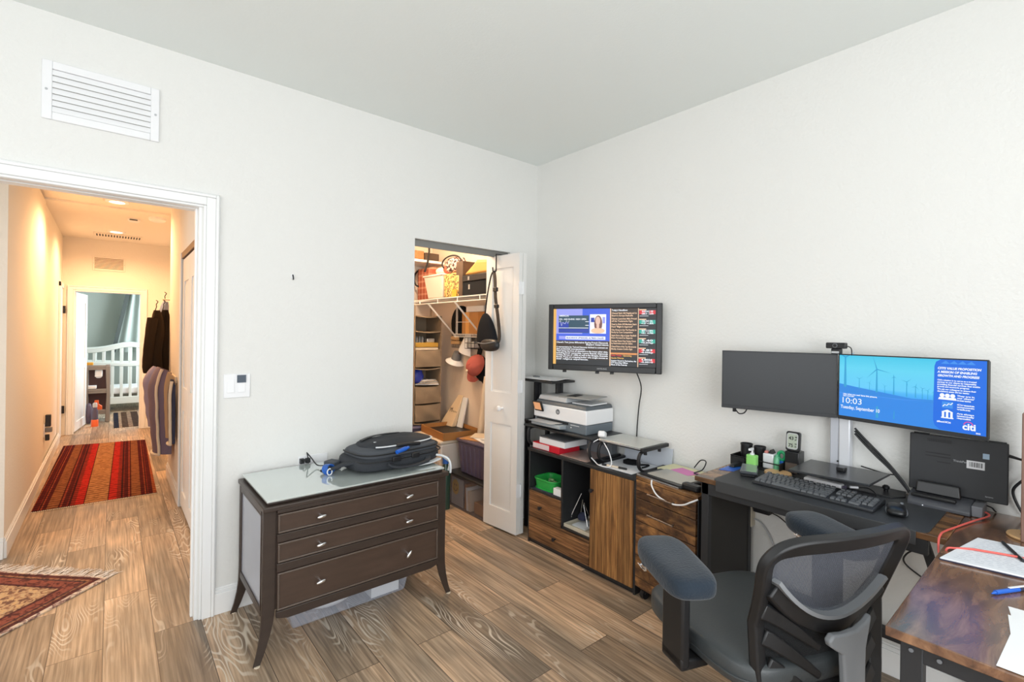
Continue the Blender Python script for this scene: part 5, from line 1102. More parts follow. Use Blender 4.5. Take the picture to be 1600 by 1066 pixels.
# ------------------------------------------------------------------ low cabinet with drawers, cubbies and door
XF = -.345; CT = .652
cab = thing('cabinet', 'low black and wood cabinet with cubbies, two drawers and a plank door', 'cabinet', (-.18, -.77, 0))
CY0, CY1 = -.325, -1.218
b = MB()
b.box(XF, -.02, CY0-.014, CY0, 0, CT-.02); b.box(XF, -.02, CY1, CY1+.014, 0, CT-.02); b.box(XF+.01, -.02, CY1+.014, CY0-.014, .012, .030); b.box(-.028, -.02, CY1+.014, CY0-.014, .03, CT-.02)
b.box(XF+.004, -.028, -.652, -.636, .03, CT-.02); b.box(XF+.004, -.028, -.892, -.880, .03, CT-.02); b.box(XF+.004, -.028, -.636, CY0-.014, .362, .376); b.box(XF+.004, -.028, -.88, -.636, .190, .204)
build('carcass', b, 'carcass', parent=cab, bevel=.0015)
build('worktop', MB().box(XF-.006, -.012, CY1-.006, CY0+.006, CT-.02, CT), 'carcass', parent=cab, bevel=.002)
build('plinth', MB().box(XF+.012, -.03, CY1+.014, CY0-.014, .0, .012), 'black', parent=cab)
for nm, (y0, y1, z0, z1), (ky, kz) in (('drawer', (-.640, -.341, .190, .362), (-.462, .27)), ('drawer', (-.884, -.341, .034, .186), (-.599, .105))):
    d_ = build(nm, MB().box(XF-.006, XF+.012, y0, y1, z0, z1), 'rustic_h', parent=cab, bevel=.002)
    kb = MB(); kb.M = Matrix.Translation((XF-.006, ky, kz)) @ Matrix.Rotation(-math.pi/2, 4, 'Y'); kb.lathe([(0, 0), (.006, 0), (.006, .012), (.012, .018), (.012, .024), (0, .027)], n=16); build('knob', kb, 'dark', parent=d_)
d_ = build('door', MB().box(XF-.006, XF+.012, CY1+.016, -.889, .034, CT-.022), 'rustic_v', parent=cab, bevel=.002)
kb = MB(); kb.M = Matrix.Translation((XF-.006, -.912, .505)) @ Matrix.Rotation(-math.pi/2, 4, 'Y'); kb.lathe([(0, 0), (.006, 0), (.006, .012), (.013, .018), (.013, .024), (0, .027)], n=16); build('knob', kb, 'dark', parent=d_)
kb = MB(); kb.M = Matrix.Translation((-.20, -.879, .53)) @ Matrix.Rotation(math.pi/2, 4, 'X') @ Matrix.Rotation(math.pi, 4, 'X'); kb.lathe([(0, 0), (.011, 0), (.011, .008), (0, .010)], n=14); build('cam_lock', kb, 'lgrey', parent=cab)
# in the cubbies
t = thing('green_container', 'bright green plastic container in the top cubby of the cabinet', 'container', (-.24, -.44, .377))
b = MB(); rr_ = rrect(.17, .20, .04)
b.prism([(x-.235, y-.445) for x, y in rr_], .379, .383, 'z')
n = len(rr_); vs = []; fs = []
for k, (s_, z) in enumerate(((.92, .379), (1, .445), (.965, .445), (.885, .383))): vs += [(-.235+x*s_, -.445+y*s_, z) for x, y in rr_]
for k in range(3):
    for i in range(n): fs.append((k*n+i, k*n+(i+1) % n, (k+1)*n+(i+1) % n, (k+1)*n+i))
b.add(vs, fs); build('tub', b, 'greenclear', parent=t)
rim = MB(); rim.tube([(-.235+x*1.01, -.445+y*1.01, .445) for x, y in rr_], .006, n=6, closed=True); build('rim', rim, 'greenclear', parent=t)
b = MB(); rnd = random.Random(2)
for k in range(14): b.blob((-.235+.05*(rnd.random()-.5)*2, -.445+.07*(rnd.random()-.5)*2, .40+.02*rnd.random()), (.014, .018, .010), 1, 1, 10, 6)
solo('trinkets', 'small pale trinkets filling the green container', 'trinkets', b, mat('pale_green_bits', '9fc48a', .5), kind='stuff')
solo('blue_folder', 'dark blue folder flat under the green container', 'folder', MB().box(-.336, -.10, -.60, -.36, .3762, .3786), 'navy')
solo('index_cards', 'small white card box beside the green container', 'card box', MB().box(-.33, -.29, -.625, -.555, .379, .425), 'paper', bevel=.002)
t = thing('metal_tray', 'grey metal tray on the floor of the tall cubby', 'tray', (-.22, -.765, .205))
b = MB(); b.box(-.335, -.12, -.876, -.658, .2045, .209)
for (xa, xb, ya, yb_) in ((-.335, -.330, -.876, -.658), (-.125, -.12, -.876, -.658), (-.33, -.125, -.876, -.871), (-.33, -.125, -.663, -.658)): b.box(xa, xb, ya, yb_, .209, .226)
build('tray_body', b, 'beige', parent=t, bevel=.002)
t = thing('tripod', 'small folding tripod with chrome legs standing in the metal tray', 'tripod', (-.21, -.71, .21))
for k, (dx, dy, h) in enumerate(((-.05, .07, .40), (.04, .05, .36), (-.02, -.07, .33), (.045, -.05, .34))):
    build('leg', MB().cyl((-.215+dx, -.705+dy, .214), (-.205+dx*.1, -.705+dy*.12, h), .004, n=8).cyl((-.215+dx, -.705+dy, .214), (-.213+dx*.8, -.705+dy*.8, .25), .006, n=8), 'chrome', parent=t)
build('hub', MB().lathe([(0, -.02), (.03, -.02), (.034, 0), (.02, .02), (0, .025)], (-.21, -.71, .255), 16), 'navy', parent=t)
b = MB().box(-.29, -.16, -.80, -.69, .2095, .216); solo('pale_card', 'pale card lying in the metal tray under the tripod', 'card', b, 'paper')
# ------------------------------------------------------------------ printer stand with tower shelf
pst = thing('printer_stand', 'black metal printer stand with a tall side shelf on the cabinet', 'stand', (-.15, -.5, CT))
PZ = .803
b = MB(); b.M = Matrix.Translation((0, 0, 0)); b.box(-.325, -.02, -.875, -.245, PZ-.014, PZ).box(-.22, -.02, -.2455, -.10, PZ-.014, PZ); build('shelf_board', b, 'carcass', parent=pst, bevel=.004)
for y in (-.862, -.30):
    b = MB(); b.tube(curve_pts([(-.03, y, CT+.008), (-.20, y, CT+.008), (-.29, y, CT+.010), (-.325, y, CT+.045), (-.330, y, PZ-.05), (-.31, y, PZ-.022), (-.26, y, PZ-.020), (-.03, y, PZ-.020)], 6), .010, n=8); build('leg', b, 'dark', parent=pst)
for y in (-.175, -.40):
    build('post', MB().box(-.16, -.128, y-.011, y+.011, PZ, 1.095), 'dark', parent=pst, bevel=.002); build('post', MB().box(-.12, -.10, y-.011, y+.011, PZ, 1.095), 'dark', parent=pst, bevel=.002)
build('top_shelf', MB().box(-.25, -.015, -.445, -.06, 1.095, 1.110), 'carcass', parent=pst, bevel=.003)
for y in (-.12, -.31): build('floor_post', MB().box(-.19, -.16, y-.012, y+.012, 0, PZ-.014) if y > -.2 else MB().box(-.17, -.14, -.322, -.300, CT, PZ-.014), 'dark', parent=pst, bevel=.002)
b = MB(); b.sheet(lambda u, v: (-.245+.22*u, -.07-.36*v, 1.1135+.004*math.sin(6*u)*math.sin(5*v)+.004*v), 8, 10, .003); solo('paper_sheets', 'loose white sheets on the top shelf of the printer stand', 'paper', b, 'paper', smooth=60)
solo('grey_fob', 'small grey clip lying on the sheets of the top shelf', 'clip', MB().box(-.16, -.13, -.20, -.15, 1.119, 1.128), 'grey', bevel=.003)
# printer
pr = thing('printer', 'white and grey office inkjet printer with a small touch screen', 'printer', (-.17, -.56, PZ))
px0, px1, py0, py1 = -.290, -.022, -.315, -.795
b = MB(); b.box(px0+.006, px1, py1, py0, PZ, .864); build('lower_body', b, mat('slate_grey_plastic', '69737b', .4), parent=pr, bevel=.006)
b = MB(); b.box(px0, px1, py1-.004, py0+.004, .866, .958); build('upper_body', b, 'white', parent=pr, bevel=.006)
b = MB(); b.hexa([(px0+.004, py1, .958), (px1, py1, .958), (px1, py0, .958), (px0+.004, py0, .958)], [(px0+.02, py1+.012, .982), (px1, py1+.012, .982), (px1, py0-.012, .99), (px0+.02, py0-.012, .985)]); build('scanner_lid', b, mat('dark_slate_plastic', '5b6268', .4), parent=pr, bevel=.006)
b = MB(); b.hexa([(px0+.015, -.61, .985), (px1-.02, -.61, .985), (px1-.02, py0-.02, .985), (px0+.015, py0-.02, .985)], [(px0+.03, -.60, 1.018), (px1-.03, -.60, 1.022), (px1-.03, py0-.025, 1.022), (px0+.03, py0-.025, 1.018)]); build('document_feeder', b, 'lgrey', parent=pr, bevel=.008)
b = MB(); b.hexa([(px0+.03, -.80, 1.024), (px1-.04, -.78, 1.028), (px1-.04, -.52, 1.016), (px0+.03, -.52, 1.014)], [(px0+.03, -.80, 1.030), (px1-.04, -.78, 1.034), (px1-.04, -.52, 1.026), (px0+.03, -.52, 1.022)]); fd_ = build('feeder_tray', b, mat('warm_grey_plastic', '9a9c9c', .45), parent=pr, bevel=.003)
build('feeder_slot', MB().hexa([(px0+.07, -.64, 1.0285), (px1-.10, -.62, 1.0305), (px1-.10, -.56, 1.030), (px0+.07, -.56, 1.0265)], [(px0+.07, -.64, 1.0295), (px1-.10, -.62, 1.0315), (px1-.10, -.56, 1.031), (px0+.07, -.56, 1.0275)]), 'ink', parent=fd_)
b = MB(); b.hexa([(px0+.06, -.785, .984), (px1-.05, -.785, .987), (px1-.05, -.62, .987), (px0+.06, -.62, .984)], [(px0+.06, -.785, .990), (px1-.05, -.785, .993), (px1-.05, -.62, .993), (px0+.06, -.62, .990)]); build('output_sheet', b, 'paper', parent=pr)
dsp = MB(); dsp.M = Matrix.Translation((px0-.003, -.375, .918)) @ Matrix.Rotation(-.35, 4, 'Y'); dsp.box(-.012, 0, -.042, .042, -.008, .066); ds = build('control_panel', dsp, 'chairp', parent=pr, bevel=.004)
dsp = MB(); dsp.M = Matrix.Translation((px0-.003, -.375, .918)) @ Matrix.Rotation(-.35, 4, 'Y'); dsp.box(-.0135, -.012, -.032, .034, .004, .058); build('touch_screen', dsp, emit('panel_peach', 'd99a6c', 1), parent=ds)
b = MB(); b.M = Matrix(((0, 0, -1), (-1, 0, 0), (0, 1, 0))).to_4x4(); b.M.translation = (px0-.0008, -.548, .922); b.prism([(.018*math.cos(k*.2618), .018*math.sin(k*.2618)) for k in range(24)], 0, .0006, 'z', 0)
text_mb(b, 'hp', T(-.0005, -.0065), .021, 1, h=.0012, align='CENTER', shear=.3); build('round_logo', b, ['grey', 'white'], parent=pr, smooth=0)
b = MB(); b.hexa([(px0-.055, -.62, .820), (px0+.02, -.62, .812), (px0+.02, -.345, .812), (px0-.055, -.345, .820)], [(px0-.055, -.62, .842), (px0+.02, -.62, .842), (px0+.02, -.345, .842), (px0-.055, -.345, .842)]); build('paper_cassette', b, mat('pale_slate_plastic', '9fa8ae', .4), parent=pr, bevel=.005)
b = MB(); b.hexa([(px0-.075, -.56, .846), (px0+.01, -.59, .850), (px0+.01, -.35, .850), (px0-.075, -.34, .846)], [(px0-.075, -.56, .8475), (px0+.01, -.59, .8515), (px0+.01, -.35, .8515), (px0-.075, -.34, .8475)]); build('output_flap', b, 'lgrey', parent=pr)
build('power_button', MB().cyl((px0+.006, -.665, .835), (px0+.003, -.665, .835), .004, n=12).box(px0+.0045, px0+.006, -.735, -.66, .85, .853), 'white', parent=pr)
build('output_slot', MB().box(px0+.0045, px0+.0062, -.64, -.34, .846, .862), 'ink', parent=pr)
# under the printer
solo('red_packet', 'red and white paper ream packet under the printer stand', 'packet', MB().box(-.325, -.13, -.60, -.345, CT+.0005, .695, 0).box(-.3265, -.325, -.505, -.345, CT+.004, .690, 1), ['red', mat('torn_white_wrap', 'e8d4d6', .6)], bevel=.006)
solo('paper_ream', 'stack of white paper lying on the red packet', 'paper', MB().box(-.315, -.10, -.64, -.40, .696, .735, 0).box(-.317, -.10, -.642, -.398, .735, .741, 1), ['paper', 'grey'])
solo('clear_folder', 'translucent folder flat on the cabinet under the printer stand', 'folder', MB().box(-.330, -.05, -.84, -.61, CT+.0004, CT+.004), mat('reddish_film', 'a58f88', .15))
solo('grey_pad', 'grey box behind the paper under the printer stand', 'box', MB().box(-.09, -.03, -.84, -.40, CT+.0005, .76), 'grey', bevel=.004)
# ------------------------------------------------------------------ laptop stand on the cabinet
ls = thing('laptop_stand', 'black curved metal laptop stand on the cabinet right of the printer', 'stand', (-.13, -1.05, CT))
for y in (-.905, -1.195):
    pts_ = curve_pts([(-.035, y, CT+.009), (-.20, y, CT+.008), (-.265, y, CT+.020), (-.295, y, CT+.058), (-.285, y, CT+.110), (-.24, y, CT+.126), (-.10, y, CT+.132), (-.035, y, CT+.135)], 7)
    build('side_arm', MB().ribbon([tuple(p) for p in pts_], (0, 1, 0), .013, .018), 'dark', parent=ls, bevel=.003)
    for x in (-.09, -.23): build('rubber_foot', MB().cyl((x, y, CT+.118 if x < -.2 else CT+.120), (x, y, CT+.104), .010, n=12), 'black', parent=ls)
build('cross_plate', MB().box(-.285, -.035, -1.20, -.90, CT+.134, CT+.138), 'dark', parent=ls, bevel=.001)
build('end_clip', MB().box(-.29, -.03, -1.222, -1.20, CT+.128, CT+.150), 'black', parent=ls, bevel=.004)
lp = thing('silver_laptop', 'closed silver laptop resting on the black laptop stand', 'laptop', (-.16, -1.05, CT+.125))
b = MB(); b.M = Matrix.Translation((-.165, -1.045, CT+.1385)); b.prism(rrect(.235, .31, .012), 0, .008, 'z'); build('base', b, 'silver', parent=lp, bevel=.002)
b = MB(); b.M = Matrix.Translation((-.165, -1.045, CT+.1475)); b.prism(rrect(.235, .31, .012), 0, .006, 'z'); build('lid', b, mat('pale_aluminium', 'cfd0cc', .35, metal=.4), parent=lp, bevel=.002)
t = thing('white_charger', 'white charger and looped cable hanging at the left end of the silver laptop', 'charger', (-.27, -.90, .78))
b = MB(); b.M = Matrix.Translation((-.262, -.905, .811)) @ Matrix.Rotation(.5, 4, 'Z') @ Matrix.Rotation(.3, 4, 'Y'); b.box(-.035, .035, -.022, .022, -.002, .036); build('brick', b, 'white', parent=t, bevel=.01, seg=3)
b = MB(); b.tube(curve_pts([(-.285, -.895, .80), (-.315, -.85, .76), (-.325, -.85, .71), (-.315, -.90, .665), (-.33, -.94, .658), (-.32, -1.0, .657), (-.30, -1.01, .68), (-.295, -.985, .74), (-.28, -.93, .79), (-.275, -.915, .805)], 8), .0034, n=7); build('cable', b, 'white', parent=t, smooth=60)
b = MB(); b.box(-.318, -.05, -1.168, -.92, CT+.0005, CT+.003); solo('white_papers', 'white printed papers spread on the cabinet under the laptop stand', 'paper', b, 'notepad')
solo('document_tray', 'translucent white panel standing against the wall behind the laptop stand', 'panel', MB().hexa([(-.036, -1.24, CT), (-.030, -1.24, CT), (-.030, -.90, CT), (-.036, -.90, CT)], [(-.020, -1.24, CT+.115), (-.014, -1.24, CT+.115), (-.014, -.90, CT+.115), (-.020, -.90, CT+.115)]), mat('frosted_panel', 'c9d0da', .3))
b = MB(); b.tube(curve_pts([(-.15, -1.10, .662), (-.10, -1.06, .67), (-.11, -1.0, .668), (-.17, -1.0, .662), (-.16, -1.06, .66), (-.10, -1.13, .662), (-.18, -1.14, .661)], 8), .005, n=7); b.box(-.15, -.10, -1.06, -.98, CT+.003, CT+.02)
solo('dark_cable', 'dark coiled cable and adapter on the papers under the laptop stand', 'cable', b, 'blackcloth')
t = thing('highlighter', 'black and cream pen lying at the front edge of the white papers', 'pen', (-.29, -1.0, CT+.003))
build('barrel', MB().cyl((-.30, -.975, CT+.009), (-.285, -1.05, CT+.009), .006, n=12), 'cream', parent=t); build('cap', MB().cyl((-.285, -1.05, CT+.009), (-.275, -1.10, CT+.009), .0065, n=12), 'ink', parent=t); build('end', MB().cyl((-.30, -.975, CT+.009), (-.306, -.945, CT+.009), .0065, n=12), 'ink', parent=t)
# ------------------------------------------------------------------ rolling file cabinet
fz = .668
fc = thing('file_cabinet', 'rustic brown drawer cabinet between the low cabinet and the desk', 'cabinet', (-.20, -1.41, 0), math.radians(-8))
FMt = Matrix.Translation((-.352, -1.226, 0)) @ Matrix.Rotation(math.radians(-8.5), 4, 'Z')    # local -y along the front, +x to the wall
def fb(): q_ = MB(); q_.M = FMt; return q_
build('carcass', fb().box(.008, .275, -.396, 0, .055, fz-.018), 'carcass', parent=fc, bevel=.002)
build('top_board', fb().box(-.004, .28, -.40, .003, fz-.018, fz), 'desktop', parent=fc, bevel=.002)
for k, (z0, z1) in enumerate(((.554, .648), (.428, .550), (.066, .424))):
    d_ = build('drawer', fb().box(-.008, .008, -.392, -.004, z0, z1), 'rustic_f', parent=fc, bevel=.002)
    if k < 3:
        zc = ((.598, .487, .33))[k]; q_ = fb(); q_.cyl((-.030, -.275, zc), (-.030, -.105, zc), .0048, n=10)
        for yy in (-.262, -.118): q_.cyl((-.030, yy, zc), (-.006, yy, zc), .004, n=8)
        build('handle', q_, 'bronze', parent=d_)
for x, y in ((.03, -.04), (.03, -.33), (.24, -.04), (.24, -.33)):
    q_ = fb(); q_.cyl((x, y-.012, .026), (x, y+.012, .026), .026, n=16); q_.box(x-.012, x+.012, y-.016, y+.016, .03, .056); build('caster', q_, 'black', parent=fc)
t = thing('folded_laptop', 'dark folded laptop with a grey lid lying on the rustic drawer cabinet', 'laptop', (-.24, -1.36, fz))
q_ = MB(); q_.M = Matrix.Translation((-.265, -1.385, fz+.001)) @ Matrix.Rotation(math.radians(-7), 4, 'Z'); q_.prism(rrect(.20, .28, .015), 0, .010, 'z'); build('base', q_, 'black', parent=t, bevel=.002)
q_ = MB(); q_.M = Matrix.Translation((-.265, -1.385, fz+.0115)) @ Matrix.Rotation(math.radians(-7), 4, 'Z'); q_.prism(rrect(.195, .275, .015), 0, .003, 'z'); build('keyboard_deck', q_, 'blackgloss', parent=t)
q_ = MB(); q_.M = Matrix.Translation((-.252, -1.395, fz+.0148)) @ Matrix.Rotation(math.radians(-7), 4, 'Z'); q_.prism(rrect(.165, .235, .008), 0, .003, 'z'); build('grey_lid', q_, mat('warm_grey_lid', 'b7b4ac', .35), parent=t)
q_ = MB(); q_.M = Matrix.Translation((-.352, -1.37, fz+.002)) @ Matrix.Rotation(math.radians(-7), 4, 'Z'); q_.box(-.012, 0, -.13, .15, -.002, .006); build('front_edge', q_, 'silver', parent=t, bevel=.002)
for k, (x, y, a, w, l, m_, lb) in enumerate(((-.105, -1.36, -.10, .15, .24, 'yellow', 'pale yellow legal pad behind the dark folded laptop'), (-.13, -1.385, -.25, .09, .13, 'pinkp', 'pink sticky note on the pale yellow pad'))):
    q_ = MB(); q_.M = Matrix.Translation((x, y, fz+.0005+.016*k)) @ Matrix.Rotation(a, 4, 'Z'); q_.box(-w/2, w/2, -l/2, l/2, 0, .015 if k == 0 else .002); solo('legal_pad' if k == 0 else 'sticky_note', lb, 'paper', q_, m_)
b = MB(); b.tube(curve_pts([(-.06, -1.40, .70), (-.045, -1.43, .745), (-.07, -1.475, .75), (-.10, -1.47, .71), (-.13, -1.44, .69), (-.12, -1.52, .695), (-.09, -1.56, .72)], 8), .0032, n=7); solo('black_cable', 'thin black cable looping up over the yellow pad', 'cable', b, 'black', smooth=60)
b = MB(); b.tube(curve_pts([(-.372, -1.335, .672), (-.385, -1.345, .645), (-.40, -1.385, .612), (-.41, -1.44, .598), (-.425, -1.50, .600), (-.44, -1.56, .618), (-.45, -1.605, .645), (-.43, -1.63, .66)], 8), .0042, n=8); solo('white_cable', 'white cable drooping in front of the rustic drawer cabinet', 'cable', b, 'white', smooth=60)
b = MB(); b.M = Matrix.Translation((-.345, -1.55, fz+.001)) @ Matrix.Rotation(-.1, 4, 'Z'); b.prism(rrect(.05, .10, .02), 0, .03, 'z'); solo('black_adapter', 'black power adapter at the right end of the folded laptop', 'adapter', b, 'black', bevel=.008)
# ------------------------------------------------------------------ L-shaped desk
DZ = .79; DX = -.49; DY = -1.645; LX = -1.232; LY = -2.53; DE = -3.08
dk = thing('desk', 'L-shaped desk with rustic brown boards and black metal frame in the corner', 'desk', (-.5, -2.3, 0))
build('side_board', MB().box(DX, -.012, LY+.001, DY, DZ-.022, DZ), 'desktop', parent=dk, bevel=.002)
build('main_board', MB().box(LX, -.012, DE, LY, DZ-.022, DZ), 'desktop2', parent=dk, bevel=.002)
b = MB(); b.box(DX+.006, DX+.03, LY+.05, DY-.03, .715, DZ-.0225); b.box(-.06, -.03, LY+.05, DY-.03, .74, DZ-.0225); build('apron', b, 'darkmetal2', parent=dk, bevel=.002)
b = MB(); b.box(LX+.03, LX+.062, DE+.02, LY-.022, .722, DZ-.0225); b.box(LX+.06, -.05, LY-.055, LY-.022, .735, DZ-.0225); b.box(LX+.06, -.05, DE+.02, DE+.05, .735, DZ-.0225); build('beam', b, 'darkmetal2', parent=dk, bevel=.002)
for (x0, x1, y0, y1) in ((DX+.006, DX+.036, DY-.066, DY-.032), (-.068, -.034, DY-.062, DY-.014), (LX+.028, LX+.064, LY-.062, LY-.022), (LX+.028, LX+.064, DE+.02, DE+.06), (-.075, -.04, DE+.02, DE+.06), (-.075, -.04, LY-.06, LY-.02)):
    build('leg', MB().box(x0, x1, y0, y1, 0, DZ-.0225), 'darkmetal2', parent=dk, bevel=.002)
build('end_panel', MB().box(DX+.03, -.06, DY-.058, DY-.046, .05, DZ-.023), mat('black_mesh_panel', '2b2927', .6), parent=dk)
build('stretcher', MB().box(-.095, -.06, DE+.05, DY-.06, .19, .23), 'darkmetal2', parent=dk, bevel=.002)
build('brace', MB().ribbon([(-.30, -2.425, .76), (-.30, -2.44, .70), (-.30, -2.475, .58), (-.30, -2.52, .44)], (1, 0, 0), .028, .02), 'darkmetal2', parent=dk)
for p in ((LX+.027, LY-.042, .745), (LX+.027, LY-.09, .745)):
    build('bolt', MB().cyl(p, (p[0]-.003, p[1], p[2]), .0045, n=12), 'grey', parent=dk)
build('hutch_panel', MB().box(-.325, -.08, -2.700, -2.682, DZ+.0005, 1.205), wood('rosy_brown_panel', '5e4238', '7d5d50', '94766a', scale=(6, 6, 1.2)), parent=dk, bevel=.002)
mt = thing('desk_mat', 'long black leather desk mat under the keyboard and mouse', 'desk mat', (-.3, -2.1, DZ))
b = MB(); rr_ = rrect(.405, .75, .03); b.prism([(x-.29, y-2.105) for x, y in rr_], DZ+.0003, DZ+.0035, 'z'); build('mat_sheet', b, mat('grey_black_leatherette', '36383b', .5, bump=.05, bscale=200), parent=mt)
build('front_flap', MB().box(-.4965, -.4915, -2.45, -1.75, DZ-.045, DZ+.0035), mat('grey_black_edge', '3a3b3d', .5), parent=mt, bevel=.0015)
KZ = DZ+.0035
# keyboard
kbm = Matrix.Translation((-.333, -2.092, KZ)) @ Matrix.Rotation(math.radians(-1.5), 4, 'Z')      # local x = along -y seen from the chair
KX = Matrix(((0, 1, 0), (-1, 0, 0), (0, 0, 1))).to_4x4()
kb_ = thing('keyboard', 'black full-size keyboard on the desk mat', 'keyboard', (-.333, -2.092, KZ))
def kM(): q_ = MB(); q_.M = kbm @ KX; return q_
q_ = kM(); q_.hexa([(-.222, -.078, .001), (.222, -.078, .001), (.222, .078, .001), (-.222, .078, .001)], [(-.222, -.078, .012), (.222, -.078, .012), (.222, .078, .024), (-.222, .078, .024)]); build('case', q_, mat('dark_keyboard_case', '2e3034', .45), parent=kb_, bevel=.003)
kz = lambda y: .0125+(y+.078)/.156*.012
km = mat('grey_keycap', '5d6064', .4)
rows = [(-.068, [1.25, 1.25, 1.25, 6.25, 1.25, 1.25, 1.25, 1.25]), (-.046, [2.25]+[1]*10+[2.75]), (-.024, [1.75]+[1]*11+[2.25]), (-.002, [1.5]+[1]*12+[1.5]), (.020, [1]*13+[2]), (.048, [1.0, -.9]+[1]*4+[-.4]+[1]*4+[-.4]+[1]*4)]
U = .0193
def key(x, y, w, h=.0175):
    z = kz(y); k_ = kM(); k_.hexa([(x+.0012, y, z), (x+w-.0012, y, z), (x+w-.0012, y+h, z+.0012), (x+.0012, y+h, z+.0012)], [(x+.003, y+.0015, z+.0075), (x+w-.003, y+.0015, z+.0075), (x+w-.003, y+h-.002, z+.009), (x+.003, y+h-.002, z+.009)]); return k_
keys = MB(); nk = 0
for y, ws_ in rows:
    x = -.215
    for w in ws_:
        if w > 0:
            k_ = key(x, y, U*w*.965)
            if nk < 100: build('key', k_, km, parent=kb_, smooth=0)
            nk += 1
        x += abs(w)*U*.965
for gx in range(3):
    for gy in (.048, .020, -.002): build('key', key(.077+gx*.0188, gy, .0186), km, parent=kb_, smooth=0)
for gx, gy in ((0, -.068), (1, -.068), (2, -.068), (1, -.046)): build('key', key(.077+gx*.0188, gy, .0186), km, parent=kb_, smooth=0)
for gx in range(4):
    for gy in (.020, -.002, -.024, -.046): build('key', key(.139+gx*.0188, gy, .0186), km, parent=kb_, smooth=0)
build('key', key(.139, -.068, .037), km, parent=kb_, smooth=0)
# mouse
ms = thing('mouse', 'black computer mouse with grey sides on the desk mat', 'mouse', (-.345, -2.385, KZ))
q_ = MB(); q_.M = Matrix.Translation((-.352, -2.368, KZ+.001)) @ Matrix.Rotation(math.radians(12), 4, 'Z'); q_.blob((0, 0, .014), (.056, .032, .022), .8, .75, 28, 14, lambda x, y, z: (x, y*(1-.10*math.cos(3*x)), max(z, -.6)*(1-.25*x*x))); build('shell', q_, 'blackgloss', parent=ms, smooth=60)
q_ = MB(); q_.M = Matrix.Translation((-.352, -2.368, KZ+.001)) @ Matrix.Rotation(math.radians(12), 4, 'Z'); q_.blob((0, 0, .010), (.050, .0335, .010), .6, .7, 24, 8); build('side_grip', q_, 'grey', parent=ms, smooth=60)
q_ = MB(); q_.cyl((-.319, -2.381, KZ+.030), (-.319, -2.373, KZ+.030), .008, n=14); build('wheel', q_, 'grey', parent=ms)
# left end of the desk
solo('blue_clipboard', 'bright blue folder under the organizer tray on the desk', 'folder', MB().hexa([(-.30, -1.665, DZ+.0005), (-.23, -1.85, DZ+.0005), (-.07, -1.85, DZ+.0005), (-.07, -1.665, DZ+.0005)], [(-.30, -1.665, DZ+.0025), (-.23, -1.85, DZ+.0025), (-.07, -1.85, DZ+.0025), (-.07, -1.665, DZ+.0025)]), 'brightblue')
ZT2 = DZ+.003
ot = thing('desk_organizer', 'black wire mesh organizer tray against the wall at the left end of the desk', 'organizer', (-.10, -1.76, ZT2))
b = MB(); b.box(-.15, -.03, -1.885, -1.65, ZT2, ZT2+.004)
b.box(-.034, -.03, -1.885, -1.65, ZT2, ZT2+.045); b.box(-.15, -.03, -1.654, -1.65, ZT2, ZT2+.045); b.box(-.15, -.03, -1.885, -1.881, ZT2, ZT2+.045); b.box(-.152, -.148, -1.72, -1.65, ZT2, ZT2+.04)
build('tray_body', b, 'bwire', parent=ot)
b = MB(); b.tube([(-.15, -1.65, ZT2+.045), (-.15, -1.885, ZT2+.04), (-.03, -1.885, ZT2+.045), (-.03, -1.65, ZT2+.045)], .003, n=6, closed=True); build('rim', b, 'bwire', parent=ot)
def cup(name, lab, c, r, h, m_, cat='cup', rim=None):
    t = thing(name, lab, cat, c); build('cup_body', MB().lathe([(0, 0), (r*.92, 0), (r, h), (r*.94, h), (r*.86, .004), (0, .004)], c, 24), m_, parent=t)
    build('rim', MB().lathe([(r*.93, h-.003), (r*1.04, h-.003), (r*1.04, h+.004), (r*.93, h+.004)], c, 24), rim or m_, parent=t); return t
cup('black_cup', 'left black plastic cup in the desk organizer', (-.085, -1.70, ZT2+.0045), .028, .095, 'blackgloss', rim='black')
cup('black_cup', 'right black plastic cup beside the hand lotion bottle', (-.075, -1.762, ZT2+.0045), .027, .090, 'blackgloss', rim='black')
t = thing('lotion_bottle', 'lime green pump bottle standing in front of the black cups', 'bottle', (-.172, -1.775, DZ))
b = MB(); b.prism([(x-.175, y-1.768) for x, y in rrect(.034, .05, .010)], DZ+.003, DZ+.075, 'z'); build('bottle_body', b, 'lime', parent=t, bevel=.005, seg=3)
build('pump', MB().lathe([(.010, 0), (.010, .008), (.004, .010), (.004, .026), (0, .026)], (-.175, -1.768, DZ+.075), 14).box(-.205, -.170, -1.773, -1.763, DZ+.099, DZ+.108), 'white', parent=t)
t = thing('pencil_box', 'white box of pens in the desk organizer beside the lotion bottle', 'pencil box', (-.085, -1.82, ZT2))
build('box_body', MB().box(-.12, -.045, -1.845, -1.793, ZT2+.0045, ZT2+.078), mat('glossy_white', 'e4e6ea', .2), parent=t, bevel=.006)
solo('eraser', 'reddish eraser poking up from the white pen box', 'eraser', MB().blob((-.10, -1.805, ZT2+.082), (.016, .010, .008)), mat('pink_rubber', 'c98078', .7))
solo('binder_clip', 'black binder clip heaped on the white pen box', 'clip', MB().prism([(-1.838, ZT2+.079), (-1.815, ZT2+.079), (-1.825, ZT2+.098)], -.11, -.07, 'x'), 'black', bevel=.002)
t = thing('gel_bottle', 'mint green translucent bottle upright in the desk organizer', 'bottle', (-.105, -1.857, ZT2))
build('bottle_body', MB().lathe([(0, 0), (.013, 0), (.013, .055), (.009, .065), (0, .065)], (-.118, -1.858, ZT2+.0045), 16), 'mint', parent=t); build('cap', MB().cyl((-.118, -1.858, ZT2+.0685), (-.118, -1.858, ZT2+.082), .007, n=12), 'mint', parent=t)
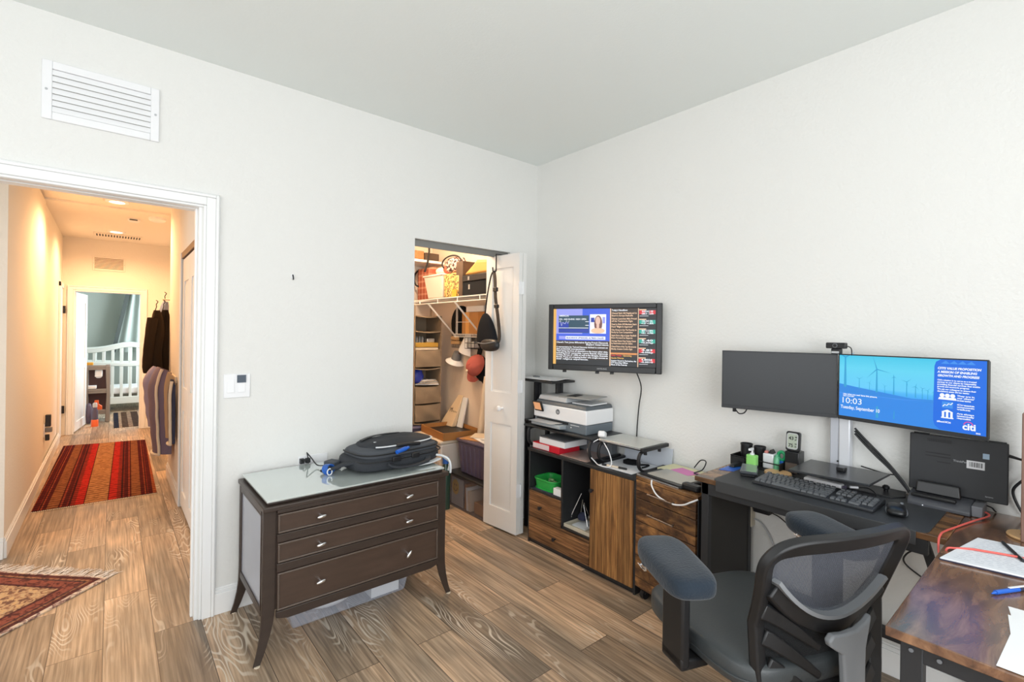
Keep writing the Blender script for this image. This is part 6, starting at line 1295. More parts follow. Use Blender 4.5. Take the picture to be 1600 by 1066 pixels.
t = thing('tape_dispenser', 'emerald green tape dispenser at the right end of the desk organizer', 'tape dispenser', (-.085, -1.87, ZT2))
b = MB(); b.tube([(-.085, -1.868+.016*math.cos(a), ZT2+.072+.020*math.sin(a)) for a in [2*math.pi*k/18 for k in range(18)]], .008, n=8, closed=True); build('ring', b, 'emerald', parent=t, smooth=60)
build('foot', MB().box(-.098, -.072, -1.880, -1.858, ZT2+.0045, ZT2+.05), 'bluepl', parent=t, bevel=.003)
t = thing('phone_holder', 'black phone-like block stacked on a black holder in front of the blue folder', 'device', (-.29, -1.80, DZ))
q_ = MB(); q_.M = Matrix.Translation((-.275, -1.795, DZ+.0012)) @ Matrix.Rotation(math.radians(22), 4, 'Z'); q_.box(-.055, .075, -.03, .03, .003, .014); build('holder', q_, 'black', parent=t, bevel=.004)
q_ = MB(); q_.M = Matrix.Translation((-.272, -1.797, DZ+.016)) @ Matrix.Rotation(math.radians(22), 4, 'Z'); q_.box(-.065, .09, -.037, .037, 0, .014, 0); build('phone', q_, mat('charcoal_glass_phone', '3c4046', .15), parent=t, bevel=.005)
q_ = MB(); q_.M = Matrix.Translation((-.272, -1.797, DZ+.0302)) @ Matrix.Rotation(math.radians(22), 4, 'Z'); q_.box(-.060, .085, -.033, .033, 0, .0008); build('display', q_, mat('grey_glass', '8d9296', .08), parent=t)
solo('stapler', 'dark stapler lying on the blue folder at the desk end', 'stapler', MB().hexa([(-.22, -1.70, DZ+.003), (-.10, -1.725, DZ+.003), (-.10, -1.685, DZ+.003), (-.22, -1.672, DZ+.003)], [(-.205, -1.694, DZ+.018), (-.10, -1.72, DZ+.030), (-.10, -1.69, DZ+.030), (-.205, -1.678, DZ+.018)]), 'black', bevel=.004)
b = MB().lathe([(0, 0), (.047, 0), (.049, .004), (.047, .009), (.041, .0085), (0, .0085)], (-.135, -1.935, DZ+.004), 36)
b = MB(); b.M = Matrix.Translation((-.170, -1.885, DZ+.0040)); b.lathe([(0, 0), (.056, 0), (.058, .006), (.056, .012), (.050, .0112), (0, .0112)], (0, 0, 0), 40); solo('coaster', 'round pale bamboo coaster between the keyboard and organizer', 'coaster', b, 'bamboo')
t = thing('box_stand', 'black glossy box carrying the thermometer against the wall', 'box', (-.07, -1.915, DZ))
build('box_body', MB().box(-.105, -.035, -1.95, -1.889, DZ+.0005, .898), 'blackgloss', parent=t, bevel=.003); build('card_front', MB().box(-.1065, -.1052, -1.945, -1.892, DZ+.01, .845), mat('brown_black_card', '5a4f48', .3), parent=t)
th = thing('thermometer', 'small black and silver weather display reading 43 and 75', 'thermometer', (-.07, -1.917, .898))
TF, tw = face_frame((-.090, -1.886), (-.090, -1.948), .900)
TF = TF @ Matrix.Rotation(-.10, 4, 'X')
q_ = MB(); q_.M = TF @ T(tw/2, .045); q_.prism(rrect(tw, .092, .010), -.016, 0, 'z'); build('housing', q_, 'blackgloss', parent=th, bevel=.002)
q_ = MB(); q_.M = TF @ T(tw/2-.002, .046); q_.prism(rrect(tw-.012, .076, .012), 0, .0012, 'z'); build('silver_frame', q_, 'silver', parent=th)
q_ = MB(); q_.M = TF @ T(tw/2-.002, .046); q_.prism(rrect(tw-.022, .066, .004), .0012, .002, 'z'); lc = build('display', q_, 'lcd', parent=th)
q_ = MB(); q_.M = TF
for s_, x, y, sz in (('43', .013, .052, .022), ('75', .013, .019, .021), ('46', .040, .063, .009), ('39', .040, .050, .009), ('77', .040, .030, .009), ('71', .040, .018, .009)): text_mb(q_, s_, T(x, y, .0021), sz, 0, h=.0004, bold=.0006)
build('digits', q_, 'ink', parent=lc, smooth=0)
# monitor stand
st = thing('monitor_stand', 'silver column stand with two black plates carrying both monitors', 'stand', (-.12, -2.13, DZ))
build('base_plate', MB().prism([(-.155, -1.94), (-.02, -1.94), (-.012, -2.33), (-.10, -2.345), (-.155, -2.31)], DZ+.0005, DZ+.009, 'z'), 'dark', parent=st, bevel=.002)
build('shelf_plate', MB().prism([(-.335, -1.99), (-.06, -1.985), (-.055, -2.285), (-.31, -2.275)], .862, .871, 'z'), mat('black_glass_plate', '2b2d31', .28), parent=st, bevel=.002)
build('column', MB().box(-.056, -.014, -2.140, -2.094, DZ+.009, 1.22), mat('satin_white_metal', 'd9dce2', .3, metal=.2), parent=st, bevel=.006)
build('column_face', MB().box(-.050, -.016, -2.094, -2.060, DZ+.009, 1.22), mat('pale_grey_metal', 'c2c6cf', .35, metal=.2), parent=st, bevel=.003)
build('cross_arm', MB().box(-.046, -.014, -2.36, -1.86, 1.2205, 1.250), 'silver', parent=st, bevel=.004)
build('knob', MB().lathe([(0, 0), (.008, 0), (.008, .006), (.013, .012), (.013, .020), (.006, .026), (0, .026)], (-.075, -2.275, DZ+.0095), 20), 'blackgloss', parent=st)
build('usb_block', MB().box(-.195, -.155, -2.158, -2.128, .8715, .888), 'blackgloss', parent=st, bevel=.003)
build('screw', MB().cyl((-.060, -2.094, .884), (-.056, -2.094, .884), .004, n=10), 'dark', parent=st)
t = thing('webcam_hub', 'white bar-shaped hub in front of the monitor stand', 'hub', (-.26, -2.09, DZ))
q_ = MB(); q_.M = Matrix.Translation((-.205, -2.085, DZ+.004)) @ Matrix.Rotation(math.radians(-4), 4, 'Z'); q_.box(-.022, .022, -.075, .075, .004, .030); build('body', q_, 'white', parent=t, bevel=.010, seg=3)
q_ = MB(); q_.M = Matrix.Translation((-.205, -2.085, DZ+.004)) @ Matrix.Rotation(math.radians(-4), 4, 'Z'); q_.box(-.020, .02, -.082, -.0755, .002, .026); build('end_cap', q_, 'purple', parent=t, bevel=.004)
for yy in (-.055, .05):
    q_ = MB(); q_.M = Matrix.Translation((-.205, -2.085, DZ+.0035)) @ Matrix.Rotation(math.radians(-4), 4, 'Z'); q_.box(-.026, .01, yy-.006, yy+.006, .0003, .004); build('foot', q_, 'white', parent=t)
t = thing('usb_plug', 'white plug with a black cord beside the white hub', 'plug', (-.18, -2.20, DZ))
build('plug_body', MB().cyl((-.185, -2.175, DZ+.022), (-.165, -2.20, DZ+.022), .005, n=10), 'white', parent=t)
build('cord', MB().tube(curve_pts([(-.165, -2.20, DZ+.022), (-.16, -2.235, DZ+.026), (-.185, -2.265, DZ+.018), (-.212, -2.272, DZ+.0055)], 7), .0024, n=6), 'black', parent=t)
# monitors
def monitor(lab, L_, R_, z0, h, on):
    t = thing('monitor', lab, 'monitor', ((L_[0]+R_[0])/2, (L_[1]+R_[1])/2, z0), group=None)
    Fm, w = face_frame(L_, R_, z0)
    def q(): m_ = MB(); m_.M = Fm; return m_
    build('back_shell', q().box(.002, w-.002, .002, h-.002, -.026, -.004), 'black', parent=t, bevel=.006)
    z = q(); e = .005; z.box(0, e, .016, h-e, -.006, .0012); z.box(w-e, w, .016, h-e, -.006, .0012); z.box(0, w, h-e, h, -.006, .0012); z.box(0, w, 0, .016, -.008, .0022); build('bezel', z, mat('matt_black_bezel', '2c2e32', .4), parent=t, bevel=.001)
    sc_ = build('screen', q().box(e, w-e, .016, h-e, -.004, 0), 'scrsky' if on else 'monoff', parent=t)
    build('mount', q().box(w/2-.04, w/2+.04, h/2-.04, h/2+.04, -.062, -.026), 'dark', parent=t, bevel=.003)
    return t, Fm, w, sc_
mL, FmL, wL, _ = monitor('left dark monitor with its screen switched off', (-.1955, -1.6215), (-.0805, -2.0955), 1.081, .289, False)
mR, FmR, wR, scR = monitor('right monitor lit with a blue wind turbine lock screen', (-.0805, -2.0985), (-.1965, -2.5915), 1.081, .289, True)
nm = ['scrhill', 'scrwater', 'scrmill', 'scrpanel', 'scrwhite', 'scrpanel2', 'scrpink', 'scrblack']; ix = {n: i for i, n in enumerate(nm)}
b = MB(); e = .005; SWd = wR-2*e; SHt = .289-.016-e; b.M = FmR @ T(e, .016, .0003)
def PG(pts, m_, h=.0002): b.add([(x*SWd, y*SHt, h) for x, y in pts], [tuple(range(len(pts)))], ix[m_])
PG([(0, 0), (1, 0), (1, .44), (.8, .42), (.55, .40), (.35, .445), (.15, .49), (0, .53)], 'scrhill', .0001)
PG([(0, 0), (1, 0), (1, .39), (.7, .365), (.5, .385), (.4, .36), (0, .38)], 'scrwater', .0003)
PG([(.0, .385), (.5, .375), (.72, .40), (.5, .362), (0, .372)], 'scrpanel2', .0004)
def mill(x, y0, y1, w_, r, a0, h=.0005):
    b.add([((x-w_)*SWd, y0*SHt, h), ((x+w_)*SWd, y0*SHt, h), ((x+w_*.5)*SWd, y1*SHt, h), ((x-w_*.5)*SWd, y1*SHt, h)], [(0, 1, 2, 3)], ix['scrmill'])
    for k in range(3):
        a = a0+k*2.0944; c, s_ = math.cos(a), math.sin(a); X, Y = x*SWd, y1*SHt; L_ = r*SHt; t_ = w_*SWd*.6
        b.add([(X-s_*t_, Y+c*t_, h), (X+s_*t_, Y-c*t_, h), (X+c*L_, Y+s_*L_, h)], [(0, 1, 2)], ix['scrmill'])
for a_ in ((.05, .48, .97, .011, .17, .5), (.30, .44, .80, .0075, .21, 1.85), (.165, .47, .63, .003, .07, .6), (.245, .46, .58, .002, .06, 1.1), (.425, .43, .70, .005, .04, 1.7), (.515, .42, .64, .004, .08, .7), (.575, .42, .58, .004, .06, 1.3), (.62, .41, .56, .003, .05, .3), (.655, .41, .54, .0025, .05, .9), (.69, .41, .52, .002, .04, 1.6), (.36, .44, .55, .002, .05, .2)): mill(*a_)
PG([(.295, .04), (.315, .04), (.312, .22), (.298, .22)], 'scrmill', .0005); PG([(.425, .06), (.432, .06), (.432, .17), (.428, .2)], 'scrmill', .0005)
pp = [(.985, .0), (.985, 1.0), (.72, 1.0)]+[(.70+.02*0, .96), (.695, .88), (.69, .12), (.70, .05), (.725, .012), (.76, 0)]; PG([(1, 0), (1, 1), (.735, 1), (.705, .965), (.695, .90), (.69, .13), (.70, .06), (.73, .01)], 'scrpanel', .0006)
for k in range(4): PG([(.735+k*.05, .94), (.765+k*.05, .985), (.79+k*.05, .94)], 'scrpanel2', .0007)
def TX(s_, x, y, sz, w=None, m_='scrwhite', bold=.0003, sh=0): text_mb(b, s_, T(x*SWd, y*SHt), sz, ix[m_], w=w*SWd if w else None, h=.0012, bold=bold, shear=sh)
TX('10:03', .015, .215, .036, .155, bold=0); TX('Tuesday, September 10', .015, .125, .020, .31)
TX('Like what you see? Save this picture.', .035, .352, .0085, .27); TX('Learn more here', .035, .325, .0085, .09)
for k, s_ in enumerate(("CITI'S VALUE PROPOSITION", 'A MISSION OF ENABLING', 'GROWTH AND PROGRESS')): TX(s_, .715, .862-.052*k, .0115, (.255, .235, .245)[k], sh=.2, bold=.0005)
for k, s_ in enumerate(("Citi's mission is to serve as a trusted", 'partner to our clients by responsibly', 'providing financial services that enable', 'growth and economic progress')): TX(s_, .715, .70-.031*k, .0074, (.23, .23, .25, .19)[k])
for k, s_ in enumerate(('We ask our colleagues to ensure their', 'decisions pass three tests:')): TX(s_, .715, .572-.031*k, .0074, (.23, .19)[k])
def DISC(cx_, cy_, r, m_='scrwhite', h=.0010): b.add([(cx_*SWd+r*math.cos(k*.3927), cy_*SHt+r*math.sin(k*.3927), h) for k in range(16)], [tuple(range(16))], ix[m_])
for cx_ in (.745, .777, .809): DISC(cx_, .495, .0075); PG([(cx_-.024, .435), (cx_+.024, .435), (cx_+.018, .468), (cx_-.018, .468)], 'scrwhite', .0010)
PG([(.745, .32), (.81, .32), (.81, .41), (.745, .41)], 'scrpanel2', .0009)
b.ribbon([((.75+.012*k)*SWd, SHt*(.34+.02*(k % 2)+.008*k), .0012) for k in range(6)], (0, 0, 1), .003, .0002, ix['scrwhite'])
PG([(.74, .265), (.815, .265), (.7775, .30)], 'scrwhite', .001); PG([(.74, .175), (.815, .175), (.815, .19), (.74, .19)], 'scrwhite', .001)
for cx_ in (.752, .777, .803): PG([(cx_-.007, .19), (cx_+.007, .19), (cx_+.007, .265), (cx_-.007, .265)], 'scrwhite', .001)
for k, ss in enumerate((('They are in', 'our clients\'', 'interests'), ('Create', 'economic', 'value'), ('Are always', 'systemically', 'responsible'))):
    for j, s_ in enumerate(ss): TX(s_, .835, .495-.031*j-.122*k, .0076, .10 if j < 2 else .08)
TX('#BestOfCiti', .715, .11, .009, .085); TX('citi', .868, .055, .033, .075, bold=.0011)
b.tube([(SWd*(.902+.026*math.cos(a)), SHt*.115+SWd*.026*math.sin(a), .0014) for a in [math.pi*.05+math.pi*.9*k/10 for k in range(11)]], .0018, n=5, mi=ix['scrpink'])
TX('ENG', .945, .015, .007, .025)
build('lock_screen_picture', b, nm, parent=scR, smooth=0)
solo('short_cable', 'short black cord looping under the left dark monitor', 'cord', MB().tube(curve_pts([(-.165, -1.672, 1.085), (-.16, -1.685, 1.062), (-.155, -1.695, 1.054), (-.15, -1.715, 1.060), (-.152, -1.73, 1.082)], 6), .003, n=6).box(-.17, -.155, -1.678, -1.666, 1.062, 1.08), 'black')
wc = thing('webcam', 'black webcam clipped on top where the two monitors meet', 'webcam', (-.10, -2.10, 1.37))
WF, ww = face_frame((-.122, -2.060), (-.128, -2.136), 1.395)
def wq(): m_ = MB(); m_.M = WF; return m_
q_ = wq(); q_.M = WF @ T(ww/2, .012); q_.prism(rrect(ww, .026, .005), -.028, 0, 'z'); build('camera_bar', q_, 'black', parent=wc, bevel=.002)
build('lens_ring', wq().cyl((ww/2, .012, 0), (ww/2, .012, .004), .0095, n=20), 'grey', parent=wc); build('lens', wq().cyl((ww/2, .012, .004), (ww/2, .012, .0048), .007, n=20), 'blackgloss', parent=wc)
q_ = wq(); q_.box(ww*.25, ww*.75, -.026, -.001, -.030, -.004); build('clip', q_, 'black', parent=wc, bevel=.004)
q_ = wq(); q_.box(ww*.3, ww*.68, -.022, -.013, -.0038, -.0025); build('lettering_plate', q_, 'lgrey', parent=wc)
build('cord', MB().tube(curve_pts([(-.10, -2.138, 1.405), (-.095, -2.150, 1.395), (-.09, -2.152, 1.36), (-.06, -2.152, 1.30)], 5), .0022, n=6), 'black', parent=wc)
# laptop standing in its dock
lt = thing('black_laptop', 'closed black laptop standing on edge in the dock with a barcode label', 'laptop', (-.07, -2.49, .83))
LF, lw = face_frame((-.085, -2.352), (-.073, -2.634), .838)
LF = LF @ Matrix.Rotation(-.07, 4, 'X')
def lq(): m_ = MB(); m_.M = LF; return m_
lh = .222
build('bottom_shell', lq().box(0, lw, 0, lh, -.010, 0), mat('graphite_shell', '26282c', .5), parent=lt, bevel=.003)
build('lid', lq().box(0, lw, 0, lh, -.018, -.0108), 'black', parent=lt, bevel=.003)
build('hinge', lq().cyl((.012, lh-.002, -.008), (.06, lh-.002, -.008), .007, n=12), 'black', parent=lt); build('hinge', lq().cyl((lw-.06, lh-.002, -.008), (lw-.006, lh-.002, -.008), .007, n=12), 'black', parent=lt)
q_ = lq()
for k in range(14): q_.box(.055+k*.0052, .0578+k*.0052, lh-.026, lh-.014, 0, .0006)
for k in range(5): q_.box(.05, .125, .150-.012*k, .154-.012*k, 0, .0005) if k < 2 else None
q_.box(.085, .125, .118, .122, 0, .0005); v_ = build('vents', q_, 'ink', parent=lt); v_['kind'] = 'stuff'
q_ = lq(); q_.M = LF @ T(.195, .128); q_.box(-.025, .025, -.015, .015, 0, .0008, 0)
rnd = random.Random(4); x = -.018
while x < .017: w_ = rnd.choice((.001, .0018, .0026)); q_.box(x, x+w_, -.008, .010, .0008, .0011, 1); x += w_+rnd.choice((.0012, .002))
build('barcode_label', q_, ['whiteink', 'ink'], parent=lt)
q_ = lq(); q_.box(.214, .232, .156, .176, 0, .0008); build('blue_sticker', q_, mat('pale_blue_sticker', 'a9c4dc', .4), parent=lt)
q_ = lq(); text_mb(q_, 'ThinkPad', T(.132, .130), .011, 0, h=.0007); text_mb(q_, 'lenovo', T(.222, .016), .008, 0, h=.0007); build('lettering', q_, 'lgrey', parent=lt, smooth=0)
dc = thing('dock', 'black wedge-shaped laptop dock on the desk holding the laptop upright', 'dock', (-.12, -2.46, DZ))
b = MB(); b.prism([(-.165, DZ+.0008), (-.035, DZ+.0008), (-.035, DZ+.046), (-.098, DZ+.046), (-.150, DZ+.030), (-.165, DZ+.014)], -2.362, -2.545, 'y'); build('base', b, mat('slate_dock_plastic', '4a4c52', .35), parent=dc, bevel=.003)
b = MB(); b.hexa([(-.128, -2.515, DZ+.0465), (-.112, -2.515, DZ+.0465), (-.112, -2.378, DZ+.0465), (-.128, -2.378, DZ+.0465)], [(-.120, -2.510, DZ+.092), (-.106, -2.510, DZ+.092), (-.106, -2.383, DZ+.092), (-.120, -2.383, DZ+.092)]); build('front_plate', b, 'blackgloss', parent=dc, bevel=.006, seg=3)
b = MB(); b.box(-.158, -.140, -2.505, -2.372, DZ+.034, DZ+.048); build('front_bar', b, 'chairp', parent=dc, bevel=.005)
build('light', MB().cyl((-.1655, -2.41, DZ+.008), (-.1662, -2.41, DZ+.008), .002, n=8), 'scrwhite', parent=dc)
build('end_box', MB().box(-.150, -.040, -2.576, -2.545, DZ+.0008, DZ+.040), mat('grey_dock_side', '77797f', .4), parent=dc, bevel=.003)
# cables around the dock
for k in range(3):
    b = MB(); o_ = .012*k; b.tube(curve_pts([(-.060, -2.158, 1.02+o_), (-.062, -2.19, .985+o_), (-.066, -2.235, .94+o_), (-.072, -2.29, .89+o_*.7), (-.085, -2.34, .835+o_*.5), (-.09, -2.355, .815+o_*.3)], 6), .0042, n=7)
    solo('black_cable', ('lowest', 'middle', 'highest')[k]+' of three black cables running from the monitor column to the dock', 'cable', b, 'black', group='cables to the dock', smooth=60)
b = MB(); b.tube(curve_pts([(-.03, -2.175, .875), (-.03, -2.26, .862), (-.028, -2.31, .86), (-.03, -2.345, .81)], 6), .003, n=6); solo('thin_cable', 'thin black cable lying behind the monitor stand', 'cable', b, 'black')
t = thing('charging_cable', 'black laptop power cord curving down the wall beside the laptop', 'cord', (-.03, -2.66, .9))
build('plug', MB().cyl((-.078, -2.634, 1.021), (-.074, -2.668, 1.012), .006, .004, n=12), 'black', parent=t)
build('cable', MB().tube(curve_pts([(-.074, -2.668, 1.012), (-.05, -2.69, .99), (-.03, -2.688, .955), (-.02, -2.660, .92), (-.016, -2.642, .885), (-.016, -2.650, .845), (-.016, -2.672, .80), (-.016, -2.69, .795)], 7), .0046, n=8), 'black', parent=t, smooth=60)
b = MB(); b.tube(curve_pts([(-.05, -2.575, .818), (-.045, -2.59, .812), (-.03, -2.595, .80), (-.02, -2.598, .794)], 5), .0028, n=6); solo('dock_cable', 'short thin black cable from the back of the dock', 'cable', b, 'black')
CC = [(-.105, -2.578, .806), (-.125, -2.590, .800), (-.22, -2.560, .7955), (-.322, -2.537, .796), (-.43, -2.514, .797), (-.485, -2.512, .800), (-.52, -2.512, .79), (-.575, -2.522, .765), (-.60, -2.538, .775), (-.60, -2.545, .797), (-.585, -2.562, .799), (-.565, -2.592, .802), (-.555, -2.62, .803), (-.535, -2.67, .803), (-.525, -2.71, .803), (-.50, -2.80, .80)]
solo('coral_cable', 'coral red cable from the dock over the desk corner and across the notebook', 'cable', MB().tube(curve_pts(CC, 7), .0032, n=8), 'coral', smooth=60)
solo('coral_loop', 'coral red cable loop hanging below the inner desk corner', 'cable', MB().tube(curve_pts([(-.57, -2.522, .757), (-.60, -2.518, .735), (-.64, -2.52, .72), (-.66, -2.522, .70)], 6), .004, n=7), 'coral', smooth=60)
# on the long board: notebook, pens, coaster, papers
t = thing('notebook', 'open white notebook with faint writing on the long desk board', 'notebook', (-.56, -2.66, DZ))
nbp = [(-.702, -2.541), (-.412, -2.591), (-.372, -2.80), (-.662, -2.755)]
b = MB(); b.prism(nbp, DZ+.0005, DZ+.004, 'z'); build('cover', b, 'navy', parent=t)
ins = [(x+(-.545-x)*.012-.004, y+(-2.67-y)*.012) for x, y in nbp]; b = MB(); b.prism(ins, DZ+.0041, DZ+.009, 'z'); pg_ = build('pages', b, 'notepad', parent=t, bevel=.002)
b = MB(); rnd = random.Random(9); ux = Vector((.04, -.21, 0)).normalized(); vx = Vector((-.29, .05, 0)).normalized()
for k in range(15):
    p = Vector((-.428, -2.60, DZ+.0094))+vx*(.012+.017*k)+ux*.012; x = 0
    while x < .15:
        l = .006+.012*rnd.random(); q0 = p+ux*x; q1 = p+ux*(x+l)+vx*.001*(rnd.random()-.5); s_ = vx*.0007
        b.add([tuple(q0-s_), tuple(q1-s_), tuple(q1+s_), tuple(q0+s_)], [(0, 1, 2, 3)]); x += l+.004+.006*rnd.random()
w_ = build('handwriting', b, 'greyink', parent=pg_, smooth=0); w_['kind'] = 'stuff'
t = thing('black_pen', 'black pen lying across the notebook under the coral cable', 'pen', (-.49, -2.69, DZ+.009))
build('barrel', MB().cyl((-.420, -2.650, DZ+.0135), (-.555, -2.703, DZ+.0135), .0044, n=12), 'ink', parent=t); build('tip', MB().cyl((-.420, -2.650, DZ+.0135), (-.407, -2.645, DZ+.0125), .003, .0008, n=10), 'grey', parent=t); build('clip', MB().ribbon([(-.515, -2.688, DZ+.0185), (-.55, -2.702, DZ+.0185)], (0, 0, 1), .002, .001), 'silver', parent=t)
t = thing('blue_pen', 'bright blue ballpoint pen with white clip on the long desk board', 'pen', (-.80, -2.70, DZ))
build('barrel', MB().cyl((-.845, -2.672, DZ+.006), (-.775, -2.708, DZ+.006), .0055, n=14), 'brightblue', parent=t); build('tip', MB().cyl((-.845, -2.672, DZ+.006), (-.856, -2.666, DZ+.004), .004, .0012, n=12), 'brightblue', parent=t); build('clip', MB().ribbon([(-.805, -2.693, DZ+.0135), (-.74, -2.727, DZ+.0125)], (0, 0, 1), .005, .002), 'white', parent=t); build('grip', MB().cyl((-.775, -2.708, DZ+.006), (-.73, -2.731, DZ+.006), .005, n=14), 'navy', parent=t)
t = thing('wooden_coaster', 'round pale wooden coaster with printed text near the right desk edge', 'coaster', (-.25, -2.70, DZ))
b = MB(); b.lathe([(0, 0), (.056, 0), (.058, .004), (.056, .009), (0, .009)], (-.335, -2.655, DZ+.0005), 40); b = MB(); b.lathe([(0, 0), (.056, 0), (.058, .004), (.056, .009), (0, .009)], (-.262, -2.672-.03, DZ+.0005), 40); build('disc', b, 'bamboo', parent=t)
b = MB(); TM = Matrix.Translation((-.262, -2.70, DZ+.0098)) @ Matrix.Rotation(-math.pi/2, 4, 'Z'); text_mb(b, 'LIVE', TM @ T(0, .008), .018, 0, align='CENTER'); text_mb(b, 'HAPPY', TM @ T(0, -.014), .016, 0, align='CENTER'); build('lettering', b, 'brownbox', parent=t, smooth=0)
for k, (pl, lb) in enumerate((([(-.898, -2.699), (-.87, -2.95), (-1.10, -2.98), (-1.10, -2.735)], 'upper white sheet at the right edge of the long desk board'), ([(-.949, -2.703), (-1.055, -2.716), (-1.222, -2.7), (-1.222, -2.95), (-.95, -2.95)], 'lower white sheet reaching the front edge of the long desk board'))):
    b = MB()
    if k: pl = [(-.953, -2.703), (-1.055, -2.715), (-1.225, -2.708), (-1.225, -2.95), (-.93, -2.97)]
    b.prism(pl, DZ+.0004+.0014*k, DZ+.0014+.0014*k, 'z'); solo('paper_sheet', lb, 'paper', b, 'paper')
# below the desk
t = thing('power_strip', 'beige vertical power strip on the wall under the desk', 'power strip', (-.02, -1.69, .45))
build('strip_body', MB().box(-.045, -.001, -1.712, -1.672+.004, .46, .585), 'beige', parent=t, bevel=.004)
build('black_plug', MB().box(-.05, -.012, -1.80, -1.72, .545, .572), 'black', parent=t, bevel=.005); build('prong', MB().box(-.03, -.02, -1.72, -1.7125, .552, .565), 'black', parent=t)
build('plug_cord', MB().tube(curve_pts([(-.03, -1.80, .558), (-.025, -1.84, .545), (-.02, -1.90, .505), (-.018, -1.98, .46), (-.016, -2.08, .43)], 6), .003, n=6), 'black', parent=t)
solo('grey_cable', 'grey cable arching down the wall below the power strip', 'cable', MB().tube(curve_pts([(-.02, -1.715, .50), (-.015, -1.75, .485), (-.014, -1.79, .43), (-.014, -1.815, .36), (-.014, -1.82, .28), (-.014, -1.81, .20), (-.014, -1.78, .15)], 7), .004, n=7), 'lgrey', smooth=60)
solo('wall_cable', 'thin black cable hanging in a loop on the wall under the inner desk corner', 'cable', MB().tube(curve_pts([(-.02, -2.43, .70), (-.018, -2.39, .60), (-.018, -2.335, .54), (-.018, -2.33, .50), (-.018, -2.39, .46), (-.018, -2.50, .41), (-.018, -2.60, .38)], 7), .0035, n=6), 'black', smooth=60)
# ------------------------------------------------------------------ office chair
KC = .95; CO = Vector((-2.588+KC*(-.836+2.588), -2.825+KC*(-1.995+2.825), 0)); CA = math.radians(68.305-90)
CMb = Matrix.Translation(CO) @ Matrix.Rotation(CA, 4, 'Z') @ Matrix.Scale(KC, 4)
CMt = Matrix.Translation(CO+Vector((0, 0, 1.44*(1-KC)))) @ Matrix.Rotation(CA, 4, 'Z') @ Matrix.Scale(KC, 4)          # local x right, y forward
ch = thing('office_chair', 'black mesh-back office chair with padded armrests pulled up to the desk', 'chair', tuple(CO), CA)
def cq(): m_ = MB(); m_.M = CMt; return m_
def cqb(): m_ = MB(); m_.M = CMb; return m_
q_ = cq(); q_.blob((-.012, -.085, .455), (.268, .268, .047), .38, .42, 56, 18, lambda x, y, z: (x*(1-.05*max(0, -y)), y, z-.10*max(0, y)**3+(.10*(x*x) if z > 0 else 0))); build('seat', q_, 'leather', parent=ch, smooth=60)
q_ = cq(); q_.tube([(-.012+.262*math.copysign(abs(math.cos(a))**.42, math.cos(a)), -.085+.262*math.copysign(abs(math.sin(a))**.42, math.sin(a)), .448) for a in [2*math.pi*k/64 for k in range(64)]], .005, n=6, closed=True); build('seat_piping', q_, 'leather', parent=ch, smooth=60)
q_ = cq(); q_.box(-.22, .20, -.30, .12, .385, .412); build('seat_pan', q_, 'chairp', parent=ch, bevel=.012)
q_ = cq(); q_.box(-.10, .08, -.18, .05, .33, .386); build('tilt_mechanism', q_, 'dark', parent=ch, bevel=.01)
q_ = cqb(); q_.cyl((-.01, -.07, .10), (-.01, -.07, .415), .026, n=18); q_.cyl((-.01, -.07, .10), (-.01, -.07, .27), .035, n=18); build('gas_lift', q_, 'dark', parent=ch)
q_ = cqb(); q_.lathe([(0, .07), (.05, .07), (.05, .115), (.03, .13), (0, .13)], (-.01, -.07, 0), 20); build('base_hub', q_, 'chairp', parent=ch)
for k in range(5):
    a = 2*math.pi*k/5+.3; c, s_ = math.cos(a), math.sin(a)
    q_ = cqb(); q_.ribbon([(-.01+c*.04, -.07+s_*.04, .098), (-.01+c*.17, -.07+s_*.17, .088), (-.01+c*.30, -.07+s_*.30, .066)], (0, 0, 1), [.055, .045, .035], [.035, .03, .022]); build('base_leg', q_, 'chairp', parent=ch, bevel=.005)
    q_ = cqb(); p = Vector((-.01+c*.295, -.07+s_*.295, .026)); tq = Vector((-s_, c, 0))
    for d_ in (-.014, .014): q_.cyl(tuple(p+tq*(d_-.009)), tuple(p+tq*(d_+.009)), .026, n=18)
    q_.cyl(tuple(p), tuple(p+Vector((0, 0, .035))), .008, n=10); build('caster', q_, 'black', parent=ch)
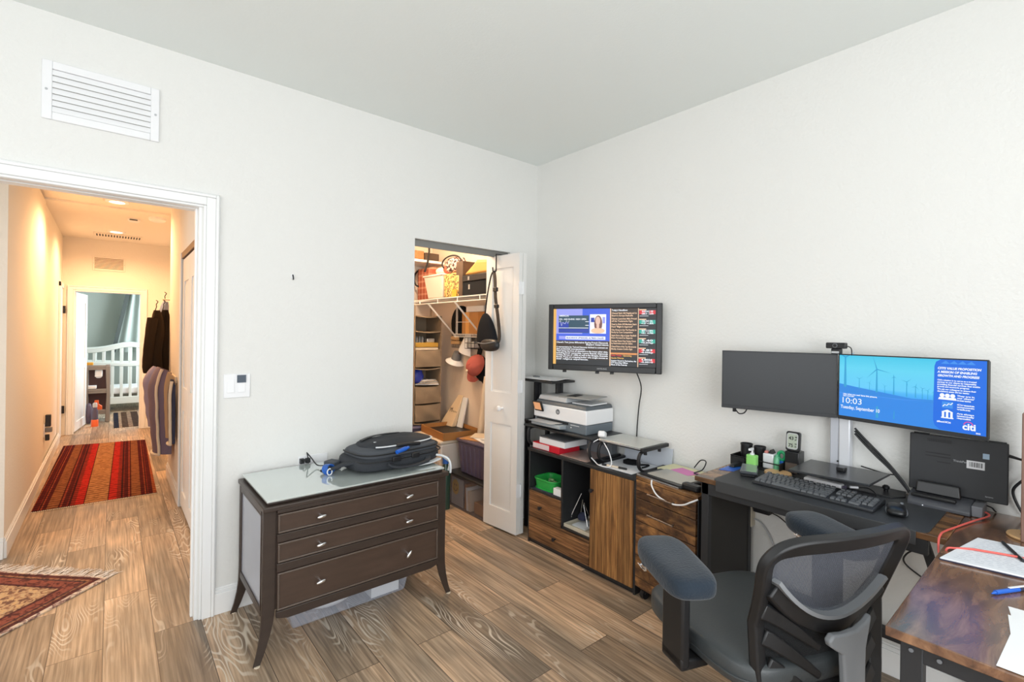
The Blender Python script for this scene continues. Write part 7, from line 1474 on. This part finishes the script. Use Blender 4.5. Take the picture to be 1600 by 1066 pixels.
# arms
for sx, pc, pr_ in ((-1, (-.375, -.160), math.radians(-13)), (1, (.315, -.120), math.radians(-10))):
    rx = -.330 if sx < 0 else .318
    q_ = cq(); q_.box(rx-.016, rx+.016, -.165, -.060, .40, .715); build('arm_post', q_, 'chairp', parent=ch, bevel=.008)
    q_ = cq(); q_.hexa([(rx-sx*.10, -.150, .385), (rx+sx*.016, -.165, .395), (rx+sx*.016, -.060, .395), (rx-sx*.10, -.075, .385)], [(rx-sx*.10, -.150, .410), (rx+sx*.016, -.165, .435), (rx+sx*.016, -.060, .435), (rx-sx*.10, -.075, .410)]); build('arm_bracket', q_, 'chairp', parent=ch, bevel=.006)
    AM = CMt @ Matrix.Translation((pc[0], pc[1], 0)) @ Matrix.Rotation(pr_, 4, 'Z')
    q_ = MB(); q_.M = AM; q_.box(-.035, .035, -.11, .11, .700, .716); build('arm_plate', q_, 'black', parent=ch, bevel=.006)
    q_ = MB(); q_.M = AM
    def padf(x, y, z):
        sag = -.16*(1-y*y)*(1-x*x)*(z > 0)                       # dished on top
        return (x*(1+.03*math.sin(3*y)), y*(1-.06*abs(x)**3), z+sag+.10*y*y*(z > 0)-.25*(y**4)*(z < 0)*0)
    q_.blob((0, 0, .732), (.079, .166, .040), .62, .50, 44, 20, padf); pad = build('arm_pad', q_, 'navyf', parent=ch, smooth=60)
    q_ = MB(); q_.M = AM; q_.box(-.084, -.076, .03, .058, .700, .715); q_.tube([(-.083, .03+.0, .706), (-.092, .028, .712), (-.092, .06, .712), (-.083, .058, .706)], .002, n=6); build('strap_buckle', q_, 'chrome', parent=pad)
# backrest
R0 = .030
def fz(z): return -.445-.35*(z-.90) if z > .62 else (-.347+(-.005)*(.62-z)/.17 if z > .45 else -.352-.10*(.45-z))
def bk(r, z): return (R0+r, fz(z)+.055*(r/.285)**2, z)
half = [(0, .893), (.10, .892), (.19, .887), (.245, .872), (.272, .845), (.278, .81), (.266, .74), (.256, .66), (.252, .58), (.247, .48), (.232, .39), (.195, .315), (.13, .275), (.06, .262), (0, .260)]
full = half+[(-r, z) for r, z in half[-2:0:-1]]
N_ = len(full)
fin = curve_pts([(r, z, 0) for r, z in full]+[(full[0][0], full[0][1], 0)], 4)[:-1]
q_ = cq(); q_.ribbon([bk(p.x*.93, .576+(p.y-.576)*.945) for p in fin], [Vector((-.35*p.x/.285, -1, -.30 if p.y > .6 else .0)) for p in fin], .046, .030, closed=True); build('back_frame', q_, 'chairp', parent=ch, bevel=.006, smooth=50)
def zband(r): return .612+.105*(abs(r-.03)/.22)**2
rs = [-.225+.45*k/20 for k in range(21)]
q_ = cq(); q_.ribbon([bk(r, zband(r)-.022) for r in rs], [Vector((-.35*r/.285, -1, -.2)) for r in rs], .052, .030); build('lumbar_band', q_, 'chairp', parent=ch, bevel=.006, smooth=50)
q_ = cq(); q_.ribbon([tuple(Vector(bk(r, zband(r)+.006))+Vector((0, -.004, 0))) for r in rs], [Vector((-.35*r/.285, -1, -.2)) for r in rs], .012, .034); build('band_trim', q_, 'chairs', parent=ch, smooth=50)
def wtop(z):
    for (r0, z0), (r1, z1) in zip(half[3:], half[4:]):
        if z1 <= z <= z0: return r0+(r1-r0)*(z0-z)/(z0-z1)
    return .25 if z > .8 else .2
def upper(u, v):
    r = (u-.5)*2*.238; zt = .86-.02*(abs(r)/.238)**4; zb = zband(max(-.225, min(.225, r))); z = zb+(zt-zb)*v; p = bk(r*(1+.04*v), z); return (p[0], p[1]+.004, p[2])
q_ = cq(); q_.sheet(upper, 26, 12, .0015); build('mesh_panel', q_, 'weave', parent=ch, smooth=60)
def lower(u, v):
    r = (u-.5)*2*.20; zt = zband(r)-.045; z = .29+(zt-.29)*v; p = bk(r, z); return (p[0], p[1]+.018, p[2])
q_ = cq(); q_.sheet(lower, 20, 10, .003); build('support_mesh', q_, mat('dark_support_mesh', '1c1d1f', .7, bump=.6, bscale=400), parent=ch, smooth=60)
for sx in (-1, 1):
    for k in range(4):
        z0 = (.655, .575, .495, .415)[k]; z1 = z0-.125
        pts_ = [bk(sx*(.232-.012*k)*(1-t_)+sx*.045*t_, max(.275, z0+(z1-z0)*t_**1.15)) for t_ in [i/8 for i in range(9)]]
        q_ = cq(); q_.ribbon([tuple(Vector(p)+Vector((0, -.006, 0))) for p in pts_], (0, -1, 0), [.046, .044, .042, .040, .036, .032, .028, .024, .022], .016); build('support_slat', q_, 'chairp', parent=ch, bevel=.005, smooth=50)
sp_ = [(-.083, .572), (-.078, .556), (-.055, .540), (-.034, .528), (-.032, .44), (-.032, .34), (-.032, .25), (.036, .25), (.042, .34), (.050, .44), (.058, .53), (.072, .575), (.086, .622), (.06, .604), (.02, .590), (-.03, .586), (-.068, .588)]
q_ = cq(); n = len(sp_); vs = []
for off_ in (-.030, -.052): vs += [(R0+r+.03, bk(r, z)[1]+off_-.02*(z < .45)*(.45-z)*5, z) for r, z in sp_]
q_.add(vs, [tuple(range(n)), tuple(range(2*n-1, n-1, -1))]+[(i, (i+1) % n, n+(i+1) % n, n+i) for i in range(n)]); build('spine', q_, 'chairs', parent=ch, bevel=.006, seg=3, smooth=40)
q_ = cq(); q_.ribbon([(R0+.03, -.395, .27), (R0+.02, -.36, .25), (R0, -.25, .30), (-.01, -.12, .36)], (0, 0, 1), .06, .025); build('back_bracket', q_, 'dark', parent=ch, bevel=.004)
